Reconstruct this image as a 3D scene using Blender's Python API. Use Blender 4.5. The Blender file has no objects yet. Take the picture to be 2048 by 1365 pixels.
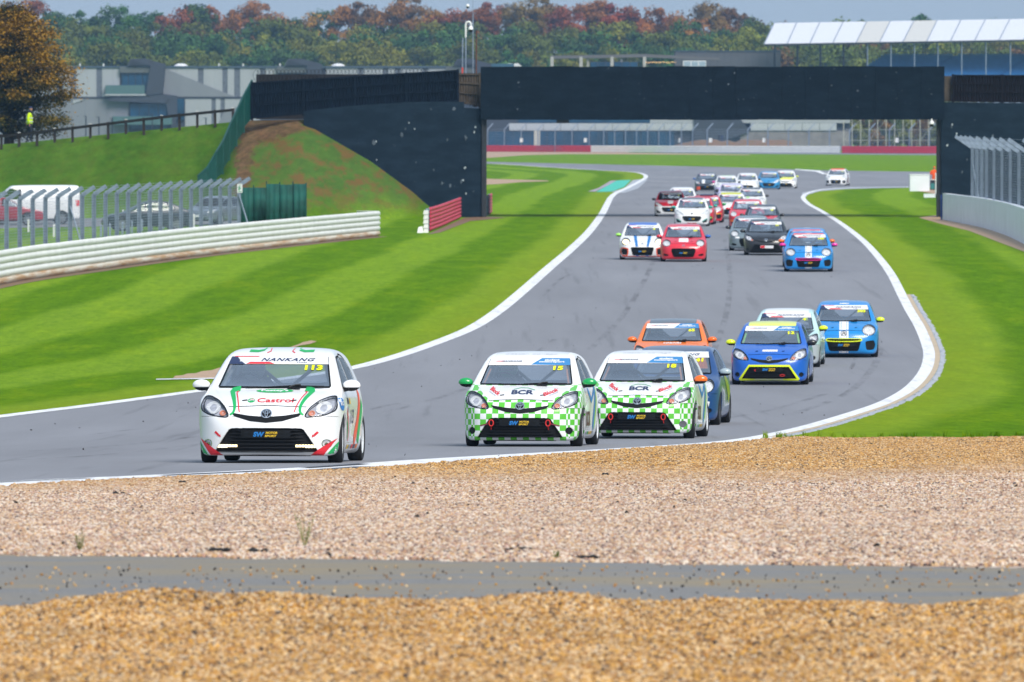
import bpy, bmesh, math, random
import numpy as np
from mathutils import Vector, Matrix, noise
from mathutils.geometry import tessellate_polygon
from mathutils.bvhtree import BVHTree
random.seed(7)
rnd = random.Random(11)
SC = bpy.context.scene
COL = SC.collection
R = math.radians

# ------------------------------------------------------------------ camera
FPX = 17067.0                      # focal length in pixels of the 2048 px wide photograph (300 mm on full frame)
CAMZ = 2.6
PITCH = math.atan(432.5 / FPX)
cam_d = bpy.data.cameras.new('camera'); cam = bpy.data.objects.new('camera', cam_d); COL.objects.link(cam)
cam_d.sensor_width = 36.0; cam_d.lens = 36.0 * FPX / 2048.0
cam.location = (0, 0, CAMZ); cam.rotation_euler = (math.pi / 2 - PITCH, 0, 0)
cam_d.clip_start = 0.5; cam_d.clip_end = 12000
cam_d.dof.use_dof = True; cam_d.dof.focus_distance = 112; cam_d.dof.aperture_fstop = 10
SC.camera = cam

# ------------------------------------------------------------------ sky, sun, exposure
SUN_EL, SUN_AZ = R(46), R(152)       # direction the light comes from: behind the camera, to the right
world = bpy.data.worlds.new('World'); SC.world = world; world.use_nodes = True
wn = world.node_tree; wn.nodes.clear()
w_out = wn.nodes.new('ShaderNodeOutputWorld'); w_bg = wn.nodes.new('ShaderNodeBackground')
w_sky = wn.nodes.new('ShaderNodeTexSky'); w_sky.sky_type = 'NISHITA'; w_sky.sun_disc = False
w_sky.sun_elevation = SUN_EL; w_sky.sun_rotation = SUN_AZ
w_sky.air_density = 1.0; w_sky.dust_density = 3.0; w_sky.ozone_density = 1.0; w_sky.altitude = 100
w_mix = wn.nodes.new('ShaderNodeMixRGB'); w_mix.inputs[0].default_value = 0.72
w_mix.inputs[2].default_value = (4.5, 5.8, 7.5, 1)     # even thin overcast over the blue
wn.links.new(w_sky.outputs[0], w_mix.inputs[1]); wn.links.new(w_mix.outputs[0], w_bg.inputs[0])
w_bg.inputs[1].default_value = 0.076
wn.links.new(w_bg.outputs[0], w_out.inputs[0])
sun_d = bpy.data.lights.new('sun', 'SUN'); sun = bpy.data.objects.new('sun', sun_d); COL.objects.link(sun)
sun_d.energy = 2.5; sun_d.angle = R(28); sun_d.color = (1.0, .95, .87)
sdir = Vector((math.sin(SUN_AZ) * math.cos(SUN_EL), math.cos(SUN_AZ) * math.cos(SUN_EL), math.sin(SUN_EL)))
sun.rotation_euler = sdir.to_track_quat('Z', 'Y').to_euler()
VS = SC.view_settings
VS.view_transform = 'Standard'; VS.look = 'None'; VS.gamma = 1; VS.use_curve_mapping = False; VS.exposure = 0.62
SC.cycles.use_denoising = True
SC.cycles.max_bounces = 8; SC.cycles.transparent_max_bounces = 24; SC.cycles.volume_bounces = 0
SC.cycles.caustics_reflective = False; SC.cycles.caustics_refractive = False

# ------------------------------------------------------------------ helpers
def srgb(h):
    h = h.lstrip('#'); c = [int(h[i:i + 2], 16) / 255 for i in (0, 2, 4)]
    return tuple(x / 12.92 if x <= .04045 else ((x + .055) / 1.055) ** 2.4 for x in c)

MATS = {}
def mat(name, col, rough=.6, metal=0.0, coat=0.0, var=.12, vscale=3.0, bump=0.0, bscale=20.0, spec=.5, emit=None):
    """procedural principled material: base colour varied by noise, optional bump"""
    if name in MATS: return MATS[name]
    if isinstance(col, str): col = srgb(col)
    m = bpy.data.materials.new(name); m.use_nodes = True; nt = m.node_tree; b = nt.nodes['Principled BSDF']
    b.inputs['Roughness'].default_value = rough; b.inputs['Metallic'].default_value = metal
    b.inputs['Coat Weight'].default_value = coat; b.inputs['Coat Roughness'].default_value = .06
    b.inputs['Specular IOR Level'].default_value = spec
    tc = nt.nodes.new('ShaderNodeTexCoord'); nz = nt.nodes.new('ShaderNodeTexNoise')
    nz.inputs['Scale'].default_value = vscale; nz.inputs['Detail'].default_value = 5
    nt.links.new(tc.outputs['Object'], nz.inputs['Vector'])
    mr = nt.nodes.new('ShaderNodeMapRange'); mr.inputs[1].default_value = .3; mr.inputs[2].default_value = .7
    mr.inputs[3].default_value = 1 - var; mr.inputs[4].default_value = 1 + var * .6
    nt.links.new(nz.outputs[0], mr.inputs[0])
    mx = nt.nodes.new('ShaderNodeVectorMath'); mx.operation = 'SCALE'; mx.inputs[0].default_value = col
    nt.links.new(mr.outputs[0], mx.inputs['Scale']); nt.links.new(mx.outputs[0], b.inputs['Base Color'])
    if bump:
        n2 = nt.nodes.new('ShaderNodeTexNoise'); n2.inputs['Scale'].default_value = bscale; n2.inputs['Detail'].default_value = 4
        nt.links.new(tc.outputs['Object'], n2.inputs['Vector'])
        bp = nt.nodes.new('ShaderNodeBump'); bp.inputs['Strength'].default_value = 1; bp.inputs['Distance'].default_value = bump
        nt.links.new(n2.outputs[0], bp.inputs['Height']); nt.links.new(bp.outputs[0], b.inputs['Normal'])
    if emit:
        b.inputs['Emission Color'].default_value = (*emit[0], 1); b.inputs['Emission Strength'].default_value = emit[1]
    MATS[name] = m
    return m

class N:
    """tiny node helper for hand-made materials"""
    def __init__(s, name):
        s.m = bpy.data.materials.new(name); s.m.use_nodes = True; s.t = s.m.node_tree; s.b = s.t.nodes['Principled BSDF']; MATS[name] = s.m
    def n(s, ty, **kw):
        o = s.t.nodes.new('ShaderNode' + ty)
        for k, v in kw.items():
            if k.startswith('i_'): o.inputs[int(k[2:])].default_value = v
            else: setattr(o, k, v)
        return o
    def l(s, a, b): s.t.links.new(a, b)
    def ramp(s, src, stops, interp='LINEAR'):
        r = s.t.nodes.new('ShaderNodeValToRGB'); r.color_ramp.interpolation = interp
        e = r.color_ramp.elements
        while len(e) < len(stops): e.new(.5)
        for k, (p, c) in enumerate(stops):
            e[k].position = p; e[k].color = (*c, 1) if len(c) == 3 else c
        s.l(src, r.inputs[0]); return r.outputs[0]
    def noise(s, vec, scale, detail=4, rough=.5):
        o = s.n('TexNoise'); o.inputs['Scale'].default_value = scale; o.inputs['Detail'].default_value = detail; o.inputs['Roughness'].default_value = rough
        if vec is not None: s.l(vec, o.inputs['Vector'])
        return o.outputs[0]
    def mix(s, fac, a, b, mode='MIX'):
        o = s.n('MixRGB', blend_type=mode)
        for i, v in ((0, fac), (1, a), (2, b)):
            if hasattr(v, 'is_output') or isinstance(v, bpy.types.NodeSocket): s.l(v, o.inputs[i])
            elif isinstance(v, (int, float)): o.inputs[i].default_value = v if i == 0 else (v, v, v, 1)
            else: o.inputs[i].default_value = (*v, 1)
        return o.outputs[0]
    def math(s, op, a, b=0.0, c=None):
        o = s.n('Math', operation=op)
        for i, v in ((0, a), (1, b), (2, c)):
            if v is None: continue
            if isinstance(v, bpy.types.NodeSocket): s.l(v, o.inputs[i])
            else: o.inputs[i].default_value = v
        return o.outputs[0]
    def mapped(s, src, scale=(1, 1, 1), rot=(0, 0, 0), loc=(0, 0, 0)):
        o = s.n('Mapping'); o.inputs['Scale'].default_value = scale; o.inputs['Rotation'].default_value = rot; o.inputs['Location'].default_value = loc
        s.l(src, o.inputs['Vector']); return o.outputs[0]

def tag(o, label=None, cat=None, group=None, kind=None):
    if label: o['label'] = label
    if cat: o['category'] = cat
    if group: o['group'] = group
    if kind: o['kind'] = kind
    return o

def mesh_ob(name, verts, faces, m, parent=None, smooth=False, loc=None):
    me = bpy.data.meshes.new(name); me.from_pydata([tuple(v) for v in verts], [], [tuple(f) for f in faces])
    if smooth: me.polygons.foreach_set('use_smooth', [True] * len(me.polygons))
    if m is not None: me.materials.append(m)
    me.update()
    o = bpy.data.objects.new(name, me); COL.objects.link(o)
    if parent is not None: o.parent = parent
    if loc is not None: o.location = loc
    return o

def bm_ob(name, bm, m, parent=None, smooth=False, loc=None):
    me = bpy.data.meshes.new(name); bm.to_mesh(me); bm.free()
    if smooth: me.polygons.foreach_set('use_smooth', [True] * len(me.polygons))
    if m is not None: me.materials.append(m)
    o = bpy.data.objects.new(name, me); COL.objects.link(o)
    if parent is not None: o.parent = parent
    if loc is not None: o.location = loc
    return o

def inst(o, parent=None, loc=None, rot=None, scale=None):
    c = o.copy(); COL.objects.link(c); c.parent = parent
    if loc is not None: c.location = loc
    if rot is not None: c.rotation_euler = rot
    if scale is not None: c.scale = scale
    return c

def empty(name, loc=(0, 0, 0), rot=(0, 0, 0)):
    e = bpy.data.objects.new(name, None); COL.objects.link(e); e.location = loc; e.rotation_euler = rot; e.empty_display_size = .3
    return e

class MB:
    """mesh builder"""
    def __init__(s): s.v = []; s.f = []
    def add(s, vs, fs):
        k = len(s.v); s.v += [tuple(v) for v in vs]; s.f += [tuple(i + k for i in f) for f in fs]; return s
    def box(s, x0, x1, y0, y1, z0, z1):
        return s.hexa([(x0, y0, z0), (x1, y0, z0), (x1, y1, z0), (x0, y1, z0)], [(x0, y0, z1), (x1, y0, z1), (x1, y1, z1), (x0, y1, z1)])
    def hexa(s, lo, hi):
        return s.add(list(lo) + list(hi), [(3, 2, 1, 0), (4, 5, 6, 7), (0, 1, 5, 4), (1, 2, 6, 5), (2, 3, 7, 6), (3, 0, 4, 7)])
    def bar(s, a, b, w, h=None, up=(0, 0, 1)):
        a, b = Vector(a), Vector(b); h = h or w; d = (b - a).normalized(); u = Vector(up)
        if abs(d.dot(u)) > .98: u = Vector((0, 1, 0))
        sx = d.cross(u).normalized() * w / 2; sz = d.cross(sx).normalized() * h / 2
        return s.hexa([a - sx - sz, a + sx - sz, a + sx + sz, a - sx + sz], [b - sx - sz, b + sx - sz, b + sx + sz, b - sx + sz])
    def tube(s, pts, r, n=8, cap=True):
        pts = [Vector(p) for p in pts]; rr = r if isinstance(r, (list, tuple)) else [r] * len(pts); k = len(s.v); prev = None
        for i, p in enumerate(pts):
            d = (pts[min(i + 1, len(pts) - 1)] - pts[max(i - 1, 0)]).normalized()
            u = Vector((0, 0, 1)) if abs(d.z) < .9 else Vector((1, 0, 0))
            if prev is not None: u = prev
            a = d.cross(u).normalized(); b = a.cross(d).normalized(); prev = b
            for j in range(n):
                t = 2 * math.pi * j / n; s.v.append(tuple(p + (a * math.cos(t) + b * math.sin(t)) * rr[i]))
        for i in range(len(pts) - 1):
            for j in range(n):
                q = (j + 1) % n; s.f.append((k + i * n + j, k + i * n + q, k + (i + 1) * n + q, k + (i + 1) * n + j))
        if cap:
            s.f.append(tuple(k + j for j in range(n))[::-1]); s.f.append(tuple(k + (len(pts) - 1) * n + j for j in range(n)))
        return s
    def prism(s, poly, d):
        """poly: list of 3D points of a face, extruded by vector d"""
        k = len(s.v); n = len(poly); d = Vector(d)
        s.v += [tuple(p) for p in poly] + [tuple(Vector(p) + d) for p in poly]
        s.f.append(tuple(range(k, k + n))); s.f.append(tuple(range(k + n, k + 2 * n))[::-1])
        for j in range(n):
            q = (j + 1) % n; s.f.append((k + q, k + j, k + n + j, k + n + q))
        return s
    def build(s, name, m, parent=None, smooth=False, loc=None):
        o = mesh_ob(name, s.v, s.f, m, parent, False, loc)
        bm = bmesh.new(); bm.from_mesh(o.data); bmesh.ops.recalc_face_normals(bm, faces=bm.faces); bm.to_mesh(o.data); bm.free()
        if smooth:
            o.data.polygons.foreach_set('use_smooth', [True] * len(o.data.polygons))
            try: o.data.set_sharp_from_angle(angle=R(40))
            except Exception: pass
        return o

# ------------------------------------------------------------------ the lie of the land
_T = [(-60, 2.6), (20, 2.6), (44, 2.585), (50, 2.6), (75, 3.28), (97, 3.9), (101.6, 4.03), (122, 4.62), (133, 4.9), (149, 5.25), (187, 5.73),
      (205, 5.80), (216, 5.78), (240, 5.6), (265, 5.36), (294, 5.1), (320, 5.03), (413, 4.93), (700, 4.9), (1500, 4.9), (3200, 4.9)]
def pchip(xs, ys, q):
    xs, ys, q = map(np.asarray, (xs, ys, q)); h = np.diff(xs); d = np.diff(ys) / h; m = np.zeros(len(xs))
    for i in range(1, len(xs) - 1):
        if d[i - 1] * d[i] > 0:
            w1, w2 = 2 * h[i] + h[i - 1], h[i] + 2 * h[i - 1]; m[i] = (w1 + w2) / (w1 / d[i - 1] + w2 / d[i])
    k = np.clip(np.searchsorted(xs, q) - 1, 0, len(xs) - 2); t = (q - xs[k]) / h[k]
    return ((1 + 2 * t) * (1 - t) ** 2 * ys[k] + t * (1 - t) ** 2 * h[k] * m[k] + t * t * (3 - 2 * t) * ys[k + 1] + t * t * (t - 1) * h[k] * m[k + 1])
ROWS = np.concatenate([np.arange(-60, 20, 20), np.arange(20, 60, 2), np.arange(60, 135, 1.5), np.arange(135, 320, 3), np.arange(320, 425, 5),
                       np.arange(425, 500, 2.5), np.arange(500, 700, 10), np.arange(700, 1700, 50), np.arange(1700, 3201, 300)]).astype(float)
ZR = CAMZ - pchip([a for a, b in _T], [b for a, b in _T], ROWS)
def gz(y): return float(np.interp(y, ROWS, ZR))
def slope(y): return math.atan((gz(y + 1.5) - gz(y - 1.5)) / 3.0)

ZFAR = gz(700)
def bank(x, y):
    """height of the earth bank that carries the road to the bridge, above the flat ground"""
    if x > -3.0 or y < 425 or y > 560: 
        # right-hand bank, behind the right abutment
        if x > 26.0 and 455 < y < 520: return 5.2 * min(1, (x - 26) / 1.5) * min(1, (y - 455) / 1.0) * min(1, (520 - y) / 20)
        return 0.0
    hw = np.interp(x, [-60, -40, -28, -14.2, -11.0, -7.5, -5.2, -3.5], [2.0, 3.0, 3.85, 5.15, 5.2, 3.2, 1.55, 0])
    yc = np.interp(x, [-60, -28, -14.2, -11], [500, 474, 457, 454.4])
    sl = np.interp(x, [-28, -15, -12], [.30, .42, .50])
    f = min(1.0, max(0.0, (y - (yc - hw / sl)) / (hw / sl))) if hw > 0 else 0.0
    f = f * f * (3 - 2 * f) * .35 + f * .65
    h = hw * f
    if x > -11 and y > 454.8: h = max(h, 0)
    if y > 520: h *= max(0, (560 - y) / 40)
    return float(h)

def ray(px, py):
    v = (682.5 - py) / FPX; dy = math.cos(PITCH) + v * math.sin(PITCH); dz = -math.sin(PITCH) + v * math.cos(PITCH)
    return ((px - 1024) / FPX) / dy, dz / dy
def W(px, py, D):
    a, b = ray(px, py); return Vector((a * D, D, CAMZ + b * D))
_FINE = np.arange(20, 3000, .25); _FZ = np.interp(_FINE, ROWS, ZR)
def G(px, py, dz=0.0):
    """point of the ground that shows at a pixel of the photograph"""
    a, b = ray(px, py); k = int(np.argmax(CAMZ + b * _FINE <= _FZ)); D = _FINE[k]
    if k > 0:
        e0 = CAMZ + b * _FINE[k - 1] - _FZ[k - 1]; e1 = CAMZ + b * _FINE[k] - _FZ[k]; D = _FINE[k - 1] + .25 * e0 / (e0 - e1) if e0 != e1 else D
    return Vector((a * D, D, gz(D) + dz))
def GX(px, D, dz=0.0):
    a, _ = ray(px, 400); return Vector((a * D, D, gz(D) + dz))

def resample(pts, step):
    out = []; pts = [Vector((p[0], p[1])) for p in pts]
    def cr(p0, p1, p2, p3, t):
        return .5 * ((2 * p1) + (p2 - p0) * t + (2 * p0 - 5 * p1 + 4 * p2 - p3) * t * t + (3 * p1 - p0 - 3 * p2 + p3) * t ** 3)
    for i in range(len(pts) - 1):
        p0 = pts[max(i - 1, 0)]; p3 = pts[min(i + 2, len(pts) - 1)]; n = max(2, int((pts[i + 1] - pts[i]).length / step))
        for k in range(n): out.append(cr(p0, pts[i], pts[i + 1], p3, k / n))
    out.append(pts[-1]); return out
def pxline(pts, step=8): return [G(p.x, p.y).xy for p in resample(pts, step)]
def offset(line, d):
    out = []
    for i, p in enumerate(line):
        t = (line[min(i + 1, len(line) - 1)] - line[max(i - 1, 0)]); t.normalize() if t.length else None
        out.append(p + Vector((-t.y, t.x)) * d)
    return out

def sheet(name, poly, m, dz, kind='structure', parent=None, rowstep=1):
    """flat ground sheet draped dz above the ground: cut at every row of the terrain so that it stays parallel to it"""
    P = [(float(p[0]), float(p[1])) for p in poly]; n = len(P); ys = [p[1] for p in P]; y0, y1 = min(ys), max(ys)
    br = np.array(sorted(set(ys) | {float(r) for r in ROWS if y0 < r < y1})); v = []; f = []
    E = [(P[i], P[(i + 1) % n]) for i in range(n) if P[i][1] != P[(i + 1) % n][1]]
    for ya, yb in zip(br[:-1], br[1:]):
        if yb - ya < 1e-6: continue
        ym = (ya + yb) / 2; hit = []
        for p, q in E:
            if (p[1] > ym) != (q[1] > ym):
                fx = lambda y: p[0] + (q[0] - p[0]) * (y - p[1]) / (q[1] - p[1])
                hit.append((fx(ym), fx(ya), fx(yb)))
        hit.sort()
        for h0, h1 in zip(hit[::2], hit[1::2]):
            k = len(v); v += [(h0[1], ya, gz(ya) + dz), (h1[1], ya, gz(ya) + dz), (h1[2], yb, gz(yb) + dz), (h0[2], yb, gz(yb) + dz)]; f.append((k, k + 1, k + 2, k + 3))
    bm = bmesh.new(); me_ = bpy.data.meshes.new('tmp'); me_.from_pydata(v, [], f); bm.from_mesh(me_); bpy.data.meshes.remove(me_)
    o = bm_ob(name, bm, m, parent)
    if kind and parent is None: o['kind'] = kind
    return o
def band(name, line, w0, w1, m, dz, kind='structure', raise_=0.0, parent=None):
    """strip between two offsets of a plan line, following the ground; one quad row per line segment, cut at terrain rows"""
    a = offset(line, w0); b = offset(line, w1); bm = bmesh.new()
    va = [bm.verts.new((p.x, p.y, 0)) for p in a]; vb = [bm.verts.new((p.x, p.y, raise_)) for p in b]
    for i in range(len(a) - 1):
        try: bm.faces.new((va[i], va[i + 1], vb[i + 1], vb[i]))
        except ValueError: pass
    ys = [v.co.y for v in bm.verts]
    for r in ROWS:
        if min(ys) < r < max(ys):
            bmesh.ops.bisect_plane(bm, geom=bm.verts[:] + bm.edges[:] + bm.faces[:], dist=1e-5, plane_co=(0, r, 0), plane_no=(0, 1, 0))
    for v in bm.verts: v.co.z = gz(v.co.y) + dz + v.co.z
    bmesh.ops.recalc_face_normals(bm, faces=bm.faces)
    if sum(fc.normal.z for fc in bm.faces) < 0: bmesh.ops.reverse_faces(bm, faces=bm.faces)
    o = bm_ob(name, bm, m, parent)
    if kind and parent is None: o['kind'] = kind
    return o
# ------------------------------------------------------------------ plan of the circuit, from the photograph
L_PX = [(-420, 893), (0, 837), (200, 812), (400, 785), (560, 762), (700, 741), (800, 716), (900, 681), (960, 655), (1010, 622), (1060, 580), (1110, 535), (1150, 500),
        (1185, 465), (1210, 430), (1222, 405), (1232, 390), (1262, 375), (1288, 361), (1296, 354), (1288, 348), (1262, 344), (1200, 341), (1100, 335), (975, 327.5), (700, 318), (300, 312)]
F_PX = [(300, 310), (700, 317), (975, 324), (1240, 330), (1500, 336), (1640, 341), (1870, 344.5), (2200, 350)]
R_PX = [(2200, 371), (1870, 374), (1760, 374.5), (1690, 376), (1640, 380), (1612, 387), (1602, 395), (1612, 408), (1640, 424), (1680, 450), (1720, 482), (1750, 515), (1775, 550),
        (1795, 590), (1810, 620), (1830, 655), (1844, 690), (1848, 715), (1838, 745), (1808, 778), (1760, 805), (1700, 826), (1600, 855), (1500, 876), (1400, 888), (1200, 901),
        (1000, 912), (800, 924), (600, 938), (300, 953), (0, 966), (-420, 990)]
EDGE_L, EDGE_F, EDGE_R = pxline(L_PX), pxline(F_PX, 30), pxline(R_PX)
R_KERB = pxline([p for p in R_PX if p in ((1795, 590),)] + R_PX[14:24], 6)

def seg_dist(px, py, line):
    best = np.full(px.shape, 1e9)
    for a, b in zip(line[:-1:1], line[1::1]):
        dx, dy = b.x - a.x, b.y - a.y; L2 = dx * dx + dy * dy + 1e-12
        t = np.clip(((px - a.x) * dx + (py - a.y) * dy) / L2, 0, 1)
        best = np.minimum(best, np.hypot(px - a.x - t * dx, py - a.y - t * dy))
    return best

def grass_material():
    k = N('mown grass'); g = k.n('NewGeometry'); pos = g.outputs['Position']
    a1 = k.n('Attribute', attribute_name='mow'); a2 = k.n('Attribute', attribute_name='mow', attribute_type='INSTANCER')
    ab = k.n('Attribute', attribute_name='bank')
    mow = k.math('ADD', a1.outputs['Fac'], a2.outputs['Fac'])
    wob = k.noise(k.mapped(pos, (.25, .04, .25)), 1.0, 3)
    m2 = k.math('ADD', mow, k.math('MULTIPLY', wob, 1.6))
    ph = k.math('SINE', k.math('MULTIPLY', m2, 2 * math.pi / 5.6))
    st = k.n('MapRange', interpolation_type='SMOOTHSTEP'); st.inputs[1].default_value = -.45; st.inputs[2].default_value = .45
    k.l(ph, st.inputs[0])
    dark = (.085, .200, .0005); light = (.190, .330, .022)
    c = k.mix(st.outputs[0], dark, light)
    n1 = k.noise(k.mapped(pos, (.9, .12, .9)), 1.0, 6, .62)
    c = k.mix(k.math('MULTIPLY', n1, .6), c, k.ramp(n1, [(.3, (.060, .140, .0005)), (.52, (.145, .275, .001)), (.75, (.28, .37, .003))]))
    n2 = k.noise(pos, 9.0, 3, .7)
    c = k.mix(.8, c, k.mix(1.0, c, k.ramp(n2, [(.3, (.55, .62, .55)), (.62, (1.25, 1.18, 1.1))]), 'MULTIPLY')); c = k.mix(.6, c, k.mix(1.0, c, k.ramp(k.noise(k.mapped(pos, (3.2, .5, 3)), 1.0, 5, .7), [(.35, (.7, .78, .6)), (.65, (1.22, 1.12, 1.2))]), 'MULTIPLY'))
    # a rougher, yellower fringe next to the asphalt
    fr = k.n('MapRange', interpolation_type='SMOOTHSTEP'); fr.inputs[1].default_value = .3; fr.inputs[2].default_value = 3.2; fr.inputs[3].default_value = .75; fr.inputs[4].default_value = 0.0
    k.l(mow, fr.inputs[0])
    c = k.mix(k.math('MULTIPLY', fr.outputs[0], k.noise(k.mapped(pos, (1.5, .3, 1.5)), 1.0, 5, .7)), c, (.23, .27, .012))
    # worn brown patches, mostly on the bank
    nb = k.noise(k.mapped(pos, (1.1, .55, 1.4)), 1.0, 6, .68)
    bf = k.math('MULTIPLY', ab.outputs['Fac'], k.n('MapRange', interpolation_type='SMOOTHSTEP').outputs[0]); mr = bf.node.inputs[1].links[0].from_node
    mr.inputs[1].default_value = .44; mr.inputs[2].default_value = .62; k.l(nb, mr.inputs[0])
    c = k.mix(k.math('MULTIPLY', ab.outputs['Fac'], .75), c, k.ramp(k.noise(k.mapped(pos, (1.2, .6, 2.5)), 1.0, 6, .7), [(.35, (.030, .080, .008)), (.6, (.060, .150, .014)), (.75, (.11, .18, .03))]))
    sxb = k.n('SeparateXYZ'); k.l(pos, sxb.inputs[0]); conem = k.n('MapRange', interpolation_type='SMOOTHSTEP'); conem.inputs[1].default_value = -15.5; conem.inputs[2].default_value = -13; conem.inputs[3].default_value = .12; conem.inputs[4].default_value = .8; k.l(sxb.outputs[0], conem.inputs[0])
    c = k.mix(k.math('MULTIPLY', ab.outputs['Fac'], k.math('MULTIPLY', conem.outputs[0], .55)), c, (.070, .115, .045))
    c = k.mix(k.math('MULTIPLY', bf, conem.outputs[0]), c, (.17, .085, .035))
    # trodden earth: a path beside the green fence and the worn top of the cone
    sy_ = sxb.outputs[1]; sx_ = sxb.outputs[0]; nz = k.noise(k.mapped(pos, (1.6, .9, 2)), 1.0, 6, .7)
    pth = k.math('SUBTRACT', 1.15, k.math('MULTIPLY', k.math('ABSOLUTE', k.math('ADD', sx_, 14.2)), 1.25))
    top_ = k.math('MULTIPLY', k.math('SUBTRACT', sy_, 452.6), .8); top_ = k.math('MINIMUM', top_, k.math('MULTIPLY', k.math('ADD', sx_, 15.0), 1.2)); top_ = k.math('MINIMUM', top_, k.math('MULTIPLY', k.math('SUBTRACT', -10.6, sx_), 1.0))
    e_ = k.math('ADD', k.math('MAXIMUM', k.math('MINIMUM', pth, 1.0), k.math('MINIMUM', top_, 1.0)), k.math('MULTIPLY', k.math('SUBTRACT', nz, .5), 2.6))
    em = k.n('MapRange', interpolation_type='SMOOTHSTEP'); em.inputs[1].default_value = .25; em.inputs[2].default_value = .85; k.l(e_, em.inputs[0])
    onb = k.math('MULTIPLY', em.outputs[0], k.math('MULTIPLY', k.math('MULTIPLY', k.math('GREATER_THAN', ab.outputs['Fac'], .04), k.math('LESS_THAN', sy_, 470.0)), k.math('GREATER_THAN', sx_, -16.5)))
    c = k.mix(k.math('MULTIPLY', onb, .9), c, k.ramp(k.noise(pos, 2.5, 4, .7), [(.35, (.085, .05, .028)), (.65, (.19, .105, .06))]))
    n3 = k.noise(pos, 1.7, 5, .7)
    bare = k.ramp(n3, [(.70, (0, 0, 0)), (.78, (1, 1, 1))])
    c = k.mix(k.math('MULTIPLY', bare, .5), c, (.12, .09, .03))
    k.l(c, k.b.inputs['Base Color']); k.b.inputs['Roughness'].default_value = .95; k.b.inputs['Specular IOR Level'].default_value = .03
    bp = k.n('Bump'); bp.inputs['Distance'].default_value = .03; k.l(k.noise(pos, 22, 4, .7), bp.inputs['Height']); k.l(bp.outputs[0], k.b.inputs['Normal'])
    return k.m
M_GRASS = grass_material()

def asphalt_material(name, base, tint=(1, 1, 1), streak=.25, dirt=None, grain=.35):
    k = N(name); g = k.n('NewGeometry'); pos = g.outputs['Position']
    n1 = k.noise(k.mapped(pos, (.55, .035, 1), (0, 0, R(4))), 1.0, 5, .6)
    n2 = k.noise(pos, 45.0, 2, .6); n3 = k.noise(k.mapped(pos, (.12, .02, 1)), 1.0, 3)
    n4 = k.noise(k.mapped(pos, (3.2, .05, 1), (0, 0, R(-6))), 1.0, 3, .55)
    v = k.math('ADD', k.math('MULTIPLY', k.math('SUBTRACT', n1, .5), streak * 1.4), 1.0)
    v = k.math('ADD', v, k.math('MULTIPLY', k.math('SUBTRACT', n2, .5), grain))
    v = k.math('ADD', v, k.math('MULTIPLY', k.math('SUBTRACT', n3, .5), .25))
    v = k.math('SUBTRACT', v, k.math('MULTIPLY', k.ramp(n4, [(.6, (0, 0, 0)), (.72, (1, 1, 1))]), streak * .5))
    o = k.n('VectorMath', operation='SCALE'); o.inputs[0].default_value = tuple(base * t for t in tint); k.l(v, o.inputs['Scale'])
    c = o.outputs[0]
    if dirt: c = k.mix(k.ramp(k.noise(k.mapped(pos, (.35, 1.1, 1)), 1.0, 6, .7), [(.44, (0, 0, 0)), (.62, (.8, .8, .8))]), c, dirt)
    k.l(c, k.b.inputs['Base Color']); k.b.inputs['Roughness'].default_value = .85; k.b.inputs['Specular IOR Level'].default_value = .3
    bp = k.n('Bump'); bp.inputs['Distance'].default_value = .004; k.l(n2, bp.inputs['Height']); k.l(bp.outputs[0], k.b.inputs['Normal'])
    return k.m
M_TRACK = asphalt_material('race track asphalt', .225, (.97, .99, 1.09), .34)
M_ROAD = asphalt_material('service road asphalt', .19, (1.02, 1.0, .98), .2, (.27, .215, .13), .9)
M_PARK = asphalt_material('car park tarmac', .20, (1, 1, 1.03))

def paint_material(name, col, wear=(.3, .3, .32), amt=.5, vec=(2.5, .5, 1)):
    k = N(name); pos = k.n('NewGeometry').outputs['Position']
    n = k.noise(k.mapped(pos, vec), 1.0, 6, .7)
    c = k.mix(k.ramp(n, [(.5, (0, 0, 0)), (.72, (amt, amt, amt))]), col, wear)
    k.l(c, k.b.inputs['Base Color']); k.b.inputs['Roughness'].default_value = .6
    return k.m
M_WHITE_LINE = paint_material('white line paint', (.80, .80, .82), (.34, .34, .36), .6, (3.5, .35, 1))
M_KERB_BEIGE = paint_material('sandy kerb concrete', (.52, .40, .26), (.36, .3, .22))
M_KERB_GREY = paint_material('grey kerb blocks', (.38, .40, .44), (.20, .21, .23))
M_KERB_DARK = paint_material('black kerb paint', (.035, .04, .055), (.2, .2, .2), .4)
M_TEAL = paint_material('teal kerb paint', (.04, .50, .36), (.2, .4, .34))
M_DIRT = paint_material('bare brown earth', (.20, .11, .06), (.10, .12, .035), .95, (2.2, 1.4, 3))

# ---- terrain: grass sheet to the horizon with the bridge bank
XS = np.concatenate([np.array([-600, -400, -250, -160, -110, -80]), np.arange(-60, -30, 2), np.arange(-30, 30, .75), np.arange(30, 60, 2), np.array([60, 80, 110, 160, 250, 400, 600])]).astype(float)
nx, ny = len(XS), len(ROWS)
GXX, GYY = np.meshgrid(XS, ROWS)
ZZ = np.interp(GYY, ROWS, ZR)
BK = np.array([[bank(x, y) for x in XS] if 420 < y < 565 else [0.0] * nx for y in ROWS])
vx = np.stack([GXX.ravel(), GYY.ravel(), (ZZ + BK).ravel()], 1)
fs = [(j * nx + i, j * nx + i + 1, (j + 1) * nx + i + 1, (j + 1) * nx + i) for j in range(ny - 1) for i in range(nx - 1)]
M_SUB = 3
dl = seg_dist(GXX.ravel(), GYY.ravel(), EDGE_L[::M_SUB] + [EDGE_L[-1]]); dr = seg_dist(GXX.ravel(), GYY.ravel(), EDGE_R[::M_SUB] + [EDGE_R[-1]])
MOW = np.minimum(dl, dr)
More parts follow.
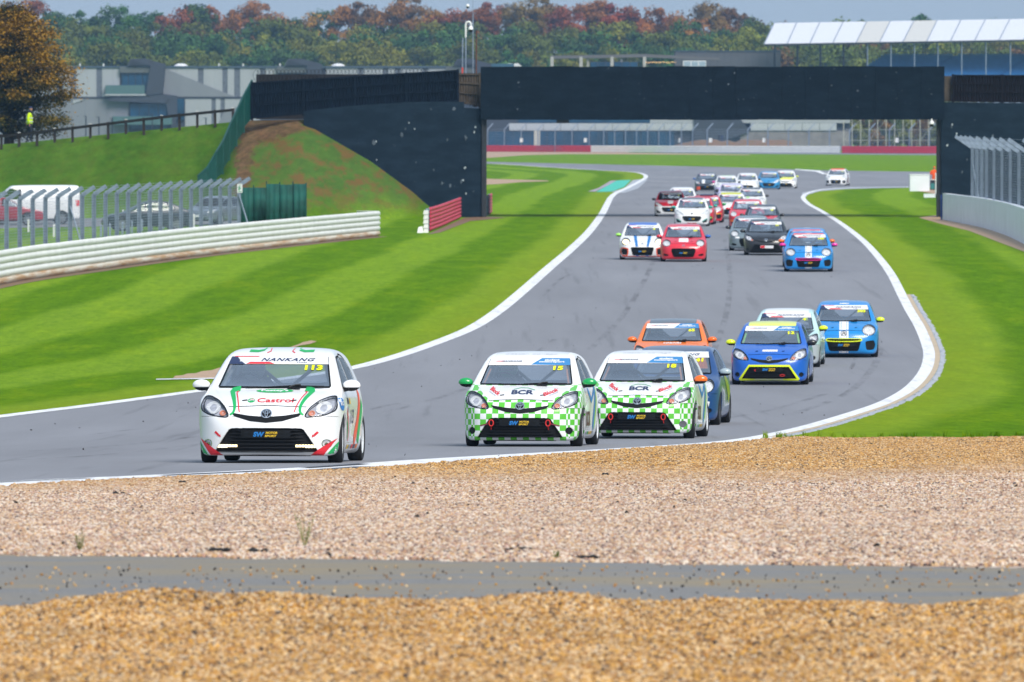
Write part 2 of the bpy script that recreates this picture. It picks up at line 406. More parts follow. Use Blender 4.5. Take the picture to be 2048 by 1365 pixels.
ground = mesh_ob('ground', vx, fs, M_GRASS, smooth=True); ground['kind'] = 'structure'
def set_attr(me, name, arr):
    a = me.attributes.new(name, 'FLOAT', 'POINT'); a.data.foreach_set('value', np.asarray(arr, dtype=np.float32))
set_attr(ground.data, 'mow', MOW); set_attr(ground.data, 'bank', np.clip(BK.ravel() / 1.2, 0, 1))

# ---- track and painted edges
track_poly = list(EDGE_L) + list(EDGE_F) + list(EDGE_R)
sheet('race_track', track_poly, M_TRACK, .008)
band('edge_line', EDGE_L, -.02, .38, M_WHITE_LINE, .014)
nk = len(EDGE_R)
band('edge_line', EDGE_R, -.02, .28, M_WHITE_LINE, .014)
band('kerb', R_KERB, .275, .40, M_KERB_BEIGE, .016)
# row of grey kerb blocks, each a piece
kerb_out = offset(R_KERB, .62); kerb_out2 = offset(R_KERB, .86)
kb_mesh = MB().hexa([(-.24, -.055, 0), (.24, -.055, 0), (.24, .055, 0), (-.24, .055, 0)], [(-.225, -.048, .015), (.225, -.048, .015), (.225, .048, .015), (-.225, .048, .015)])
kroot = band('kerb', R_KERB, .405, .43, M_KERB_GREY, .014); kproto = None; acc = 0; cen = offset(R_KERB, .475)
for i in range(1, len(cen)):
    a_, b_ = cen[i - 1], cen[i]; acc += (b_ - a_).length
    while acc > .50:
        acc -= .50; q = b_ - (b_ - a_).normalized() * acc; an = math.atan2(b_.y - a_.y, b_.x - a_.x)
        if kproto is None: kproto = kb_mesh.build('block', M_KERB_GREY, kroot); o = kproto
        else: o = inst(kproto, kroot)
        o.location = (q.x + rnd.gauss(0, .015), q.y, gz(q.y) + rnd.uniform(-.008, .008)); o.rotation_euler = (0, 0, an + rnd.gauss(0, .03))
R_NEAR = pxline(R_PX[23:], 10)
def vary(line, f):
    out = []
    for i, p in enumerate(line):
        t = (line[min(i + 1, len(line) - 1)] - line[max(i - 1, 0)]).normalized(); out.append(p + Vector((-t.y, t.x)) * f(p))
    return out
WK = lambda p: .50 + .50 * min(1, max(0, (1.2 - p.x) / 2.5))
sheet('kerb', vary(R_NEAR, lambda p: .275) + vary(R_NEAR, WK)[::-1], M_WHITE_LINE, .016)
kl = pxline([(700, 931), (500, 944), (300, 953.5), (0, 966.5), (-300, 980)], 10)
for a0, a1, w0, w1 in ((0, 14, .10, .26), (10, 30, .55, .78), (22, 44, .20, .34), (40, 62, .62, .86), (56, 80, .12, .24)):
    if a0 < len(kl) - 2: band('kerb_marking', kl[a0:min(a1, len(kl))], w0, w1, M_KERB_DARK, .022)
Z8 = lambda pts: [G(x / 5.689 + 960, y / 5.689 + 300).xy for x, y in pts]
sheet('run_off_kerb', Z8([(1490, 480), (1640, 440), (1740, 345), (1880, 330), (1905, 345), (1800, 440), (1640, 492)]), M_KERB_GREY, .010)
sheet('run_off_kerb', Z8([(1320, 481), (1480, 392), (1560, 350), (1720, 343), (1640, 425), (1490, 478)]), M_TEAL, .012)
sheet('run_off_kerb', Z8([(1225, 476), (1350, 435), (1490, 352), (1555, 350), (1470, 400), (1310, 478)]), paint_material('dull pinkish kerb', (.36, .31, .34)), .014)
for y in (354.5, 363.5):
    p, q = G(1300, y), G(1392, y + .8); t = Vector((0, .9))
    sheet('track_line', [p.xy - t, q.xy - t, q.xy + t, p.xy + t], paint_material('faded track line %d' % y, (.5, .5, .52), (.25, .25, .27), 1), .016)
sheet('track_line', [G(*p).xy for p in ((1590, 338.5), (1640, 342), (1652, 348.5), (1646, 349.5), (1632, 344), (1590, 340))], M_WHITE_LINE, .016)
sheet('kerb_corner', [G(*p).xy for p in ((1604, 386), (1640, 379.2), (1700, 375.2), (1870, 373), (1870, 375.2), (1760, 376.8), (1690, 378.8), (1640, 383), (1616, 390), (1610, 397), (1618, 405), (1606, 398))], M_KERB_GREY, .010)

# tyre marks, thin dark streaks in the direction of travel
k = N('tyre rubber streak'); k.t.nodes.remove(k.b); pos = k.n('NewGeometry').outputs['Position']; tr = k.n('BsdfTransparent'); df = k.n('BsdfDiffuse'); df.inputs[0].default_value = (.06, .06, .07, 1); mx = k.n('MixShader')
k.l(k.ramp(k.noise(k.mapped(pos, (2.5, .22, 1)), 1.0, 5, .7), [(.45, (0, 0, 0)), (.8, (.38, .38, .38))]), mx.inputs[0]); k.l(tr.outputs[0], mx.inputs[1]); k.l(df.outputs[0], mx.inputs[2]); k.l(mx.outputs[0], k.t.nodes['Material Output'].inputs[0]); M_MARK = k.m
for pts_, w_ in (([(60, 905), (240, 893), (420, 872), (600, 848), (800, 808)], .16), ([(-100, 930), (170, 915), (350, 897), (520, 872)], .14), ([(180, 872), (260, 862), (330, 858)], .10), ([(760, 830), (900, 790), (1030, 735), (1110, 680)], .16), ([(785, 806), (812, 812), (838, 806)], .10),
                 ([(1180, 700), (1240, 640), (1290, 560), (1320, 490)], .18), ([(1420, 720), (1450, 640), (1460, 560), (1450, 480)], .18), ([(1700, 742), (1712, 715), (1700, 690)], .10), ([(1745, 660), (1760, 700), (1740, 745), (1690, 790), (1600, 825), (1500, 850)], .18), ([(1080, 600), (1120, 560), (1160, 545)], .12), ([(1240, 862), (1400, 846), (1540, 822), (1650, 790)], .16)):
    band('tyre_mark', pxline(pts_, 8), -w_ / 2, w_ / 2, M_MARK, .017)
sheet('gravel_edging', [G(*q).xy for q in ((312, 759.5), (440, 757), (440, 759), (312, 761))], M_WHITE_LINE, .016)

# ---- gravel, roads
def gravel_material(name, cols, cols2=None, y0=0, y1=1, inst=False, scale=26.0):
    k = N(name); g = k.n('NewGeometry'); pos = g.outputs['Position']
    if inst: src = k.n('ObjectInfo').outputs['Random']
    else:
        v = k.n('TexVoronoi'); v.inputs['Scale'].default_value = scale; k.l(pos, v.inputs['Vector'])
        s = k.n('SeparateColor'); k.l(v.outputs['Color'], s.inputs[0]); src = s.outputs[0]
    def rp(cs):
        n = len(cs); return k.ramp(src, [(i / n, srgb(c)) for i, c in enumerate(cs)], 'CONSTANT')
    c = rp(cols)
    if cols2:
        sx = k.n('SeparateXYZ'); k.l(pos, sx.inputs[0])
        yy = k.math('ADD', sx.outputs[1], k.math('MULTIPLY', k.math('SUBTRACT', k.noise(k.mapped(pos, (.35, .12, .3)), 1.0, 5, .65), .5), 24))
        yy = k.math('SUBTRACT', yy, k.math('MULTIPLY', sx.outputs[0], 1.0))
        mr = k.n('MapRange', interpolation_type='SMOOTHSTEP'); mr.inputs[1].default_value = y0; mr.inputs[2].default_value = y1; k.l(yy, mr.inputs[0])
        c = k.mix(mr.outputs[0], c, rp(cols2))
    w = k.noise(pos, 1.2, 4, .6)
    c = k.mix(1.0, c, k.ramp(w, [(.3, (.68, .69, .71)), (.7, (.95, .96, .98))]), 'MULTIPLY')
    k.l(c, k.b.inputs['Base Color']); k.b.inputs['Roughness'].default_value = .75; k.b.inputs['Specular IOR Level'].default_value = .3
    if not inst:
        bp = k.n('Bump'); bp.inputs['Distance'].default_value = .02; k.l(v.outputs['Distance'], bp.inputs['Height']); bp.invert = True; k.l(bp.outputs[0], k.b.inputs['Normal'])
    return k.m
PINK = ['bea28c', 'd5bda6', '9f7e66', 'e2d0bc', 'b89070', 'eadcc8', '7d6862', 'cfa982', 'b3988c', 'dfbe94', 'c49c88', '4d4244', 'dac5b6', 'cba274', 'ab8a72', 'e8d6c2']
GOLD = ['bd8c4e', 'd6a866', 'a1763f', 'cda064', 'e6c594', '7d5f42', 'c69446', 'ad8050', 'dcb88a', '57493f', 'bf9868', 'd9a452', '8f7254', 'd3bc9c', 'b27c3a', 'cfa878']
M_GR_MID = gravel_material('pink and gold gravel bed', PINK, GOLD, 77, 97)
M_GR_NEAR = gravel_material('golden gravel bed', GOLD)
M_ST_MID = gravel_material('pink and gold gravel stones', PINK, GOLD, 77, 97, True)
M_ST_NEAR = gravel_material('golden gravel stones', GOLD, None, 0, 1, True)
near_edge = [G(x, 1112 + (x + 300) * .0135).xy for x in range(2700, -651, -150)]
rim = vary(EDGE_R, lambda p: WK(p) - .02); i0 = min(range(len(EDGE_R)), key=lambda i: (EDGE_R[i] - G(1500, 876).xy).length)
main_poly = rim[i0:] + [Vector((-12, 70))] + [Vector((-12, 54)), Vector((-10, 50.5))]
main_poly = rim[i0:] + [Vector((-9.5, 60))] + near_edge[::-1][0:] 
right_far = [G(x, y).xy for x, y in ((2700, 872), (2300, 875), (2048, 876), (1930, 879), (1800, 878), (1700, 880), (1600, 877), (1540, 880))]
main_poly = main_poly + right_far
gravel_sheet = sheet('gravel', main_poly, M_GR_MID, .012)
ry0, ry1 = 45.2, near_edge[-1].y
sheet('service_road', [Vector((-30, 43.0)), Vector((30, 43.0))] + [p + Vector((0, -.0)) for p in [Vector((30, near_edge[0].y))] + near_edge + [Vector((-30, near_edge[-1].y))]], M_ROAD, .020)

# foreground gravel, heaped unevenly along the road
gxs = np.arange(-13, 13.01, .13); gys = np.concatenate([np.arange(22, 36, .7), np.arange(36, 46.61, .13)])
def fg(x, y):
    e = 45.15 + .35 * noise.noise((x * .75, 3.1, 0)) + .22 * noise.noise((x * 2.3, 7.7, 0))
    t = max(0.0, min(1.0, (e - y) / .55)); t = t * t * (3 - 2 * t)
    m = .055 + .10 * max(0, noise.noise((x * .9, y * .35, 5))) + .05 * noise.noise((x * 2.6, y * 1.2, 9))
    return gz(y) + (m if y > 44.6 else m * .8) * t + .035 * t - .01
gv = [(x, y, fg(x, y)) for y in gys for x in gxs]; n_ = len(gxs)
gf = [(j * n_ + i, j * n_ + i + 1, (j + 1) * n_ + i + 1, (j + 1) * n_ + i) for j in range(len(gys) - 1) for i in range(n_ - 1)]
fore = mesh_ob('gravel', gv, gf, M_GR_NEAR, smooth=True); fore['kind'] = 'structure'

G_PATCH = [((346, 757.5), (350, 753), (366, 751.5), (374, 748.5), (392, 747.5), (404, 743.5), (424, 741.5), (436, 737.5), (470, 727), (520, 711), (560, 702), (596, 690), (606, 685.5), (622, 682), (634, 684), (620, 689), (600, 692), (560, 706), (520, 718), (490, 733), (470, 742), (440, 752), (430, 757)),
           ((900, 357), (975, 358.2), (1040, 360), (1095, 361.6), (1098, 363), (1040, 365), (1000, 368.5), (975, 370), (900, 372)),
           ((850, 300), (975, 303), (1100, 303.8), (1300, 306.5), (1500, 309.8), (1500, 311), (1300, 309.3), (1130, 309), (1050, 311), (975, 316.5), (850, 324))]
M_PATCH = paint_material('pale pink gravel', (.46, .30, .18), (.28, .15, .08), .9, (11, 3, 9))
for pp in G_PATCH: sheet('gravel_patch', [G(*p).xy for p in pp], M_PATCH, .010)
sheet('gravel_patch', [G(*p).xy for p in ((1838, 436), (1872, 431), (1886, 438), (1960, 451), (2048, 485), (2300, 560), (2300, 600), (2048, 504), (1992, 483), (1940, 463), (1880, 448))], M_PATCH, .010)
sheet('gravel_patch', [G(*p).xy for p in ((1820, 380.5), (1870, 378), (1872, 389), (1850, 385))], M_PATCH, .012)
sheet('service_lane', [G(*p).xy for p in ((700, 300), (975, 302.2), (1500, 308.3), (1875, 311), (2200, 313), (2200, 309.5), (1875, 307.5), (1500, 305), (975, 299.8), (700, 297.5))], M_TRACK, .014)
sheet('car_park', [G(*p).xy for p in ((-300, 462), (130, 455), (480, 449), (520, 440), (420, 436), (-300, 440))], M_PARK, .010)

# ---- scattered stones and grass tufts (geometry nodes; nobody could count them)
def scatter(name, src, density, size, m, shape, zscale=.6, minmax=(.6, 1.4), seed=1, attr=None, tilt=math.pi):
    ng = bpy.data.node_groups.new(name, 'GeometryNodeTree')
    ng.interface.new_socket('Geometry', in_out='INPUT', socket_type='NodeSocketGeometry'); ng.interface.new_socket('Geometry', in_out='OUTPUT', socket_type='NodeSocketGeometry')
    n = ng.nodes; l = ng.links
    gi = n.new('NodeGroupInput'); go = n.new('NodeGroupOutput'); dp = n.new('GeometryNodeDistributePointsOnFaces'); dp.inputs['Density'].default_value = density; dp.inputs['Seed'].default_value = seed
    l.new(gi.outputs[0], dp.inputs['Mesh'])
    ip = n.new('GeometryNodeInstanceOnPoints'); l.new(dp.outputs['Points'], ip.inputs['Points'])
    if shape == 'stone':
        ico = n.new('GeometryNodeMeshIcoSphere'); ico.inputs['Radius'].default_value = 1; ico.inputs['Subdivisions'].default_value = 1
        geo = ico.outputs[0]
    else:
        oi = n.new('GeometryNodeObjectInfo'); oi.inputs[0].default_value = shape; geo = oi.outputs['Geometry']
    sm = n.new('GeometryNodeSetMaterial'); sm.inputs['Material'].default_value = m; l.new(geo, sm.inputs[0]); l.new(sm.outputs[0], ip.inputs['Instance'])
    rr = n.new('FunctionNodeRandomValue'); rr.data_type = 'FLOAT_VECTOR'
    rr.inputs[0].default_value = (-tilt, -tilt, -math.pi) if shape == 'stone' else (-.2, -.2, -math.pi); rr.inputs[1].default_value = (tilt, tilt, math.pi) if shape == 'stone' else (.2, .2, math.pi)
    l.new(rr.outputs[0], ip.inputs['Rotation'])
    rs = n.new('FunctionNodeRandomValue'); rs.data_type = 'FLOAT_VECTOR'; rs.inputs['Seed'].default_value = 5
    a, b = minmax
    rs.inputs[0].default_value = (size * a, size * a, size * a * zscale); rs.inputs[1].default_value = (size * b, size * b, size * b * zscale)
    l.new(rs.outputs[0], ip.inputs['Scale']); l.new(ip.outputs[0], go.inputs[0])
    md = src.modifiers.new(name, 'NODES'); md.node_group = ng
    return md

def carrier(name, poly, dz, cell=2.0):
    o = sheet(name, poly, None, dz, kind=None)
    return o
def clip(y0, y1, x0, x1):
    return [Vector((x0, y0)), Vector((x1, y0)), Vector((x1, y1)), Vector((x0, y1))]
def inside(p, poly):
    c = False; n = len(poly)
    for i in range(n):
        a, b = poly[i], poly[(i + 1) % n]
        if (a[1] > p[1]) != (b[1] > p[1]) and p[0] < (b[0] - a[0]) * (p[1] - a[1]) / (b[1] - a[1]) + a[0]: c = not c
    return c
def grid_carrier(name, polys, nopolys, y0, y1, dy, dx, dz, xr=None):
    """quads of a fine grid whose centre lies inside a plan polygon and in view (a little wider than the frame)"""
    v = []; f = []; mw = []
    y = y0
    while y < y1:
        xl, xh = (xr if xr else (-.068 * y, .068 * y)); x = xl
        while x < xh:
            c = (x + dx / 2, y + dy / 2)
            if any(inside(c, p) for p in polys) and not any(inside(c, p) for p in nopolys):
                k = len(v); v += [(x, y, gz(y) + dz), (x + dx, y, gz(y) + dz), (x + dx, y + dy, gz(y + dy) + dz), (x, y + dy, gz(y + dy) + dz)]; f.append((k, k + 1, k + 2, k + 3))
            x += dx
        y += dy
    return v, f
# stones of the wide bed: big pieces close by, fewer farther away
for (y0, y1, dens, size) in ((50, 62, 1300, .0145), (62, 80, 800, .0175), (80, 134, 400, .021)):
    v, f = grid_carrier('g', [main_poly], [], y0, y1, .4, .25, .016)
    o = mesh_ob('gravel_stones', v, f, M_ST_MID); o['kind'] = 'stuff'
    scatter('stones %d' % y0, o, dens, size, M_ST_MID, 'stone', .85, (.55, 1.5), y0)
v = [(x, y, fg(x, y) + .004) for y in gys[gys >= 37.0] for x in gxs[(gxs > -3.6) & (gxs < 3.6)]]
nn = int(((gxs > -3.6) & (gxs < 3.6)).sum()); mm = int((gys >= 37.0).sum())
f = [(j * nn + i, j * nn + i + 1, (j + 1) * nn + i + 1, (j + 1) * nn + i) for j in range(mm - 1) for i in range(nn - 1) if v[j * nn + i][2] > gz(v[j * nn + i][1]) + .03]
o = mesh_ob('gravel_stones', v, f, M_ST_NEAR); o['kind'] = 'stuff'
scatter('stones near', o, 1500, .0150, M_ST_NEAR, 'stone', .85, (.55, 1.5), 3)
# loose stones that rolled onto the road
v = [(-4, 45.4, gz(45.4) + .026), (4, 45.4, gz(45.4) + .026), (4, 49.8, gz(49.8) + .026), (-4, 49.8, gz(49.8) + .026)]
o = mesh_ob('gravel_stones', v, [(0, 1, 2, 3)], M_ST_NEAR); o['kind'] = 'stuff'
scatter('stones on road', o, 16, .010, M_ST_NEAR, 'stone', .7, (.3, 1.4), 8)
M_RUB = mat('black rubber crumbs', (.015, .015, .017), .9)
o = mesh_ob('rubber_crumbs', [tuple(Vector(p) + Vector((0, 0, .001))) for p in v], [(0, 1, 2, 3)], M_RUB); o['kind'] = 'stuff'
scatter('rubber crumbs', o, 9, .007, M_RUB, 'stone', .4, (.2, 1.7), 12)
v, f = grid_carrier('g', [main_poly], [], 50, 134, 1, 1, .03)
o = mesh_ob('rubber_crumbs', v, f, M_RUB); o['kind'] = 'stuff'
scatter('rubber on gravel', o, .35, .019, M_RUB, 'stone', .5, (.2, 1.4), 15)
v, f = grid_carrier('g', [track_poly], [], 90, 330, 2, 1, .012)
o = mesh_ob('rubber_crumbs', v, f, M_RUB); o['kind'] = 'stuff'
scatter('rubber on track', o, .03, .022, M_RUB, 'stone', .4, (.3, 1.3), 19)
# grass tufts of the mown verges
def tuft(h, n, seed):
    r = random.Random(seed); v = []; f = []
    for i in range(n):
        a = r.uniform(0, 6.28); d = r.uniform(0, .05); x, y = d * math.cos(a), d * math.sin(a); hh = h * r.uniform(.5, 1.1); b = r.uniform(0, 6.28); lx, ly = math.cos(b) * hh * .4, math.sin(b) * hh * .4
        wx, wy = -math.sin(b) * .005, math.cos(b) * .005; k = len(v)
        v += [(x - wx, y - wy, 0), (x + wx, y + wy, 0), (x + lx, y + ly, hh)]; f.append((k, k + 1, k + 2))
    return v, f
all_no = [track_poly, main_poly, offset(R_KERB, .9) + offset(R_KERB, -1)[::-1]] + [[G(*p).xy for p in pp] for pp in G_PATCH[:1]]
wide = [Vector((-60, 100)), Vector((60, 100)), Vector((60, 340)), Vector((-60, 340))]
def tuft_layer(y0, y1, dy, dx, dens, h, n, seed, only=None):
    v, f = grid_carrier('g', [wide], all_no, y0, y1, dy, dx, .004)
    if only is not None:
        keep = [q for q in f if only(v[q[0]][0] + dx / 2, v[q[0]][1] + dy / 2)]
        f = keep
    tv, tf = tuft(h, n, seed)
    # the carrier mesh becomes the tufts: one object of joined blades, positions jittered
    r = random.Random(seed); V = []; F = []
    cells = [(v[q[0]], q) for q in f]; area = dx * dy; cnt = dens * area
    P = []
    for c, q in cells:
        m_ = int(cnt) + (1 if r.random() < cnt - int(cnt) else 0)
        for _ in range(m_): P.append((c[0] + r.random() * dx, c[1] + r.random() * dy))
    return P, (tv, tf)
def tuft_object(P, tf, dz=0):
    P = np.array(P); tv = np.array(tf[0]); k = len(tv); n = len(P)
    if n == 0: return
    mw = np.minimum(seg_dist(P[:, 0], P[:, 1], EDGE_L[::4]), seg_dist(P[:, 0], P[:, 1], EDGE_R[::4]))
    me = bpy.data.meshes.new('grass'); z = np.interp(P[:, 1], ROWS, ZR) + dz
    me.from_pydata([(p[0], p[1], zz) for p, zz in zip(P, z)], [], [])
    set_attr(me, 'mow', mw)
    proto = mesh_ob('grass_blades', tf[0], tf[1], M_GRASS)
    o = bpy.data.objects.new('grass', me); COL.objects.link(o); o['kind'] = 'stuff'
    ng = bpy.data.node_groups.new('tufts', 'GeometryNodeTree')
    ng.interface.new_socket('Geometry', in_out='INPUT', socket_type='NodeSocketGeometry'); ng.interface.new_socket('Geometry', in_out='OUTPUT', socket_type='NodeSocketGeometry')
    nn = ng.nodes; l = ng.links; gi = nn.new('NodeGroupInput'); go = nn.new('NodeGroupOutput')
    mp = nn.new('GeometryNodeMeshToPoints'); l.new(gi.outputs[0], mp.inputs[0])
    ip = nn.new('GeometryNodeInstanceOnPoints'); l.new(mp.outputs[0], ip.inputs['Points'])
    oi = nn.new('GeometryNodeObjectInfo'); oi.inputs[0].default_value = proto; l.new(oi.outputs['Geometry'], ip.inputs['Instance'])
    rr = nn.new('FunctionNodeRandomValue'); rr.data_type = 'FLOAT_VECTOR'; rr.inputs[0].default_value = (-.2, -.2, -3.14); rr.inputs[1].default_value = (.2, .2, 3.14); l.new(rr.outputs[0], ip.inputs['Rotation'])
    rs = nn.new('FunctionNodeRandomValue'); rs.inputs[2].default_value = .6; rs.inputs[3].default_value = 1.4; l.new(rs.outputs[1], ip.inputs['Scale'])
    l.new(ip.outputs[0], go.inputs[0]); md = o.modifiers.new('tufts', 'NODES'); md.node_group = ng
    proto.location = (P[0][0], P[0][1], z[0]); proto['kind'] = 'stuff'
    return o
# a longer fringe where the grass meets the gravel
fr = right_far; P = []
for i in range(len(fr) - 1):
    n_ = int((fr[i + 1] - fr[i]).length * 9)
    for k_ in range(n_):
        p = fr[i].lerp(fr[i + 1], rnd.random()); P.append((p.x + rnd.gauss(0, .1), p.y + rnd.uniform(-.1, 1.4)))
tuft_object(P, tuft(.11, 16, 9))
# ================================================================== BRIDGE
DB = 454.0
M_BLACK = None
def black_paint(name, base, chips=.0, scale=1.0):
    k = N(name); tc = k.n('TexCoord').outputs['Object']; 
    n1 = k.noise(k.mapped(tc, (.8, .8, 2.2)), 1.0, 6, .65); n2 = k.noise(tc, 5.0, 4, .7)
    c = k.mix(k.ramp(n1, [(.42, (0, 0, 0)), (.8, (1, 1, 1))]), base, tuple(b * 1.7 + .002 for b in base))
    v = k.math('MULTIPLY', k.ramp(n2, [(.66, (0, 0, 0)), (.74, (1, 1, 1))]), chips)
    v2 = k.math('MULTIPLY', v, k.ramp(n1, [(.45, (0, 0, 0)), (.62, (1, 1, 1))]))
    c = k.mix(v2, c, (.16, .19, .23))
    k.l(c, k.b.inputs['Base Color']); k.b.inputs['Roughness'].default_value = .8; k.b.inputs['Specular IOR Level'].default_value = .08
    bp = k.n('Bump'); bp.inputs['Distance'].default_value = .01; k.l(n2, bp.inputs['Height']); k.l(bp.outputs[0], k.b.inputs['Normal'])
    return k.m
M_DECK = black_paint('black painted plywood', (.004, .010, .018), .9)
M_WALLB = black_paint('black painted concrete', (.008, .017, .029), .4)
M_FENCEB = mat('black profiled sheeting', (.001, .006, .015), .85, var=.3, vscale=2, spec=.15)
M_STEEL_D = mat('dark steel', (.03, .035, .045), .5, .4)
M_STEEL = mat('weathered galvanised steel', (.27, .33, .44), .5, .2, var=.25)
M_CONC = mat('pale concrete', (.42, .41, .39), .85, var=.2, bump=.01)
M_GREEN = mat('dark green coated steel', (.002, .062, .050), .5, var=.25, vscale=4)
M_BROWN = mat('brown stained boards', (.075, .058, .042), .8, var=.35)
M_WOODD = mat('dark creosoted timber', (.028, .02, .018), .85, var=.3)
M_RED = mat('red barrier paint', (.62, .03, .07), .5, var=.2)
M_WHITE = mat('white barrier paint', (.80, .80, .79), .6, var=.08, vscale=1.5)
M_RUST = N('rust stained white paint'); k = M_RUST; tc = k.n('TexCoord').outputs['Object']; sx = k.n('SeparateXYZ')
k.l(k.mix(k.ramp(k.noise(k.mapped(tc, (1.2, .25, 5)), 1.0, 5, .65), [(.42, (0, 0, 0)), (.62, (.85, .85, .85))]), (.70, .66, .58), (.46, .24, .09)), k.b.inputs['Base Color']); k.b.inputs['Roughness'].default_value = .7
M_RUST = k.m
M_WALLW = mat('white painted concrete', (.78, .82, .88), .7, var=.08, vscale=.8, bump=.004)
sB = FPX / DB
xl, xr = W(961, 300, DB).x, W(1889, 300, DB).x
zt, zb, zd = W(1000, 133.5, DB).z, W(1000, 240, DB).z, gz(DB)
bridge = empty('road_bridge', ((xl + xr) / 2, DB, zd)); tag(bridge, 'black painted road bridge spanning the race track', 'bridge')
def BL(p): return Vector(p) - bridge.location
def at_bridge(mb, name, m, smooth=False):
    mb.v = [tuple(BL(v)) for v in mb.v]; return mb.build(name, m, bridge, smooth)
at_bridge(MB().box(xl + .05, xr - .05, DB + .05, DB + 8.5, zb + .06, zt - 1.3), 'deck', M_WALLB)
at_bridge(MB().box(xl + .05, xr - .05, DB + .06, DB + .16, zt - 1.3, zt - .02), 'parapet', M_DECK)
at_bridge(MB().box(xl + .05, xr - .05, DB + 8.35, DB + 8.5, zt - 1.3, zt - .3), 'parapet', M_DECK)
npan = 20; pw = (xr - xl) / npan
for i in range(npan):
    a = xl + i * pw; d = rnd.uniform(0, .018); t = rnd.uniform(-.02, .02)
    at_bridge(MB().box(a + .006, a + pw - .006, DB - .03 - d, DB + .045, zb + rnd.uniform(-.01, .01), zt + t), 'panel', M_DECK)
at_bridge(MB().box(W(1113, 244, DB).x, W(1138, 244, DB).x, DB + .1, DB + .5, W(0, 247, DB).z, zb + .05), 'bracket', M_STEEL_D)
# left abutment with its long wing wall; the upper edge steps down to the left
def wing(pts, y0, y1): 
    return MB().prism([Vector((W(px, py, DB).x, y0, W(px, py, DB).z)) for px, py in pts], (0, y1 - y0, 0))
at_bridge(wing([(607, 470), (607, 223), (690, 213), (820, 204), (928, 204), (928, 216), (963, 217), (963, 470)], DB + .3, DB + 1.0), 'wing_wall', M_WALLB)
at_bridge(MB().box(W(961, 0, DB).x + .02, W(973, 0, DB).x, DB + .32, DB + 1.6, zd - .3, zb + .05), 'pillar', mat('dark concrete pillar', (.022, .028, .036), .7, var=.3))
at_bridge(MB().box(W(963.5, 0, DB).x, W(967, 0, DB).x, DB + .18, DB + .3, zd - .3, zb), 'drainpipe', M_STEEL_D)
# peeling sheets of paint on the wing wall
r = random.Random(5)
M_CHIP = mat('peeled paint showing grey', (.075, .10, .13), .7, var=.3); M_CHIPW = mat('bare plaster chip', (.42, .48, .52), .8)
chips = [(748, 285, 9, 0), (752, 283, 4, 1), (803, 271, 9, 0), (829, 258, 4, 1), (811, 258, 4, 0), (818, 246, 3, 1), (862, 219, 5, 0), (908, 218, 9, 0), (932, 276, 9, 0), (948, 265, 5, 1), (951, 254, 4, 1),
         (930, 336, 5, 1), (884, 367, 6, 0), (900, 373, 8, 0), (923, 363, 8, 0), (926, 361, 5, 1), (885, 367, 3, 1), (932, 388, 4, 1), (947, 383, 3, 0), (868, 340, 4, 0), (895, 280, 5, 0), (753, 320, 3, 1), (832, 325, 3, 0),
         (1905, 250, 4, 1), (1914, 268, 4, 1), (1986, 272, 6, 0), (1895, 291, 5, 1), (1904, 255, 4, 0), (1925, 345, 6, 0), (1950, 240, 4, 0), (1935, 320, 5, 0)]
for (cx, cy, rad, w) in chips:
    n = 7; pts = []
    for j in range(n):
        a = j * 2 * math.pi / n; q = rad * .5 * r.uniform(.45, 1.25); pts.append(W(cx + q * math.cos(a) * .8, cy + q * math.sin(a) * 1.2, DB))
    m = MB().prism([Vector((p.x, DB + .286, p.z)) for p in pts], (0, .012, 0)); at_bridge(m, 'paint_chip', M_CHIPW if w else M_CHIP)
# right abutment and wing
at_bridge(wing([(1883, 470), (1883, 205), (2420, 210), (2420, 470)], DB + .3, DB + 1.0), 'wing_wall', M_WALLB)
at_bridge(MB().box(W(1876, 0, DB).x, W(1884.5, 0, DB).x, DB + .5, DB + 1.6, zd - .3, zb + .05), 'pillar', mat('dark concrete pillar', (.022, .028, .036), .7))
at_bridge(wing([(1887, 203), (1887, 152), (1905, 152), (1905, 203)], DB + .9, DB + 1.0), 'cladding', M_BROWN)
# blotches on deck
for i in range(13):
    px = r.uniform(975, 1880); py = r.uniform(145, 233); q = r.uniform(.8, 2.4); pts = [W(px + q * math.cos(a) * r.uniform(.5, 1.3), py + q * math.sin(a) * r.uniform(.5, 1.3), DB) for a in (0, 1.1, 2.2, 3.3, 4.4, 5.4)]
    at_bridge(MB().prism([Vector((p.x, DB - .056, p.z)) for p in pts], (0, .006, 0)), 'paint_chip', M_CHIP)

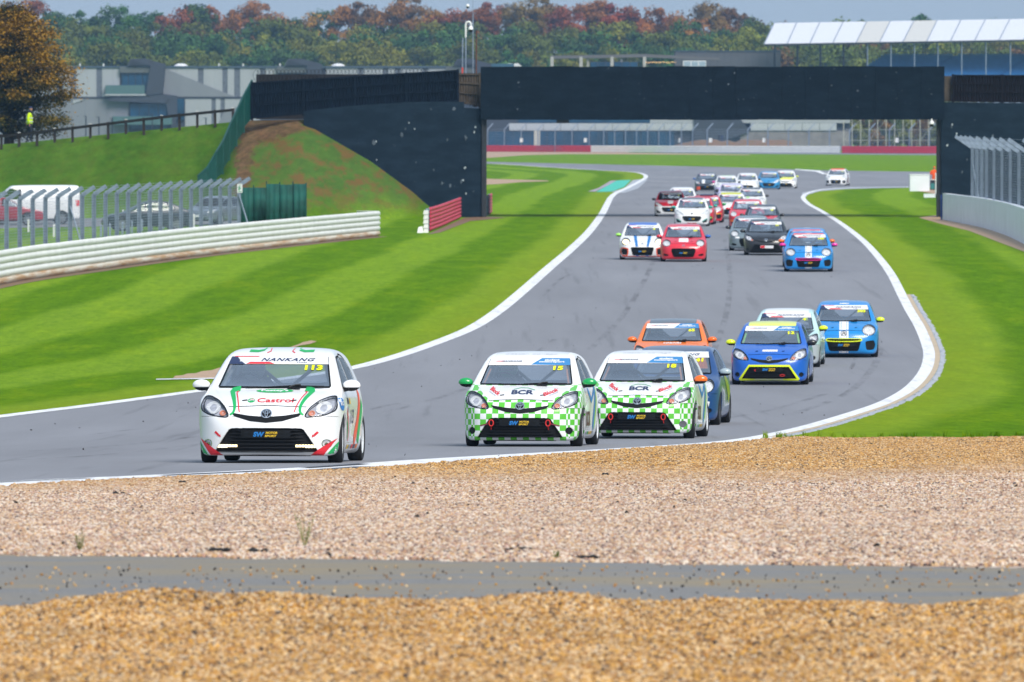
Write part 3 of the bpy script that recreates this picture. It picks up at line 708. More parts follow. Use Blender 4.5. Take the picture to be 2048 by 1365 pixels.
# black screen fences on the wing walls
def screen_fence(name, label, top, bot, D, bays, m, ribs=.14):
    """top, bot: two pixel points each; corrugated sheets between posts, one panel per bay"""
    a0, a1 = W(top[0][0], top[0][1], D), W(top[-1][0], top[-1][1], D)
    root = empty(name, (a0.x, D, W(bot[0][0], bot[0][1], D).z)); tag(root, label, 'fence')
    loc = root.location.copy()
    def zat(ps, px): 
        xs = [p[0] for p in ps]; ys = [p[1] for p in ps]; return W(px, float(np.interp(px, xs, ys)), D).z
    x0, x1 = top[0][0], top[-1][0]
    for b in range(bays):
        p0 = x0 + (x1 - x0) * b / bays; p1 = x0 + (x1 - x0) * (b + 1) / bays
        n = max(6, int((W(p1, 0, D).x - W(p0, 0, D).x) / ribs) * 2); v = []; f = []
        for i in range(n + 1):
            px = p0 + (p1 - p0) * i / n; X = W(px, 0, D).x; dy = .025 if i % 2 else -.025
            v += [(X - loc.x, dy, zat(bot, px) - loc.z), (X - loc.x, dy, zat(top, px) - loc.z), (X - loc.x, dy + .02, zat(bot, px) - loc.z), (X - loc.x, dy + .02, zat(top, px) - loc.z)]
            if i: k = 4 * (i - 1); f += [(k, k + 4, k + 5, k + 1), (k + 2, k + 3, k + 7, k + 6), (k + 1, k + 5, k + 7, k + 3)]
        mesh_ob('panel', v, f, m, root)
        for q in (.04, .36, .68, .97):
            za0 = zat(bot, p0) * (1 - q) + zat(top, p0) * q; za1 = zat(bot, p1) * (1 - q) + zat(top, p1) * q
            MB().bar((W(p0, 0, D).x - loc.x, -.05, za0 - loc.z), (W(p1, 0, D).x - loc.x, -.05, za1 - loc.z), .05, .09).build('rail', M_STEEL_D if m is M_GREEN else m, root)
    for b in range(bays + 1):
        px = x0 + (x1 - x0) * b / bays; X = W(px, 0, D).x - loc.x
        MB().box(X - .06, X + .06, -.10, .06, zat(bot, px) - loc.z - .1, zat(top, px) - loc.z + .03).build('post', m, root)
    return root
screen_fence('screen_fence', 'long black corrugated screen fence on top of the left wing wall', [(504, 165), (620, 158), (760, 149), (916, 140)], [(504, 238), (607, 229), (760, 212), (916, 205)], DB + .6, 4, M_FENCEB)
screen_fence('screen_fence', 'dark brown screen fence above the right bridge abutment', [(1906, 150), (2300, 151)], [(1906, 204), (2300, 209)], DB + .7, 4, mat('very dark brown sheeting', (.008, .006, .008), .9, var=.3, spec=.15))
t = screen_fence('screen_fence', 'brown boarded end screen between black fence and bridge deck', [(917, 147), (960, 147)], [(917, 206), (960, 214)], DB + 1.2, 1, M_BROWN)
# wire coils behind the black fence
cf = MB()
for i in range(46):
    px = 512 + i * 7.6; c = W(px, 151 - (px - 512) * .008, DB + 3)
    cf.tube([c + Vector((math.cos(a) * .16, math.sin(a * .5) * .1, math.sin(a) * .30)) for a in np.linspace(0, 2 * math.pi, 9)], .012, 4, False)
c0 = W(512, 150, DB + 3); o = cf.build('coil', M_STEEL_D); 
root = empty('rear_screen', (c0.x, DB + 3.2, ZFAR + 5.2)); tag(root, 'dark hedge coloured screen with coiled wire seen over the black fence', 'fence')
o.parent = root; o.location = -root.location; o['kind'] = 'stuff'
MB().box(0, W(800, 0, DB + 3).x - c0.x, .1, .2, 0, W(0, 149, DB + 3).z - root.location.z).build('panel', mat('matt black brown mesh', (.016, .014, .016), .9, var=.5, vscale=6), root)

# mast group at the end of the fence
def cyl_px(name, m, pts, D, r, parent, n=8):
    mb = MB().tube([W(px, py, D) - parent.location for px, py in pts], r, n); return mb.build(name, m, parent, True)
DM = DB + 1.6
mast = empty('camera_mast', W(931, 210, DM)); tag(mast, 'grey mast with white swan neck and hanging dome camera', 'camera mast')
cyl_px('pole', M_STEEL, [(931.5, 210), (931.5, 75)], DM, .033, mast)
M_WPL = mat('white plastic', (.8, .8, .8), .35, coat=.3); M_BDOME = mat('smoked black dome', (.01, .012, .02), .12, coat=.6)
cyl_px('swan_neck', M_WPL, [(931.5, 75)] + [(936.8 - 5.3 * math.cos(a), 50 - 6 * math.sin(a)) for a in np.linspace(0, math.pi, 9)] + [(942, 53)], DM, .05, mast)
def dome(parent, c, s, name='dome_housing'):
    p = Vector(c) - parent.location; prof = [(0, .16), (.07, .15), (.115, .09), (.135, 0), (.135, -.04), (.10, -.04)]
    v = []; f = []; n = 14
    for (rr, z) in prof:
        for j in range(n): a = 2 * math.pi * j / n; v.append((rr * s * math.cos(a), rr * s * math.sin(a), z * s))
    for i in range(len(prof) - 1):
        for j in range(n): q = (j + 1) % n; f.append((i * n + j, i * n + q, (i + 1) * n + q, (i + 1) * n + j))
    h = mesh_ob(name, v, f, M_WPL, parent, True, p); v = []; f = []; prof = [(.11, -.04), (.105, -.10), (.08, -.155), (.04, -.18), (.001, -.185)]
    for (rr, z) in prof:
        for j in range(n): a = 2 * math.pi * j / n; v.append((rr * s * math.cos(a), rr * s * math.sin(a), z * s))
    for i in range(len(prof) - 1):
        for j in range(n): q = (j + 1) % n; f.append((i * n + j, (i + 1) * n + j, (i + 1) * n + q, i * n + q))
    mesh_ob('dome_glass', v, f, M_BDOME, h, True)
dome(mast, W(941.5, 58.5, DM), 1.0)
tm = empty('camera_mast', W(946, 215, DM)); tag(tm, 'thin tall grey pole beside the swan neck with a small camera on top', 'camera mast')
cyl_px('pole', M_STEEL, [(946, 215), (946, 28)], DM, .028, tm)
cyl_px('arm', M_STEEL, [(946, 30), (946, 1), (938, -3), (935.5, 6)], DM, .015, tm)
dome(tm, W(935.5, 12.5, DM), .72)
rp = empty('marker_pole', W(924.5, 205, DM)); tag(rp, 'pole painted red below and grey above, next to the white box', 'pole')
cyl_px('lower_sleeve', mat('signal red paint', (.65, .07, .05), .5), [(924.5, 208), (924.8, 135)], DM, .045, rp); cyl_px('upper_pole', M_STEEL, [(924.8, 135), (925.5, 76)], DM, .032, rp)
bp_ = empty('rusty_pole', W(953, 215, DM)); tag(bp_, 'rusty brown pole rising just left of the deck', 'pole')
cyl_px('shaft', mat('rusty steel', (.13, .045, .025), .8, var=.4), [(952, 215), (953, 61)], DM, .035, bp_); cyl_px('collar', M_STEEL_D, [(952.7, 77), (952.7, 75)], DM, .06, bp_)
bx_ = empty('junction_box', W(938.5, 183, DM)); tag(bx_, 'white junction box fixed between the poles', 'electrical box')
p0, p1 = W(934, 182, DM), W(943.5, 165, DM)
MB().box(-.13, .13, -.22, -.08, 0, p1.z - p0.z).build('case', M_WPL, bx_); MB().box(-.14, .14, -.23, -.07, p1.z - p0.z, p1.z - p0.z + .03).build('lid', M_WPL, bx_)
MB().tube([(.05, -.15, 0), (.06, -.15, -.4), (.04, -.15, -.8)], .02, 6).build('cable', M_STEEL_D, bx_, True)
cyl_px('bracket_arm', M_STEEL_D, [(950, 152), (950, 214)], DM + .3, .09, bx_)
for q in ((948, 190, 958, 178), (948, 190, 958, 200), (950, 152, 960, 152), (946, 190, 960, 190)): cyl_px('strut', M_STEEL, [(q[0], q[1]), (q[2], q[3])], DM + .2, .03, bx_)
dc = empty('dome_camera', W(1863.5, 243, DB - .2)); tag(dc, 'white dome camera hanging under the right end of the bridge', 'security camera')
dome(dc, W(1863.5, 247.5, DB - .2), 1.0); MB().box(-.03, .03, -.03, .3, -.05, .14).build('bracket', M_WPL, dc)

# ================================================================== BARRIERS AND FENCES
def armco(name, label, pts, rails, height, m, under=None, group=None, gap=.009):
    """corrugated steel barrier along a plan line; one part per tier of beam and one per post"""
    line = [Vector((p.x, p.y)) for p in pts]; root = empty(name, (line[0].x, line[0].y, gz(line[0].y))); tag(root, label, 'barrier', group); lc = root.location
    h = height / rails
    prof = [(0, 0), (-.012, .08), (-.042, .28), (-.052, .5), (-.042, .72), (-.012, .92), (0, 1)]
    for k in range(rails):
        v = []; f = []; n = len(prof); fine = line
        offs = [offset(fine, q[0]) for q in prof]
        for i in range(len(fine)):
            z = gz(fine[i].y) + .03 + k * h; w = .012 * noise.noise((fine[i].y * .35, k, 2))
            for j, q in enumerate(prof): o = offs[j][i]; v.append((o.x - lc.x, o.y - lc.y, z + gap / 2 + q[1] * (h - gap) - lc.z + w))
            if i:
                for j in range(n - 1): a = (i - 1) * n + j; f.append((a, a + n, a + n + 1, a + 1))
        o = mesh_ob('rail', v, f, under if (under and k == 0) else m, root, True)
        if gap: so = o.modifiers.new('thickness', 'SOLIDIFY'); so.thickness = .012; so.offset = 1
    d = 0; last = None
    for i, p in enumerate(line):
        if last is None or (p - last).length > 2.4:
            last = p; q = offset(line, .09)[i]; z = gz(p.y) - lc.z
            MB().box(q.x - lc.x - .05, q.x - lc.x + .05, q.y - lc.y - .04, q.y - lc.y + .04, z - .1, z + height).build('post', M_STEEL, root)
    return root
def dense(pts, step):
    out = []
    for a, b in zip(pts[:-1], pts[1:]):
        n = max(1, int((b - a).length / step)); out += [a.lerp(b, k / n) for k in range(n)]
    return out + [pts[-1]]
def gpx(pts): return [G(*p).xy for p in pts]
wl = dense([p for p in resample([tuple(q) for q in gpx([(-420, 690), (-160, 612), (0, 571), (180, 543), (400, 513), (600, 490), (752, 474)])], 3)], 1.5)
# turned-in end
e = wl[-1]; wl = wl + [e + Vector((.12, .8)), e + Vector((.02, 1.4)), e + Vector((-.35, 1.75)), e + Vector((-.9, 1.85))]
armco('crash_barrier', 'long white corrugated crash barrier at the left edge of the grass', wl, 5, 1.10, M_WHITE, M_RUST)
db = offset(wl, -.02); sheet('earth_strip', [p for p in offset(wl[:-4], .35)] + [p for p in offset(wl[:-4], -.55)][::-1], M_DIRT, .014)
rl = dense(gpx([(858, 464), (880, 456), (921, 437)]), 1.5)
armco('crash_barrier', 'short red crash barrier leading to the left bridge pillar', rl, 6, 1.08, M_RED)
p = G(852, 466); wb = empty('barrier_end', p); tag(wb, 'white stacked end pieces in front of the red crash barrier', 'barrier end')
for i in range(5): MB().hexa([(-.13, -.1, i * .21), (.11, -.1, i * .21), (.11, 1.2, i * .21), (-.13, 1.2, i * .21)], [(-.10 + .03 * (i % 2), -.1, i * .21 + .18), (.1, -.1, i * .21 + .18), (.1, 1.2, i * .21 + .18), (-.1, 1.2, i * .21 + .18)]).build('block', M_WHITE, wb)
p2 = G(845, 467); MB().hexa([(-.4, -.6, 0), (-.12, -.6, 0), (-.12, .2, 0), (-.4, .2, 0)], [(-.34, -.5, .26), (-.16, -.5, .3), (-.16, .1, .3), (-.34, .1, .26)]).build('kerb_stone', M_WHITE, wb)
armco('crash_barrier', 'end of a red crash barrier showing beyond the left bridge pillar', dense([Vector((GX(977, 462).x, 462.5)), Vector((GX(983, 476).x, 476))], 1.2), 6, 1.08, M_RED)
sheet('earth_strip', gpx([(855, 470), (930, 436), (975, 434), (1012, 436), (975, 440), (940, 443), (880, 466)]), M_DIRT, .012)

def catch_fence(name, label, pts, n, height, lean=(-.45, .38), cat='fence', side=1, sign=None, braces=(), wires=True, pw=.14, vstep=.30):
    """steel posts with cranked tops and wire mesh between them"""
    line = [Vector((p.x, p.y)) for p in pts]; L = sum((b - a).length for a, b in zip(line[:-1], line[1:])); P = []
    for i in range(n):
        d = L * i / (n - 1); 
        for a, b in zip(line[:-1], line[1:]):
            l = (b - a).length
            if d <= l + 1e-6: P.append(a.lerp(b, min(1, d / l))); break
            d -= l
    root = empty(name, (P[0].x, P[0].y, gz(P[0].y))); tag(root, label, cat); lc = root.location; hb = height - .5
    proto = None
    for i, p in enumerate(P):
        if proto is None:
            m = MB(); m.box(-pw / 2, pw / 2, -.012, .012, -.1, hb); m.box(-pw / 2, -pw / 2 + .02, -.07, .07, -.1, hb); m.box(pw / 2 - .02, pw / 2, -.07, .07, -.1, hb)
            m.bar((0, 0, hb - .03), (lean[0] * -side, 0, hb + lean[1]), .10, .17)
            proto = m.build('post', M_STEEL, root); proto.location = (0, 0, 0)
        else:
            c = inst(proto, root); c.location = (p.x - lc.x, p.y - lc.y, gz(p.y) - lc.z)
    for i in braces:
        p = P[i]; MB().tube([(p.x - lc.x - .55 * side * -1, p.y - lc.y - .3, gz(p.y) - lc.z), (p.x - lc.x, p.y - lc.y - .08, gz(p.y) - lc.z + hb * .8)], .035, 6).build('brace', M_STEEL, root)
    if wires:
        for kind, mb in (('h', MB()), ('v', MB())):
            if kind == 'h':
                zs = list(np.arange(.25, hb, .11))
                for a, b in zip(P[:-1], P[1:]):
                    for z in zs:
                        sg = .0 if z < hb - .3 else 0
                        A = Vector((a.x - lc.x, a.y - lc.y - .05, gz(a.y) - lc.z + z)); B = Vector((b.x - lc.x, b.y - lc.y - .05, gz(b.y) - lc.z + z)); mb.bar(A, B, .011, .011)
                    for q in (.3, .65, 1.0):
                        A = Vector((a.x - lc.x - lean[0] * -1 * -side * q * -1, a.y - lc.y, gz(a.y) - lc.z + hb + lean[1] * q)); A.x = a.x - lc.x + lean[0] * -side * q
                        B = Vector((b.x - lc.x + lean[0] * -side * q, b.y - lc.y, gz(b.y) - lc.z + hb + lean[1] * q)); mb.bar(A, B, .012)
            else:
                for a, b in zip(P[:-1], P[1:]):
                    nn_ = max(2, int((b - a).length / vstep))
                    for j in range(nn_):
                        q = a.lerp(b, j / nn_); z0 = gz(q.y) - lc.z; mb.bar((q.x - lc.x, q.y - lc.y - .055, z0 + .2), (q.x - lc.x, q.y - lc.y - .055, z0 + hb), .011, .011)
            o = mesh_ob('wire_mesh', mb.v, mb.f, M_STEEL, root); o['kind'] = 'stuff'
    return root, P
_a, _b = GX(13, 322), GX(478, 388); fl = [_a - (_b - _a) * 5 / 21, _b]
cf1, P1 = catch_fence('catch_fence', 'tall grey debris fence with cranked posts behind the white crash barrier', fl, 27, 2.72, lean=(-.5, .30), braces=(10, 26), pw=.16)
sg = empty('safety_sign', W(479.5, 377.5, 387)); tag(sg, 'small white sign with a green figure on the last fence post', 'sign')
MB().box(-.12, .12, -.02, 0, -.19, .21).build('board', M_WPL, sg)
MG = mat('sign green', (.01, .28, .12), .5)
MB().box(-.03, .015, -.028, -.021, .02, .10).box(-.08, -.03, -.028, -.021, .05, .075).box(.0, .06, -.028, -.021, -.03, .02).box(-.06, -.01, -.028, -.021, -.08, .02).box(-.01, .03, -.028, -.021, .11, .16).build('figure', MG, sg)
MB().box(-.08, .08, -.028, -.021, -.15, -.12).build('caption_bar', MG, sg)
# white marker stakes and short stakes between fence and cars
for i, (px, py, h) in enumerate([(57, 465, .55), (108, 474, .5), (202, 474, .5), (220, 472, .5), (246, 441, .5), (245, 468, .5), (264, 466, .5), (284, 463, .5), (304, 461, .5), (327, 458, .5), (416, 426, .5), (360, 450, .3), (388, 455, .6)]):
    g_ = G(px, py); s_ = MB().box(-.04, .04, -.03, .03, 0, h).hexa([(-.04, -.03, h), (.04, -.03, h), (.04, .03, h), (-.04, .03, h)], [(-.02, -.01, h + .05), (.02, -.01, h + .05), (.02, .01, h + .05), (-.02, .01, h + .05)]).build('marker_stake', M_WPL if i in (0, 1, 4, 10, 12) else M_STEEL)
    s_.location = g_; wh = i in (0, 1, 4, 10, 12); tag(s_, '%s marker stake behind the debris fence, %s %s one from the left' % (('white', ['first', 'second', 'third', 'fourth', 'fifth'][[0, 1, 4, 12, 10].index(i)], 'white') if wh else ('grey', ['first', 'second', 'third', 'fourth', 'fifth', 'sixth', 'seventh', 'eighth'][[2, 3, 5, 6, 7, 8, 9, 11].index(i)], 'grey')), 'stake', 'marker stakes behind the fence')
# green mesh screens at the end
def green_screen(x0, x1, ytop, D, label, strips):
    a, b = GX(x0, D), GX(x1, D); root = empty('mesh_screen', a); tag(root, label, 'screen fence'); zt_ = W(x0, ytop, D).z - a.z
    for i in range(strips):
        u0 = (b.x - a.x) * i / strips; u1 = (b.x - a.x) * (i + 1) / strips - .015; hh = zt_ + rnd.uniform(-.05, .03); n = 8; v = []; f = []
        for j in range(n + 1):
            u = u0 + (u1 - u0) * j / n; y = .05 * math.sin(j * 1.9 + i)
            v += [(u, y, 0), (u, y + .02 * math.sin(j), hh * .5), (u, y, hh)]
            if j: k = 3 * (j - 1); f += [(k, k + 3, k + 4, k + 1), (k + 1, k + 4, k + 5, k + 2)]
        o = mesh_ob('netting', v, f, M_NET, root, True); o.modifiers.new('t', 'SOLIDIFY').thickness = .01
        MB().tube([(u0, .08, -.1), (u0, .08, hh + .12)], .03, 6).build('post', M_GREEN, root)
    MB().tube([(u1 + .02, .08, -.1), (u1 + .02, .08, hh + .05)], .03, 6).build('post', M_GREEN, root)
M_NET = N('green windbreak netting'); k = M_NET; tc = k.n('TexCoord').outputs['Object']
w1 = k.n('TexWave'); w1.inputs['Scale'].default_value = 2.6; k.l(tc, w1.inputs['Vector'])
k.l(k.mix(k.ramp(k.noise(tc, 1.6, 4), [(.35, (0, 0, 0)), (.7, (1, 1, 1))]), (.001, .050, .040), (.003, .105, .085)), k.b.inputs['Base Color']); k.b.inputs['Roughness'].default_value = .8
k.b.inputs['Alpha'].default_value = .93
M_NET = k.m
green_screen(481, 533, 375, 392, 'lower green netting screen next to the sign post', 2)
green_screen(533, 612, 369, 391, 'taller green netting screen at the foot of the bank', 3)
# dark green palisade climbing the bank
def climb_fence():
    a = [(504, 161, 236), (488, 190, 262), (473, 222, 290), (459, 252, 318), (446, 282, 345), (432, 305, 362), (415, 335, 372), (396, 352, 378)]
    Ds = [455, 453.2, 451.2, 449.0, 446.5, 444.2, 443.2, 442.6]
    g0 = W(504, 236, 455); root = empty('palisade_fence', g0); tag(root, 'dark green steel sheet fence stepping down the grass bank', 'fence')
    for i in range(len(a) - 1):
        (x0, t0, b0), (x1, t1, b1) = a[i], a[i + 1]; d0, d1 = Ds[i], Ds[i + 1]; n = 8
        v = []; f = []
        for j in range(n + 1):
            q = j / n; px = x0 + (x1 - x0) * q; D = d0 + (d1 - d0) * q; top = W(px, t0 + (t1 - t0) * q, D); bot = W(px, b0 + (b0 * .3 + b1 * .7 - b0) * q, D); e = Vector((.03, 0, 0)) * (1 if j % 2 else -1)
            v += [tuple(bot + e - g0), tuple(top + e - g0)]
            if j: k = 2 * (j - 1); f.append((k, k + 2, k + 3, k + 1))
        o = mesh_ob('panel', v, f, M_GREEN, root); o.modifiers.new('t', 'SOLIDIFY').thickness = .02
        A, B = W(x0, t0, d0) - g0, W(x1, t1, d1) - g0
        MB().bar(A, B, .09, .06).build('rail', M_GREEN, root); MB().tube([W(x0, b0 + 4, d0) - g0, W(x0, t0 - 1, d0) - g0], .05, 6).build('post', M_GREEN, root)
climb_fence()
# trodden brown path beside it, laid on the bank
def bank_sheet(name, quads, m, dz):
    v = []; f = []
    for (x0, x1, y0, y1) in quads:
        nx_, ny_ = max(1, int((x1 - x0) / .35)), max(1, int((y1 - y0) / .35)); k = len(v)
        for j in range(ny_ + 1):
            for i in range(nx_ + 1):
                x = x0 + (x1 - x0) * i / nx_ + .5 * noise.noise((y0 + j * .45, i * .8, 1)); y = y0 + (y1 - y0) * j / ny_
                v.append((x, y, gz(y) + bank(x, y) + dz))
        for j in range(ny_):
            for i in range(nx_): a = k + j * (nx_ + 1) + i; f.append((a, a + 1, a + nx_ + 2, a + nx_ + 1))
    o = mesh_ob(name, v, f, m, smooth=True); o['kind'] = 'structure'; return o
if 0: bank_sheet('earth_path', [(-14.85, -13.8, 443.2, 455.2)], M_DIRT, .05)

# timber rail fence on the crest of the bank
def crest(px):
    D = float(np.interp(px, [-250, 0, 470], [481, 473.5, 458])); x = ray(px, 300)[0] * D; return Vector((x, D, gz(D) + bank(x, D)))
rf = empty('timber_fence', crest(470)); tag(rf, 'low dark timber rail fence along the top of the grass bank', 'fence'); lc = rf.location
xs = list(np.linspace(466, -140, 18)); proto = None
tops = []
for i, px in enumerate(xs):
    c = crest(px); hgt = .74
    if proto is None: proto = MB().box(-.07, .07, -.06, .06, -.2, hgt).build('post', M_WOODD, rf); proto.location = c - lc
    else: q = inst(proto, rf); q.location = c - lc; q.rotation_euler = (0, rnd.uniform(-.03, .03), 0)
    if i % 2 == 0: MB().box(-.08, .08, -.07, .07, hgt, hgt + .03).build('cap', M_WPL, rf, loc=c - lc)
    tops.append(c - lc)
for a, b in zip(tops[:-1], tops[1:]): MB().bar(a + Vector((0, -.07, .64)), b + Vector((0, -.07, .64)), .05, .15).build('rail', M_WOODD, rf)
MB().bar(tops[0] + Vector((0, 0, .06)), tops[-1] + Vector((0, 0, .06)), .1, .08)

# right-hand white wall with debris fence
ww = dense([p for p in resample([tuple(q) for q in gpx([(1885, 440), (1955, 454), (2010, 471), (2055, 492), (2200, 560)])], 4)], 2)
root = empty('concrete_wall', (ww[0].x, ww[0].y, gz(ww[0].y))); tag(root, 'white painted concrete wall right of the track by the bridge', 'wall'); lc = root.location
seg = 4
for i in range(0, len(ww) - 1, seg):
    part = ww[i:i + seg + 1]; a = offset(ww, 0)[i:i + seg + 1]; b = offset(ww, .25)[i:i + seg + 1]; v = []; f = []
    for j in range(len(part)):
        z = gz(part[j].y) - lc.z; h = 1.36 + .12 * min(1, (450 - part[j].y) / 90)
        for P_, zz in ((a[j], -.1), (a[j], h), (b[j], h), (b[j], -.1)): v.append((P_.x - lc.x, P_.y - lc.y, z + zz))
        if j:
            k = 4 * (j - 1)
            for q in range(4): f.append((k + q, k + (q + 1) % 4, k + 4 + (q + 1) % 4, k + 4 + q))
    k = 4 * (len(part) - 1); f += [(0, 1, 2, 3), (k + 3, k + 2, k + 1, k)]
    mesh_ob('panel', v, f, M_WALLW, root)
MB().box(-.10, -.02, -.1, .2, 0, 1.30).build('end_post', mat('blue painted edge', (.03, .08, .3), .6), root)
fr_ = [GX(1944, 432), GX(1975, 405), GX(2060, 362), GX(2200, 330)]
catch_fence('catch_fence', 'grey debris fence with cranked posts behind the white wall', fr_, 13, 4.3, lean=(.85, .55), braces=(0,), pw=.12, vstep=1.3)
# low white wall, post and marshal beyond the right pillar
mw = empty('low_wall', G(1820, 383)); tag(mw, 'short white wall block standing on the grass beyond the bridge', 'wall')
D_ = mw.location.y; wdt = GX(1859, D_).x - GX(1820, D_).x
MB().box(0, wdt, 0, 1.2, -.05, 1.20).build('block', M_WALLW, mw); MB().box(-.02, wdt + .02, -.03, 1.23, 1.20, 1.26).build('coping', M_WALLW, mw)
wp = empty('guard_post', GX(1874.5, 575)); tag(wp, 'white upright board against the right bridge pillar', 'post')
MB().box(-.12, .10, 0, .4, 0, W(0, 346, 575).z - wp.location.z).build('board', M_WALLW, wp); MB().box(-.9, 0, .0, .4, 0, .25).build('foot', M_WALLW, wp)
cr = empty('equipment_crate', G(1861, 380.5)); tag(cr, 'dark crate beside the short white wall', 'crate')
MB().box(0, .34, 0, .5, 0, .75).build('body', M_STEEL_D, cr); MB().box(.02, .32, -.02, .0, .08, .5).build('panel', mat('teal panel', (.03, .2, .2), .6), cr); MB().box(-.02, .36, -.02, .52, .75, .8).build('lid', M_WHITE, cr)
# ================================================================== CAR BODIES
def poly_sdf(px, py, poly):
    """signed distance (negative inside) of many points to a closed polygon"""
    P = np.array(poly, float); best = np.full(px.shape, 1e9); ins = np.zeros(px.shape, bool)
    for i in range(len(P)):
        ax, ay = P[i]; bx, by = P[(i + 1) % len(P)]; dx, dy = bx - ax, by - ay; L2 = dx * dx + dy * dy + 1e-12
        t = np.clip(((px - ax) * dx + (py - ay) * dy) / L2, 0, 1); best = np.minimum(best, np.hypot(px - ax - t * dx, py - ay - t * dy))
        c = (ay > py) != (by > py)
        with np.errstate(divide='ignore', invalid='ignore'): ins ^= c & (px < (dx) * (py - ay) / (dy if dy else 1e-12) + ax)
    return np.where(ins, -best, best)
def smax(a, b, k):
    h = np.clip(.5 - .5 * (b - a) / k, 0, 1); return b + (a - b) * h + k * h * (1 - h)
def smooth_poly(pts, it=1):
    for _ in range(it):
        out = []
        for i in range(len(pts)):
            a, b = pts[i], pts[(i + 1) % len(pts)]; out += [(a[0] * .75 + b[0] * .25, a[1] * .75 + b[1] * .25), (a[0] * .25 + b[0] * .75, a[1] * .25 + b[1] * .75)]
        pts = out
    return pts
def mirror(half): return half + [(-x, y) for x, y in half[::-1] if abs(x) > 1e-6]

def body_surface(side, front, plan, c=(0, 0, .62), half=(.8, 1.7, .6), n=44, k=.06, bow=.10, crown=.03, extra=None, nose_bow=None):
    """closed quad surface: the smooth intersection of a side, a front and a plan outline, found along rays from the middle"""
    side, front, plan = smooth_poly(side, 1), smooth_poly(front, 1), smooth_poly(plan, 1)
    V = {}; F = []; lst = []
    def vid(i, j, l, ax, sgn):
        g = [0, 0, 0]; g[ax] = sgn * n; o = [a for a in range(3) if a != ax]; g[o[0]] = i; g[o[1]] = j; key = tuple(g)
        if key not in V: V[key] = len(lst); lst.append(key)
        return V[key]
    rng = list(range(-n, n + 1, 2))
    for ax in range(3):
        for sgn in (-1, 1):
            for a, b in zip(rng[:-1], rng[1:]):
                for c_, d in zip(rng[:-1], rng[1:]):
                    q = [vid(a, c_, 0, ax, sgn), vid(b, c_, 0, ax, sgn), vid(b, d, 0, ax, sgn), vid(a, d, 0, ax, sgn)]
                    F.append(q)
    D = np.array(lst, float) / n; D = np.tan(D * .80) / math.tan(.80)
    D = D * np.array(half) * 1.0; C = np.array(c)
    L = np.linalg.norm(D, axis=1, keepdims=True)
    def f(P):
        x, y, z = P[:, 0], P[:, 1], P[:, 2]; x2 = x * x
        yy = np.where(y < 0, y - bow * x2 * np.clip(-y / .6, 0, 1), y + bow * .5 * x2 * np.clip(y / .8, 0, 1))
        s = poly_sdf(yy, z + crown * x2, side); g = poly_sdf(x, z, front); p = poly_sdf(x, y, plan)
        r = smax(smax(s, g, k), p, k)
        if extra is not None: r = r - extra(x, y, z)
        return r
    lo = np.full(len(D), .02); hi = np.full(len(D), 2.2)
    for _ in range(22):
        m = (lo + hi) / 2; v = f(C + D * m[:, None]); lo = np.where(v < 0, m, lo); hi = np.where(v < 0, hi, m)
    P = C + D * ((lo + hi) / 2)[:, None]
    bm = bmesh.new(); vs = [bm.verts.new(p) for p in P]; 
    for q in F: bm.faces.new([vs[i] for i in q])
    bmesh.ops.recalc_face_normals(bm, faces=bm.faces); bm.normal_update()
    return bm

AX = {'front': (0, 2), 'side': (1, 2), 'top': (0, 1)}
def cut(bm, poly, view, pred):
    """cut the skin along the outline of a polygon seen from one side"""
    a, b = AX[view]; xs = [p[0] for p in poly]; ys = [p[1] for p in poly]; pad = .015
    x0, x1, y0, y1 = min(xs) - pad, max(xs) + pad, min(ys) - pad, max(ys) + pad
    n = len(poly)
    for i in range(n):
        p, q = poly[i], poly[(i + 1) % n]; d = (q[0] - p[0], q[1] - p[1]); L = math.hypot(*d)
        if L < 1e-6: continue
        no = [0, 0, 0]; no[a] = d[1] / L; no[b] = -d[0] / L; co = [0, 0, 0]; co[a] = p[0]; co[b] = p[1]
        ex0, ex1 = min(p[0], q[0]) - .05, max(p[0], q[0]) + .05; ey0, ey1 = min(p[1], q[1]) - .05, max(p[1], q[1]) + .05
        fs = []
        for f in bm.faces:
            c = f.calc_center_median()
            if not pred(c): continue
            va = [v.co[a] for v in f.verts]; vb = [v.co[b] for v in f.verts]
            if max(va) < ex0 or min(va) > ex1 or max(vb) < ey0 or min(vb) > ey1: continue
            fs.append(f)
        geom = set(fs)
        for f in fs: geom.update(f.edges); geom.update(f.verts)
        bmesh.ops.bisect_plane(bm, geom=list(geom), dist=1e-5, plane_co=co, plane_no=no)
def classify(bm, lay, idx, poly, view, pred, only=None):
    a, b = AX[view]; xs = [p[0] for p in poly]; ys = [p[1] for p in poly]; n = 0
    for f in bm.faces:
        if only is not None and f[lay] not in only: continue
        c = f.calc_center_median()
        if not (min(xs) <= c[a] <= max(xs) and min(ys) <= c[b] <= max(ys)) or not pred(c): continue
        if inside((c[a], c[b]), poly): f[lay] = idx; n += 1
    return n
def mir(poly): return [(-x, z) for x, z in poly[::-1]]
def circle(cx, cy, r, n=16, ry=None): return [(cx + r * math.cos(2 * math.pi * i / n), cy + (ry or r) * math.sin(2 * math.pi * i / n)) for i in range(n)]
def rpoly(pts, r=.03):
    """round the corners of a polygon"""
    out = []
    n = len(pts)
    for i in range(n):
        p = Vector(pts[i]); a = Vector(pts[i - 1]); b = Vector(pts[(i + 1) % n]); ra = min(r, (a - p).length * .45); rb = min(r, (b - p).length * .45)
        A = p + (a - p).normalized() * ra; B = p + (b - p).normalized() * rb
        for t in (0, .33, .67, 1): out.append(tuple((A * (1 - t) + p * t) * (1 - t) + (p * (1 - t) + B * t) * t))
    return out

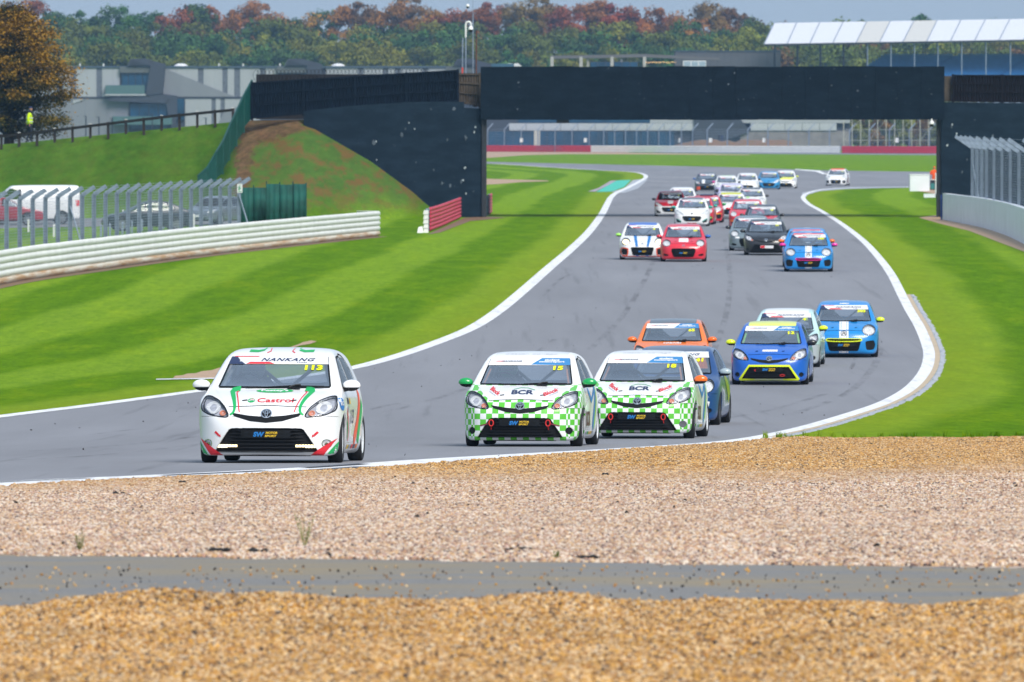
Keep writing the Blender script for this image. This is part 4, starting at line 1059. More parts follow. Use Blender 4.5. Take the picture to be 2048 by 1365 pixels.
class Skin:
    """outer skin of a car: parts are cut out of one smooth surface"""
    def __init__(s, bm):
        s.bm = bm; s.bvh = BVHTree.FromBMesh(bm); s.base = bm.copy(); s.base.normal_update()
        s.base.faces.ensure_lookup_table(); s.lay = bm.faces.layers.int.new('part'); s.regions = []
    def region(s, name, poly, view, pred, only=None):
        cut(s.bm, poly, view, pred); s.regions.append((name, poly, view, pred, only))
    def finish(s):
        names = ['body']
        for (name, poly, view, pred, only) in s.regions:
            if name not in names: names.append(name)
        for (name, poly, view, pred, only) in s.regions:
            classify(s.bm, s.lay, names.index(name), poly, view, pred, None if only is None else [names.index(o) for o in only])
        s.names = names; out = {}
        for i, nm in enumerate(names):
            fs = [f for f in s.bm.faces if f[s.lay] == i]
            if fs: out[nm] = s.extract(fs)
        return out
    def normal_at(s, p):
        loc, no, idx, d = s.bvh.find_nearest(p)
        f = s.base.faces[idx]; w = 0; acc = Vector((0, 0, 0))
        for v in f.verts: q = 1 / ((v.co - p).length_squared + 1e-6); acc += v.normal * q; w += q
        return acc.normalized()
    def extract(s, fs, flange=.022, inset=.0028, push=0.0):
        vid = {}; V = []; F = []; NO = []
        for f in fs:
            q = []
            for v in f.verts:
                if v not in vid: vid[v] = len(V); n_ = s.normal_at(v.co); V.append(v.co + n_ * push); NO.append(n_)
                q.append(vid[v])
            F.append(q)
        ec = {}
        for f in F:
            for a, b in zip(f, f[1:] + f[:1]): ec[(a, b)] = ec.get((a, b), 0) + 1
        bd = [(a, b) for (a, b) in ec if (b, a) not in ec]
        bset = {a for e in bd for a in e}; cen = {}
        for f in F:
            c = sum((V[i] for i in f), Vector()) / len(f)
            for i in f:
                if i in bset: cen.setdefault(i, []).append(c)
        for i in bset:
            d = sum(cen[i], Vector()) / len(cen[i]) - V[i]; d -= NO[i] * d.dot(NO[i])
            if d.length > 1e-6: V[i] = V[i] + d.normalized() * inset
        if flange:
            fl_ = {i: len(V) + k for k, i in enumerate(sorted(bset))}
            for i in sorted(bset): V.append(V[i] - NO[i] * flange); NO.append(NO[i])
            F += [[b, a, fl_[a], fl_[b]] for a, b in bd]
        return V, F, NO
def skin_mesh(name, data, smooth=True, off=0.0):
    V, F, NO = data; me = bpy.data.meshes.new(name)
    if off: V = [v - n * off for v, n in zip(V, NO)]
    me.from_pydata([tuple(v) for v in V], [], F); me.polygons.foreach_set('use_smooth', [smooth] * len(me.polygons)); me.update()
    if smooth: me.normals_split_custom_set_from_vertices([tuple(n) for n in NO])
    me.materials.append(None)
    return me
def project(bvh, pts2, faces, view, offs=.004, sgn=-1, maxlen=None, grid=.06):
    """lay a flat outline on a car's skin as seen from one side; returns verts, faces"""
    a, b = AX[view]; c = ({0, 1, 2} - {a, b}).pop()
    bm = bmesh.new(); vs = [bm.verts.new((p[0], p[1], 0)) for p in pts2]
    for f in faces:
        try: bm.faces.new([vs[i] for i in f])
        except ValueError: pass
    if grid:
        for ax in (0, 1):
            lo = min(p[ax] for p in pts2); hi = max(p[ax] for p in pts2); k = math.ceil(lo / grid) * grid
            while k < hi:
                no = [0, 0, 0]; no[ax] = 1; co = [0, 0, 0]; co[ax] = k
                bmesh.ops.bisect_plane(bm, geom=bm.verts[:] + bm.edges[:] + bm.faces[:], dist=1e-6, plane_co=co, plane_no=no); k += grid
    V = []; bad = set()
    for i, v in enumerate(bm.verts):
        v.index = i; o = [0, 0, 0]; o[a] = v.co.x; o[b] = v.co.y; o[c] = 4.0 * sgn; d = [0, 0, 0]; d[c] = -sgn
        hit = bvh.ray_cast(Vector(o), Vector(d))
        if hit[0] is None: bad.add(i); V.append(Vector(o)); continue
        n = hit[1]; n = n if n.dot(Vector(d)) < 0 else -n; V.append(hit[0] + n * offs + Vector(d) * -.001)
    F = [[v.index for v in f.verts] for f in bm.faces if not any(v.index in bad for v in f.verts)]
    bm.free(); return V, F
_TXT = {}
def text_shape(s, bold=.0, shear=0.0, spacing=1.0):
    key = (s, bold, shear, spacing)
    if key in _TXT: return _TXT[key]
    cu = bpy.data.curves.new('t', 'FONT'); cu.body = s; cu.offset = bold; cu.shear = shear; cu.space_character = spacing; cu.resolution_u = 3; cu.fill_mode = 'FRONT'
    o = bpy.data.objects.new('t', cu); COL.objects.link(o); dg = bpy.context.evaluated_depsgraph_get(); me = o.evaluated_get(dg).to_mesh()
    V = [(v.co.x, v.co.y) for v in me.vertices]; F = [list(p.vertices) for p in me.polygons]; o.evaluated_get(dg).to_mesh_clear()
    bpy.data.objects.remove(o); bpy.data.curves.remove(cu)
    x0 = min(v[0] for v in V); x1 = max(v[0] for v in V); y0 = min(v[1] for v in V); y1 = max(v[1] for v in V)
    V = [((x - (x0 + x1) / 2) / (x1 - x0), (y - (y0 + y1) / 2) / (y1 - y0)) for x, y in V]
    _TXT[key] = (V, F); return V, F
def T(s, cx, cz, w, h, rot=0, **kw):
    V, F = text_shape(s, **kw); c, q = math.cos(rot), math.sin(rot)
    return [(cx + (x * w) * c - (y * h) * q, cz + (x * w) * q + (y * h) * c) for x, y in V], F
def PG(*pts): return list(pts), [list(range(len(pts)))]
def STRIP(pts, w0, w1=None):
    w1 = w0 if w1 is None else w1; P = [Vector(p) for p in pts]
    if len(P) >= 5: P = resample(pts, .03)
    L = []; Rr = []
    for i, p in enumerate(P):
        t = (P[min(i + 1, len(P) - 1)] - P[max(i - 1, 0)]).normalized(); w = (w0 + (w1 - w0) * i / (len(P) - 1)) / 2; nrm = Vector((-t.y, t.x)) * w; L.append(tuple(p + nrm)); Rr.append(tuple(p - nrm))
    n = len(P); return L + Rr, [[i, i + 1, n + i + 1, n + i] for i in range(n - 1)]
def RING(cx, cz, rx, rz, t, n=20):
    o = circle(cx, cz, rx, n, rz); i_ = circle(cx, cz, rx - t, n, rz - t); return o + i_, [[k, (k + 1) % n, n + (k + 1) % n, n + k] for k in range(n)]

# ---- the small hatchback shared by all the racers: outlines in metres, nose towards -y
H_SIDE = [(-1.56, .085), (-1.665, .12), (-1.70, .28), (-1.70, .40), (-1.675, .50), (-1.635, .585), (-1.57, .655), (-1.45, .725), (-1.25, .80), (-1.05, .85), (-.90, .885), (-.74, .965), (-.50, 1.105),
          (-.22, 1.255), (-.06, 1.315), (.15, 1.36), (.45, 1.385), (.8, 1.38), (1.1, 1.355), (1.35, 1.30), (1.47, 1.23), (1.55, 1.08), (1.61, .90), (1.66, .74), (1.69, .55), (1.69, .30), (1.62, .16), (1.5, .12), (0, .12), (-1.1, .12)]
H_FRONT = mirror([(0, .08), (.64, .08), (.735, .11), (.785, .24), (.795, .42), (.80, .58), (.79, .72), (.765, .82), (.742, .885), (.705, .99), (.665, 1.10), (.62, 1.22), (.582, 1.305), (.52, 1.37), (.36, 1.40), (0, 1.412)])
H_PLAN = mirror([(0, -1.73), (.34, -1.70), (.52, -1.645), (.65, -1.54), (.735, -1.40), (.785, -1.20), (.80, -.95), (.802, 0), (.80, 1.05), (.765, 1.42), (.68, 1.62), (.5, 1.70), (0, 1.72)])
def bulges(x, y, z):
    b = .016 * np.exp(-((y + .97) / .36) ** 2 - ((z - .45) / .30) ** 2) + .020 * np.exp(-((y - 1.37) / .38) ** 2 - ((z - .45) / .32) ** 2)
    b = b - .012 * np.exp(-((y - .1) / .6) ** 2 - ((z - .45) / .22) ** 2)
    b = b * (np.abs(x) > .55)
    return b
def make_type(kind):
    bm = body_surface(H_SIDE, H_FRONT, H_PLAN, half=(.8, 1.7, .62), n=44, k=.044, bow=.16, crown=.05, extra=bulges)
    sk = Skin(bm); fr = lambda c: c.y < -.05; fb = lambda c: c.y < -1.0
    WS = rpoly([(-.63, .893), (.63, .893), (.528, 1.272), (-.528, 1.272)], .045)
    up = lambda c: c.y < .1 and c.z > .85
    sk.region('bonnet', [(-.40, .668), (-.2, .676), (0, .684), (.2, .676), (.40, .668), (.50, .735), (.585, .82), (.655, .882), (-.655, .882), (-.585, .82), (-.50, .735)], 'front', lambda c: c.y < -.75)
    sk.region('bumper', [(-.9, .0), (.9, .0), (.9, .555), (-.9, .555)], 'front', lambda c: c.y < -1.26)
    for s_ in (1, -1): pass
    sk.region('roof', rpoly([(-.49, -.14), (.49, -.14), (.47, 1.36), (-.47, 1.36)], .08), 'top', lambda c: c.z > 1.2)
    L = lambda c: c.x > .35; Rr = lambda c: c.x < -.35
    DOOR = rpoly([(-.66, .24), (-.70, .62), (-.70, .885), (-.655, .915), (-.15, 1.225), (-.02, 1.285), (.30, 1.315), (.34, .9), (.33, .24)], .05)
    W1 = rpoly([(-.58, .905), (-.12, 1.195), (.02, 1.245), (.25, 1.262), (.27, .92)], .035); W2 = rpoly([(.37, .93), (.345, 1.265), (.74, 1.25), (1.04, 1.10), (1.06, 1.02), (.95, .955)], .045)
    for pr, nm in ((L, 'door'), (Rr, 'door_r')): sk.region(nm, DOOR, 'side', pr)
    for pr, nm in ((L, 'side_window'), (Rr, 'side_window_r')): sk.region(nm, W1, 'side', pr); sk.region(nm.replace('side_', 'rear_side_'), W2, 'side', pr)
    sk.region('windscreen', WS, 'front', up)
    sk.region('rear_window', rpoly([(-.46, .96), (.46, .96), (.40, 1.225), (-.40, 1.225)], .05), 'front', lambda c: c.y > 1.2)
    for yw in (-.97, 1.37): sk.region('ARCH', circle(yw, .285, .318, 22), 'side', lambda c: abs(c.x) > .5 and c.z < .75)
    sp = {}
    if kind == 'aygo':
        HL = rpoly([(.725, .80), (.66, .795), (.555, .745), (.47, .665), (.42, .575), (.43, .545), (.50, .548), (.64, .575), (.735, .625), (.752, .68)], .03)
        GR = rpoly([(-.405, .418), (.405, .418), (.585, .125), (-.585, .125)], .035); FOG = [(.655, .235, .052)]
        sp.update(lamp=[(.615, .682, .088, .082), (.495, .615, .038, .036)], vent=None)
    elif kind == 'c1b':
        HL = circle(.575, .685, .148, 22, .128); GR = rpoly([(-.405, .475), (.405, .475), (.385, .36), (.33, .165), (-.33, .165), (-.385, .36)], .05); FOG = []
        VENT = rpoly([(.49, .41), (.70, .44), (.735, .33), (.70, .20), (.52, .195)], .045); sp.update(lamp=[(.575, .69, .10, .09)], vent=VENT)
    elif kind == 'c1a':
        HL = circle(.575, .69, .135, 22, .12); GR = rpoly([(-.40, .50), (.40, .50), (.42, .40), (.34, .17), (-.34, .17), (-.42, .40)], .06); FOG = []
        VENT = rpoly([(.50, .27), (.67, .31), (.70, .26), (.66, .215), (.52, .215)], .03); sp.update(lamp=[(.575, .695, .09, .085)], vent=VENT)
    else:
        HL = rpoly([(.73, .80), (.64, .775), (.46, .66), (.33, .555), (.40, .545), (.60, .56), (.72, .61), (.755, .70)], .04); GR = rpoly([(-.44, .50), (.44, .50), (.40, .33), (.30, .235), (-.30, .235), (-.40, .33)], .06); FOG = []
        VENT = rpoly([(.46, .22), (.66, .36), (.71, .37), (.69, .20), (.50, .17)], .03); sp.update(lamp=[(.62, .68, .085, .08)], vent=VENT)
    sk.region('HLL', HL, 'front', fb); sk.region('HLR', mir(HL), 'front', fb)
    sk.region('GRILLE', GR, 'front', fb)
    for (x, z, r_) in FOG:
        sk.region('FOG', circle(x, z, r_, 16), 'front', fb); sk.region('FOG', circle(-x, z, r_, 16), 'front', fb)
    if sp['vent']: sk.region('VENT', sp['vent'], 'front', fb); sk.region('VENTR', mir(sp['vent']), 'front', fb)
    parts = sk.finish(); sp['bvh'] = sk.bvh; sp['gr'] = GR; sp['hl'] = HL; sp['fog'] = FOG; sp['kind'] = kind
    # closed openings: drop wheel-arch discs, sink grille pieces
    out = {}
    for nm, d in parts.items():
        if nm == 'ARCH': continue
        if nm in ('GRILLE', 'SLIT', 'VENT', 'VENTR', 'FOG'):
            V, F, NO = d; deep = {'GRILLE': .05, 'SLIT': .035, 'FOG': .035}.get(nm, .03)
            nf = [f for f in F]; 
            me = skin_mesh(nm.lower(), (V, nf, NO), True, 0); 
            # sunk copy
            fs = [f for f in sk.bm.faces if sk.names[f[sk.lay]] == nm]; V2, F2, N2 = sk.extract(fs, flange=0, inset=0)
            V2 = [v + Vector((0, deep, 0)) for v in V2]; k = len(V2)
            # side walls of the opening
            ec = {}
            for f in F2:
                for a, b in zip(f, f[1:] + f[:1]): ec[(a, b)] = 1
            bd = [(a, b) for (a, b) in ec if (b, a) not in ec]; mp = {}
            for a, b in bd:
                for q in (a, b):
                    if q not in mp: mp[q] = len(V2); V2.append(V2[q] - Vector((0, deep, 0))); N2.append(N2[q])
                F2.append([a, b, mp[b], mp[a]])
            m2 = bpy.data.meshes.new(nm.lower()); m2.from_pydata([tuple(v) for v in V2], [], F2); m2.materials.append(None); out[nm] = m2
        else:
            out[nm] = skin_mesh(nm.lower(), d)
    # headlight bowls behind the lenses
    for nm in ('HLL', 'HLR'):
        fs = [f for f in sk.bm.faces if sk.names[f[sk.lay]] == nm]; V2, F2, N2 = sk.extract(fs, flange=0, inset=0)
        V2 = [v - n * .035 + Vector((0, .01, 0)) for v, n in zip(V2, N2)]; m2 = bpy.data.meshes.new('lamp_bowl'); m2.from_pydata([tuple(v) for v in V2], [], F2); m2.materials.append(None); out[nm + 'B'] = m2
    return out, sp

# ---- shared small parts
def mesh_of(mb, name, smooth=False):
    o = mb.build(name, None, None, smooth); me = o.data; bpy.data.objects.remove(o); me.materials.clear(); me.materials.append(None); return me
def lathe(prof, n=28, axis='x'):
    m = MB()
    for (a, r_) in prof:
        for j in range(n):
            t = 2 * math.pi * j / n; m.v.append((a, r_ * math.cos(t), r_ * math.sin(t)))
    for i in range(len(prof) - 1):
        for j in range(n): q = (j + 1) % n; m.f.append((i * n + j, i * n + q, (i + 1) * n + q, (i + 1) * n + j))
    return m
TW, TR = .165, .285
ME_TYRE = mesh_of(lathe([(-.07, .185), (-.08, .20), (-.084, .24), (-.078, .268), (-.055, .283), (-.02, .285), (.02, .285), (.055, .283), (.078, .268), (.084, .24), (.08, .20), (.07, .185), (-.07, .185)]), 'tyre', True)
def rim_mesh():
    m = lathe([(.068, .188), (.074, .188), (.06, .172), (.0, .166), (-.06, .172)], 28)
    for i in range(9):
        a = 2 * math.pi * i / 9; c, s_ = math.cos(a), math.sin(a)
        m.bar((.055, .03 * c, .03 * s_), (.05, .172 * c, .172 * s_), .03, .018, (1, 0, 0))
    m2 = lathe([(.03, .001), (.066, .02), (.066, .045), (.04, .055), (.02, .055)], 16); m.add(m2.v, m2.f)
    m3 = lathe([(-.03, .001), (-.03, .15)], 20); m.add(m3.v, m3.f)
    return m
ME_RIM = mesh_of(rim_mesh(), 'rim')
def ellipsoid(cx, cy, cz, rx, ry, rz, n=14, m=9, cutz=None, flat=None):
    o = MB()
    for i in range(m + 1):
        ph = -math.pi / 2 + math.pi * i / m
        for j in range(n):
            t = 2 * math.pi * j / n; z = math.sin(ph) * rz; 
            if cutz is not None: z = max(z, cutz) if cutz <= 0 else z
            if flat is not None: z = min(z, flat)
            o.v.append((cx + math.cos(ph) * math.cos(t) * rx, cy + math.cos(ph) * math.sin(t) * ry, cz + z))
    for i in range(m):
        for j in range(n): q = (j + 1) % n; o.f.append((i * n + j, i * n + q, (i + 1) * n + q, (i + 1) * n + j))
    return o
def mirror_meshes(s):
    cap = ellipsoid(.835 * s, -.56, .925, .10, .07, .068, 16, 10, cutz=-.028)
    low = ellipsoid(.825 * s, -.545, .905, .095, .062, .05, 14, 8, flat=.02); low.bar((.70 * s, -.54, .86), (.80 * s, -.55, .885), .07, .05)
    return mesh_of(cap, 'mirror_cap', True), mesh_of(low, 'mirror', True)
ME_MIR = {s: mirror_meshes(s) for s in (1, -1)}
wp_ = MB().tube([(-.02, -.90, .905), (.20, -.885, .918), (.56, -.86, .912)], .008, 5).tube([(.18, -.94, .90), (.24, -.91, .925), (.30, -.885, .93)], .014, 6).tube([(-.30, -.905, .90), (0, -.90, .905)], .007, 5).box(.16, .30, -.95, -.90, .885, .90)
ME_WIPER = mesh_of(wp_, 'wiper', True)
ch = MB().box(-.62, .62, -1.46, 1.5, .16, .20).box(-.60, .60, -1.44, -.80, .20, .60).box(-.66, .66, -.84, -.66, .55, .80).box(-.45, .45, -1.50, -1.44, .17, .50).box(-.55, .55, 1.2, 1.5, .2, .6)
ch.box(-.46, .46, -1.40, -1.30, .085, .16).box(-.60, .60, -.99, -.94, .2, .3).box(-.55, .55, 1.33, 1.41, .16, .3).tube([(.3, -1.3, .12), (.32, .3, .12), (.35, 1.6, .14)], .03, 6)
ME_CHASSIS = mesh_of(ch, 'underbody')
da = MB().hexa([(-.66, -.80, .62), (.66, -.80, .62), (.64, -.45, .62), (-.64, -.45, .62)], [(-.62, -.80, .87), (.62, -.80, .87), (.60, -.52, .85), (-.60, -.52, .85)]).box(-.66, .66, -.7, 1.4, .2, .24)
ME_DASH = mesh_of(da, 'dashboard')
st = MB().hexa([(-.58, .05, .25), (-.12, .05, .25), (-.12, .45, .25), (-.58, .45, .25)], [(-.56, .0, .48), (-.14, .0, .48), (-.14, .42, .42), (-.56, .42, .42)])
st.hexa([(-.57, .36, .42), (-.13, .36, .42), (-.13, .50, .42), (-.57, .50, .42)], [(-.52, .46, 1.02), (-.18, .46, 1.02), (-.18, .56, 1.02), (-.52, .56, 1.02)]).hexa([(-.48, .46, 1.02), (-.22, .46, 1.02), (-.22, .56, 1.02), (-.48, .56, 1.02)], [(-.45, .50, 1.20), (-.25, .50, 1.20), (-.25, .57, 1.20), (-.45, .57, 1.20)])
ME_SEAT = mesh_of(st, 'seat')
cg = MB(); rr_ = .021
cg.tube([(-.60, .62, .2), (-.60, .62, .9), (-.50, .64, 1.22), (-.42, .64, 1.29), (.42, .64, 1.29), (.50, .64, 1.22), (.60, .62, .9), (.60, .62, .2)], rr_, 8)
for s in (-1, 1): cg.tube([(.62 * s, -.62, .3), (.61 * s, -.62, .86), (.50 * s, -.12, 1.20), (.46 * s, .1, 1.27), (.45 * s, .62, 1.29)], rr_, 8)
cg.tube([(-.46, -.10, 1.225), (.46, -.10, 1.225)], rr_, 8).tube([(.58, .62, .35), (-.44, .64, 1.26)], rr_, 8).tube([(-.58, .62, .35), (.44, .64, 1.26)], rr_, 8).tube([(-.56, .62, .75), (.56, .62, .75)], rr_, 8)
for s in (-1, 1): cg.tube([(.42 * s, .64, 1.27), (.5 * s, 1.3, .75)], rr_, 8)
ME_CAGE = mesh_of(cg, 'roll_cage', True)
ME_WHEEL_ST = mesh_of(MB().tube([(-.35 + .17 * math.cos(a), -.28 + .04 * math.sin(a), .90 + .165 * math.sin(a)) for a in np.linspace(0, 2 * math.pi, 19)], .016, 6).tube([(-.35, -.28, .90), (-.35, -.5, .82)], .03, 6), 'steering_wheel', True)
def slats(GR, n=7, zt=None, d=.0):
    """horizontal slats across an opening, following the bow of the nose"""
    m = MB(); zs = [p[1] for p in GR]; z0, z1 = min(zs), max(zs)
    for i in range(n):
        z = z0 + (z1 - z0) * (i + .6) / (n + .2); X = []
        for j in range(len(GR)):
            a, b = GR[j], GR[(j + 1) % len(GR)]
            if (a[1] > z) != (b[1] > z): X.append(a[0] + (b[0] - a[0]) * (z - a[1]) / (b[1] - a[1]))
        if len(X) < 2: continue
        x0, x1 = min(X) + .006, max(X) - .006; P = [(x0 + (x1 - x0) * q / 6) for q in range(7)]
        m.v_start = len(m.v)
        for a, b in zip(P[:-1], P[1:]):
            ya, yb = -1.69 + .16 * a * a + .6 * max(0, abs(a) - .38) + .02, -1.69 + .16 * b * b + .6 * max(0, abs(b) - .38) + .02
            m.bar((a, ya, z), (b, yb, z), .022, .010)
    return m

def glass_material(name, tint, refl=1.5, rough=.03, top=1.0):
    k = N(name); k.t.nodes.remove(k.b); out = k.t.nodes['Material Output']
    tr = k.n('BsdfTransparent'); tr.inputs[0].default_value = (*tint, 1); gl = k.n('BsdfGlossy'); gl.inputs['Color'].default_value = (.95, .97, 1, 1); gl.inputs['Roughness'].default_value = rough
    fr = k.n('Fresnel'); fr.inputs[0].default_value = 1.5; mx = k.n('MixShader'); fac = k.math('MINIMUM', k.math('MULTIPLY', fr.outputs[0], refl), top)
    k.l(fac, mx.inputs[0]); k.l(tr.outputs[0], mx.inputs[1]); k.l(gl.outputs[0], mx.inputs[2]); k.l(mx.outputs[0], out.inputs[0])
    return k.m
M_WS = glass_material('windscreen glass', (.84, .90, .94), 4.8, .03, .7)
M_SG = glass_material('side window glass', (.68, .72, .76), 1.3, .03, .42)
M_LENS = glass_material('headlight lens', (.96, .97, .98), .8)
M_TYRE = mat('tyre rubber', (.016, .017, .02), .85, var=.2, vscale=9)
M_RIMW = mat('white wheel paint', (.62, .65, .68), .4, var=.1); M_RIMD = mat('dark wheel paint', (.04, .042, .05), .4)
M_BLK = mat('black plastic', (.007, .008, .011), .6, var=.2, spec=.3); M_DARKIN = mat('dark cabin trim', (.02, .022, .026), .8)
M_BOWL = mat('silver lamp bowl', (.78, .80, .84), .4, .0, var=.25, vscale=14, coat=.5); M_BOWLD = mat('grey lamp surround', (.48, .50, .58), .4, .0, var=.35, vscale=14, coat=.5); M_REFLECT = mat('bright lamp reflector', (.85, .87, .9), .3, .0, var=.3, vscale=22, coat=.6)
M_CHROME = mat('chrome', (.75, .77, .8), .12, 1.0, var=.05); M_AMBER = mat('amber indicator', (.70, .26, .16), .3, coat=.5)
M_LED = mat('lit lamp', (1, .9, .7), .3, emit=((1, .80, .42), 1.9)); M_LEDY = mat('lit yellow headlamp', (1, .8, .4), .3, emit=((1, .8, .35), 2.0))
def paint(name, col, **kw):
    return mat(name, col, .32, 0, .7, var=.04, vscale=1.5, **kw)
# decal colours: flat print
D_WHITE = mat('white vinyl', (.76, .77, .79), .5, var=.03); D_NAVY = mat('navy vinyl', (.02, .035, .10), .5, var=.05); D_RED = mat('red vinyl', (.68, .02, .035), .5, var=.05)
D_GREEN = mat('green vinyl', (.005, .40, .10), .5, var=.05); D_YEL = mat('fluorescent yellow vinyl', (.80, .85, .0), .5, var=.03, emit=None); D_BLUE = mat('bright blue vinyl', (.01, .17, .50), .5, var=.05)
D_SKY = mat('mid blue vinyl', (.04, .22, .50), .5, var=.05); D_ORANGE = mat('orange vinyl', (.80, .16, .01), .5, var=.05); D_BLACK = mat('black vinyl', (.006, .008, .011), .7, spec=.2); D_GOLD = mat('golden vinyl', (.72, .46, .02), .5)
D_MAG = mat('pink vinyl', (.75, .01, .28), .5); D_MINT = mat('pale mint vinyl', (.35, .70, .62), .5); D_GREY = mat('grey vinyl', (.35, .38, .42), .5); D_ORED = mat('orange red vinyl', (.85, .10, .03), .5)

TYPES = {k: make_type(k) for k in ('aygo', 'c1b', 'c1a', 'p107')}
ME_SLATS = {k: mesh_of(slats(TYPES[k][1]['gr'], 7), 'slats') for k in TYPES}
def solid_decal(bvh, shape, view='front', offs=.004, sgn=-1, grid=.06):
    V, F = project(bvh, shape[0], shape[1], view, offs, sgn, grid=grid)
    return V, F
# ================================================================== THE RACING CARS
def ob(name, me, parent, m=None, loc=None):
    o = bpy.data.objects.new(name, me); COL.objects.link(o); o.parent = parent
    if m is not None: o.material_slots[0].link = 'OBJECT'; o.material_slots[0].material = m
    if loc is not None: o.location = loc
    return o
_DC = {}
def decal(root, name, kind, shape, m, view='front', offs=.004, sgn=-1, key=None, grid=.06):
    if key is not None and (kind, key) in _DC: me = _DC[(kind, key)]
    else:
        V, F = project(TYPES[kind][1]['bvh'], shape[0], shape[1], view, offs, sgn, grid=grid)
        if not F: return None
        me = bpy.data.meshes.new(name); me.from_pydata([tuple(v) for v in V], [], F); me.materials.append(None)
        if key is not None: _DC[(kind, key)] = me
    return ob(name, me, root, m)

BAN = [(-.515, 1.222), (-.507, 1.268), (.507, 1.268), (.515, 1.222), (.527, 1.185), (-.527, 1.185)]
def banner(root, kind, style):
    bn = decal(root, 'sun_strip', kind, PG((-.555, 1.172), (.555, 1.172), (.530, 1.274), (-.530, 1.274)), D_WHITE, key='ban')
    if style == 'nk':
        decal(bn, 'emblem', kind, PG((-.555, 1.172), (-.37, 1.172), (-.43, 1.215), (-.475, 1.262), (-.532, 1.262)), D_NAVY, offs=.006, key='nk1')
        decal(bn, 'emblem', kind, PG((-.50, 1.258), (-.24, 1.258), (-.22, 1.268), (-.505, 1.268)), D_RED, offs=.0065, key='nk2')
        decal(bn, 'emblem', kind, PG((-.36, 1.174), (-.04, 1.174), (-.10, 1.198), (-.32, 1.198)), D_RED, offs=.0065, key='nk3')
        decal(bn, 'lettering', kind, T('N', -.38, 1.228, .12, .052, bold=.04, shear=.4), D_WHITE, offs=.0075, key='nk4')
        decal(bn, 'lettering', kind, T('NANKANG', .10, 1.226, .60, .040, bold=.03, shear=.35, spacing=1.15), D_NAVY, offs=.0065, key='nk5')
        decal(bn, 'lettering', kind, T('TYRES', .26, 1.190, .12, .012, bold=.01, shear=.35), D_NAVY, offs=.0065, key='nk6')
    elif style == 'sm':
        decal(bn, 'panel', kind, PG((.03, 1.18), (.555, 1.172), (.530, 1.274), (.16, 1.274)), D_SKY, offs=.006, key='sm1')
        decal(bn, 'lettering', kind, T('student', .30, 1.246, .20, .028, bold=.05), D_WHITE, offs=.0075, key='sm2')
        decal(bn, 'lettering', kind, T('motorsport', .30, 1.217, .34, .028, bold=.05), D_WHITE, offs=.0075, key='sm3')
        decal(bn, 'lettering', kind, T('NANKANG', -.24, 1.228, .28, .022, bold=.03, shear=.35, spacing=1.1), D_NAVY, offs=.0065, key='sm4')
        decal(bn, 'emblem', kind, PG((-.44, 1.236), (-.34, 1.236), (-.36, 1.218), (-.46, 1.218)), mat('pale red vinyl', (.75, .35, .35), .5), offs=.0065, key='sm5')
    return bn
def sw_plate(root, kind, z=.345):
    pl = decal(root, 'number_plate', kind, PG((-.27, z - .042), (.27, z - .042), (.27, z + .042), (-.27, z + .042)), D_BLACK, offs=.012, key='sw0%f' % z)
    decal(pl, 'lettering', kind, T('SW', -.075, z, .125, .058, bold=.06, shear=.2), D_BLUE, offs=.015, key='sw1%f' % z)
    decal(pl, 'lettering', kind, T('MOTOR', .065, z + .018, .13, .026, bold=.05, shear=.15), D_GOLD, offs=.015, key='sw2%f' % z)
    decal(pl, 'lettering', kind, T('SPORT', .055, z - .018, .13, .026, bold=.05, shear=.15), D_GOLD, offs=.015, key='sw3%f' % z)

def checker_paint():
    k = N('green and white chequered wrap'); tc = k.n('TexCoord'); s = k.n('SeparateXYZ'); k.l(tc.outputs['Object'], s.inputs[0])
    nn_ = k.n('SeparateXYZ'); k.l(tc.outputs['Normal'], nn_.inputs[0]); side = k.math('GREATER_THAN', k.math('ABSOLUTE', nn_.outputs[0]), .72)
    u = k.n('MixRGB'); k.l(side, u.inputs[0])
    a = k.n('CombineXYZ'); k.l(s.outputs[0], a.inputs[0]); k.l(s.outputs[2], a.inputs[1]); b = k.n('CombineXYZ'); k.l(s.outputs[1], b.inputs[0]); k.l(s.outputs[2], b.inputs[1])
    k.l(a.outputs[0], u.inputs[1]); k.l(b.outputs[0], u.inputs[2])
    ch_ = k.n('TexChecker'); ch_.inputs['Scale'].default_value = 1 / .082; mp = k.n('Mapping'); mp.inputs['Location'].default_value = (.041, .013, .04); k.l(u.outputs[0], mp.inputs[0]); k.l(mp.outputs[0], ch_.inputs[0])
    ch_.inputs[1].default_value = (.80, .82, .84, 1); ch_.inputs[2].default_value = (.10, .52, .035, 1)
    # chequers thin out towards the doors and stop at the waist
    fade = k.math('MULTIPLY', k.math('GREATER_THAN', s.outputs[1], -.55), 1.0); hi = k.math('GREATER_THAN', s.outputs[2], .90)
    f = k.math('MAXIMUM', fade, hi); c = k.mix(f, ch_.outputs[0], (.84, .85, .86))
    k.l(c, k.b.inputs['Base Color']); k.b.inputs['Roughness'].default_value = .4; k.b.inputs['Coat Weight'].default_value = .4
    return k.m
M_CHECK = checker_paint()

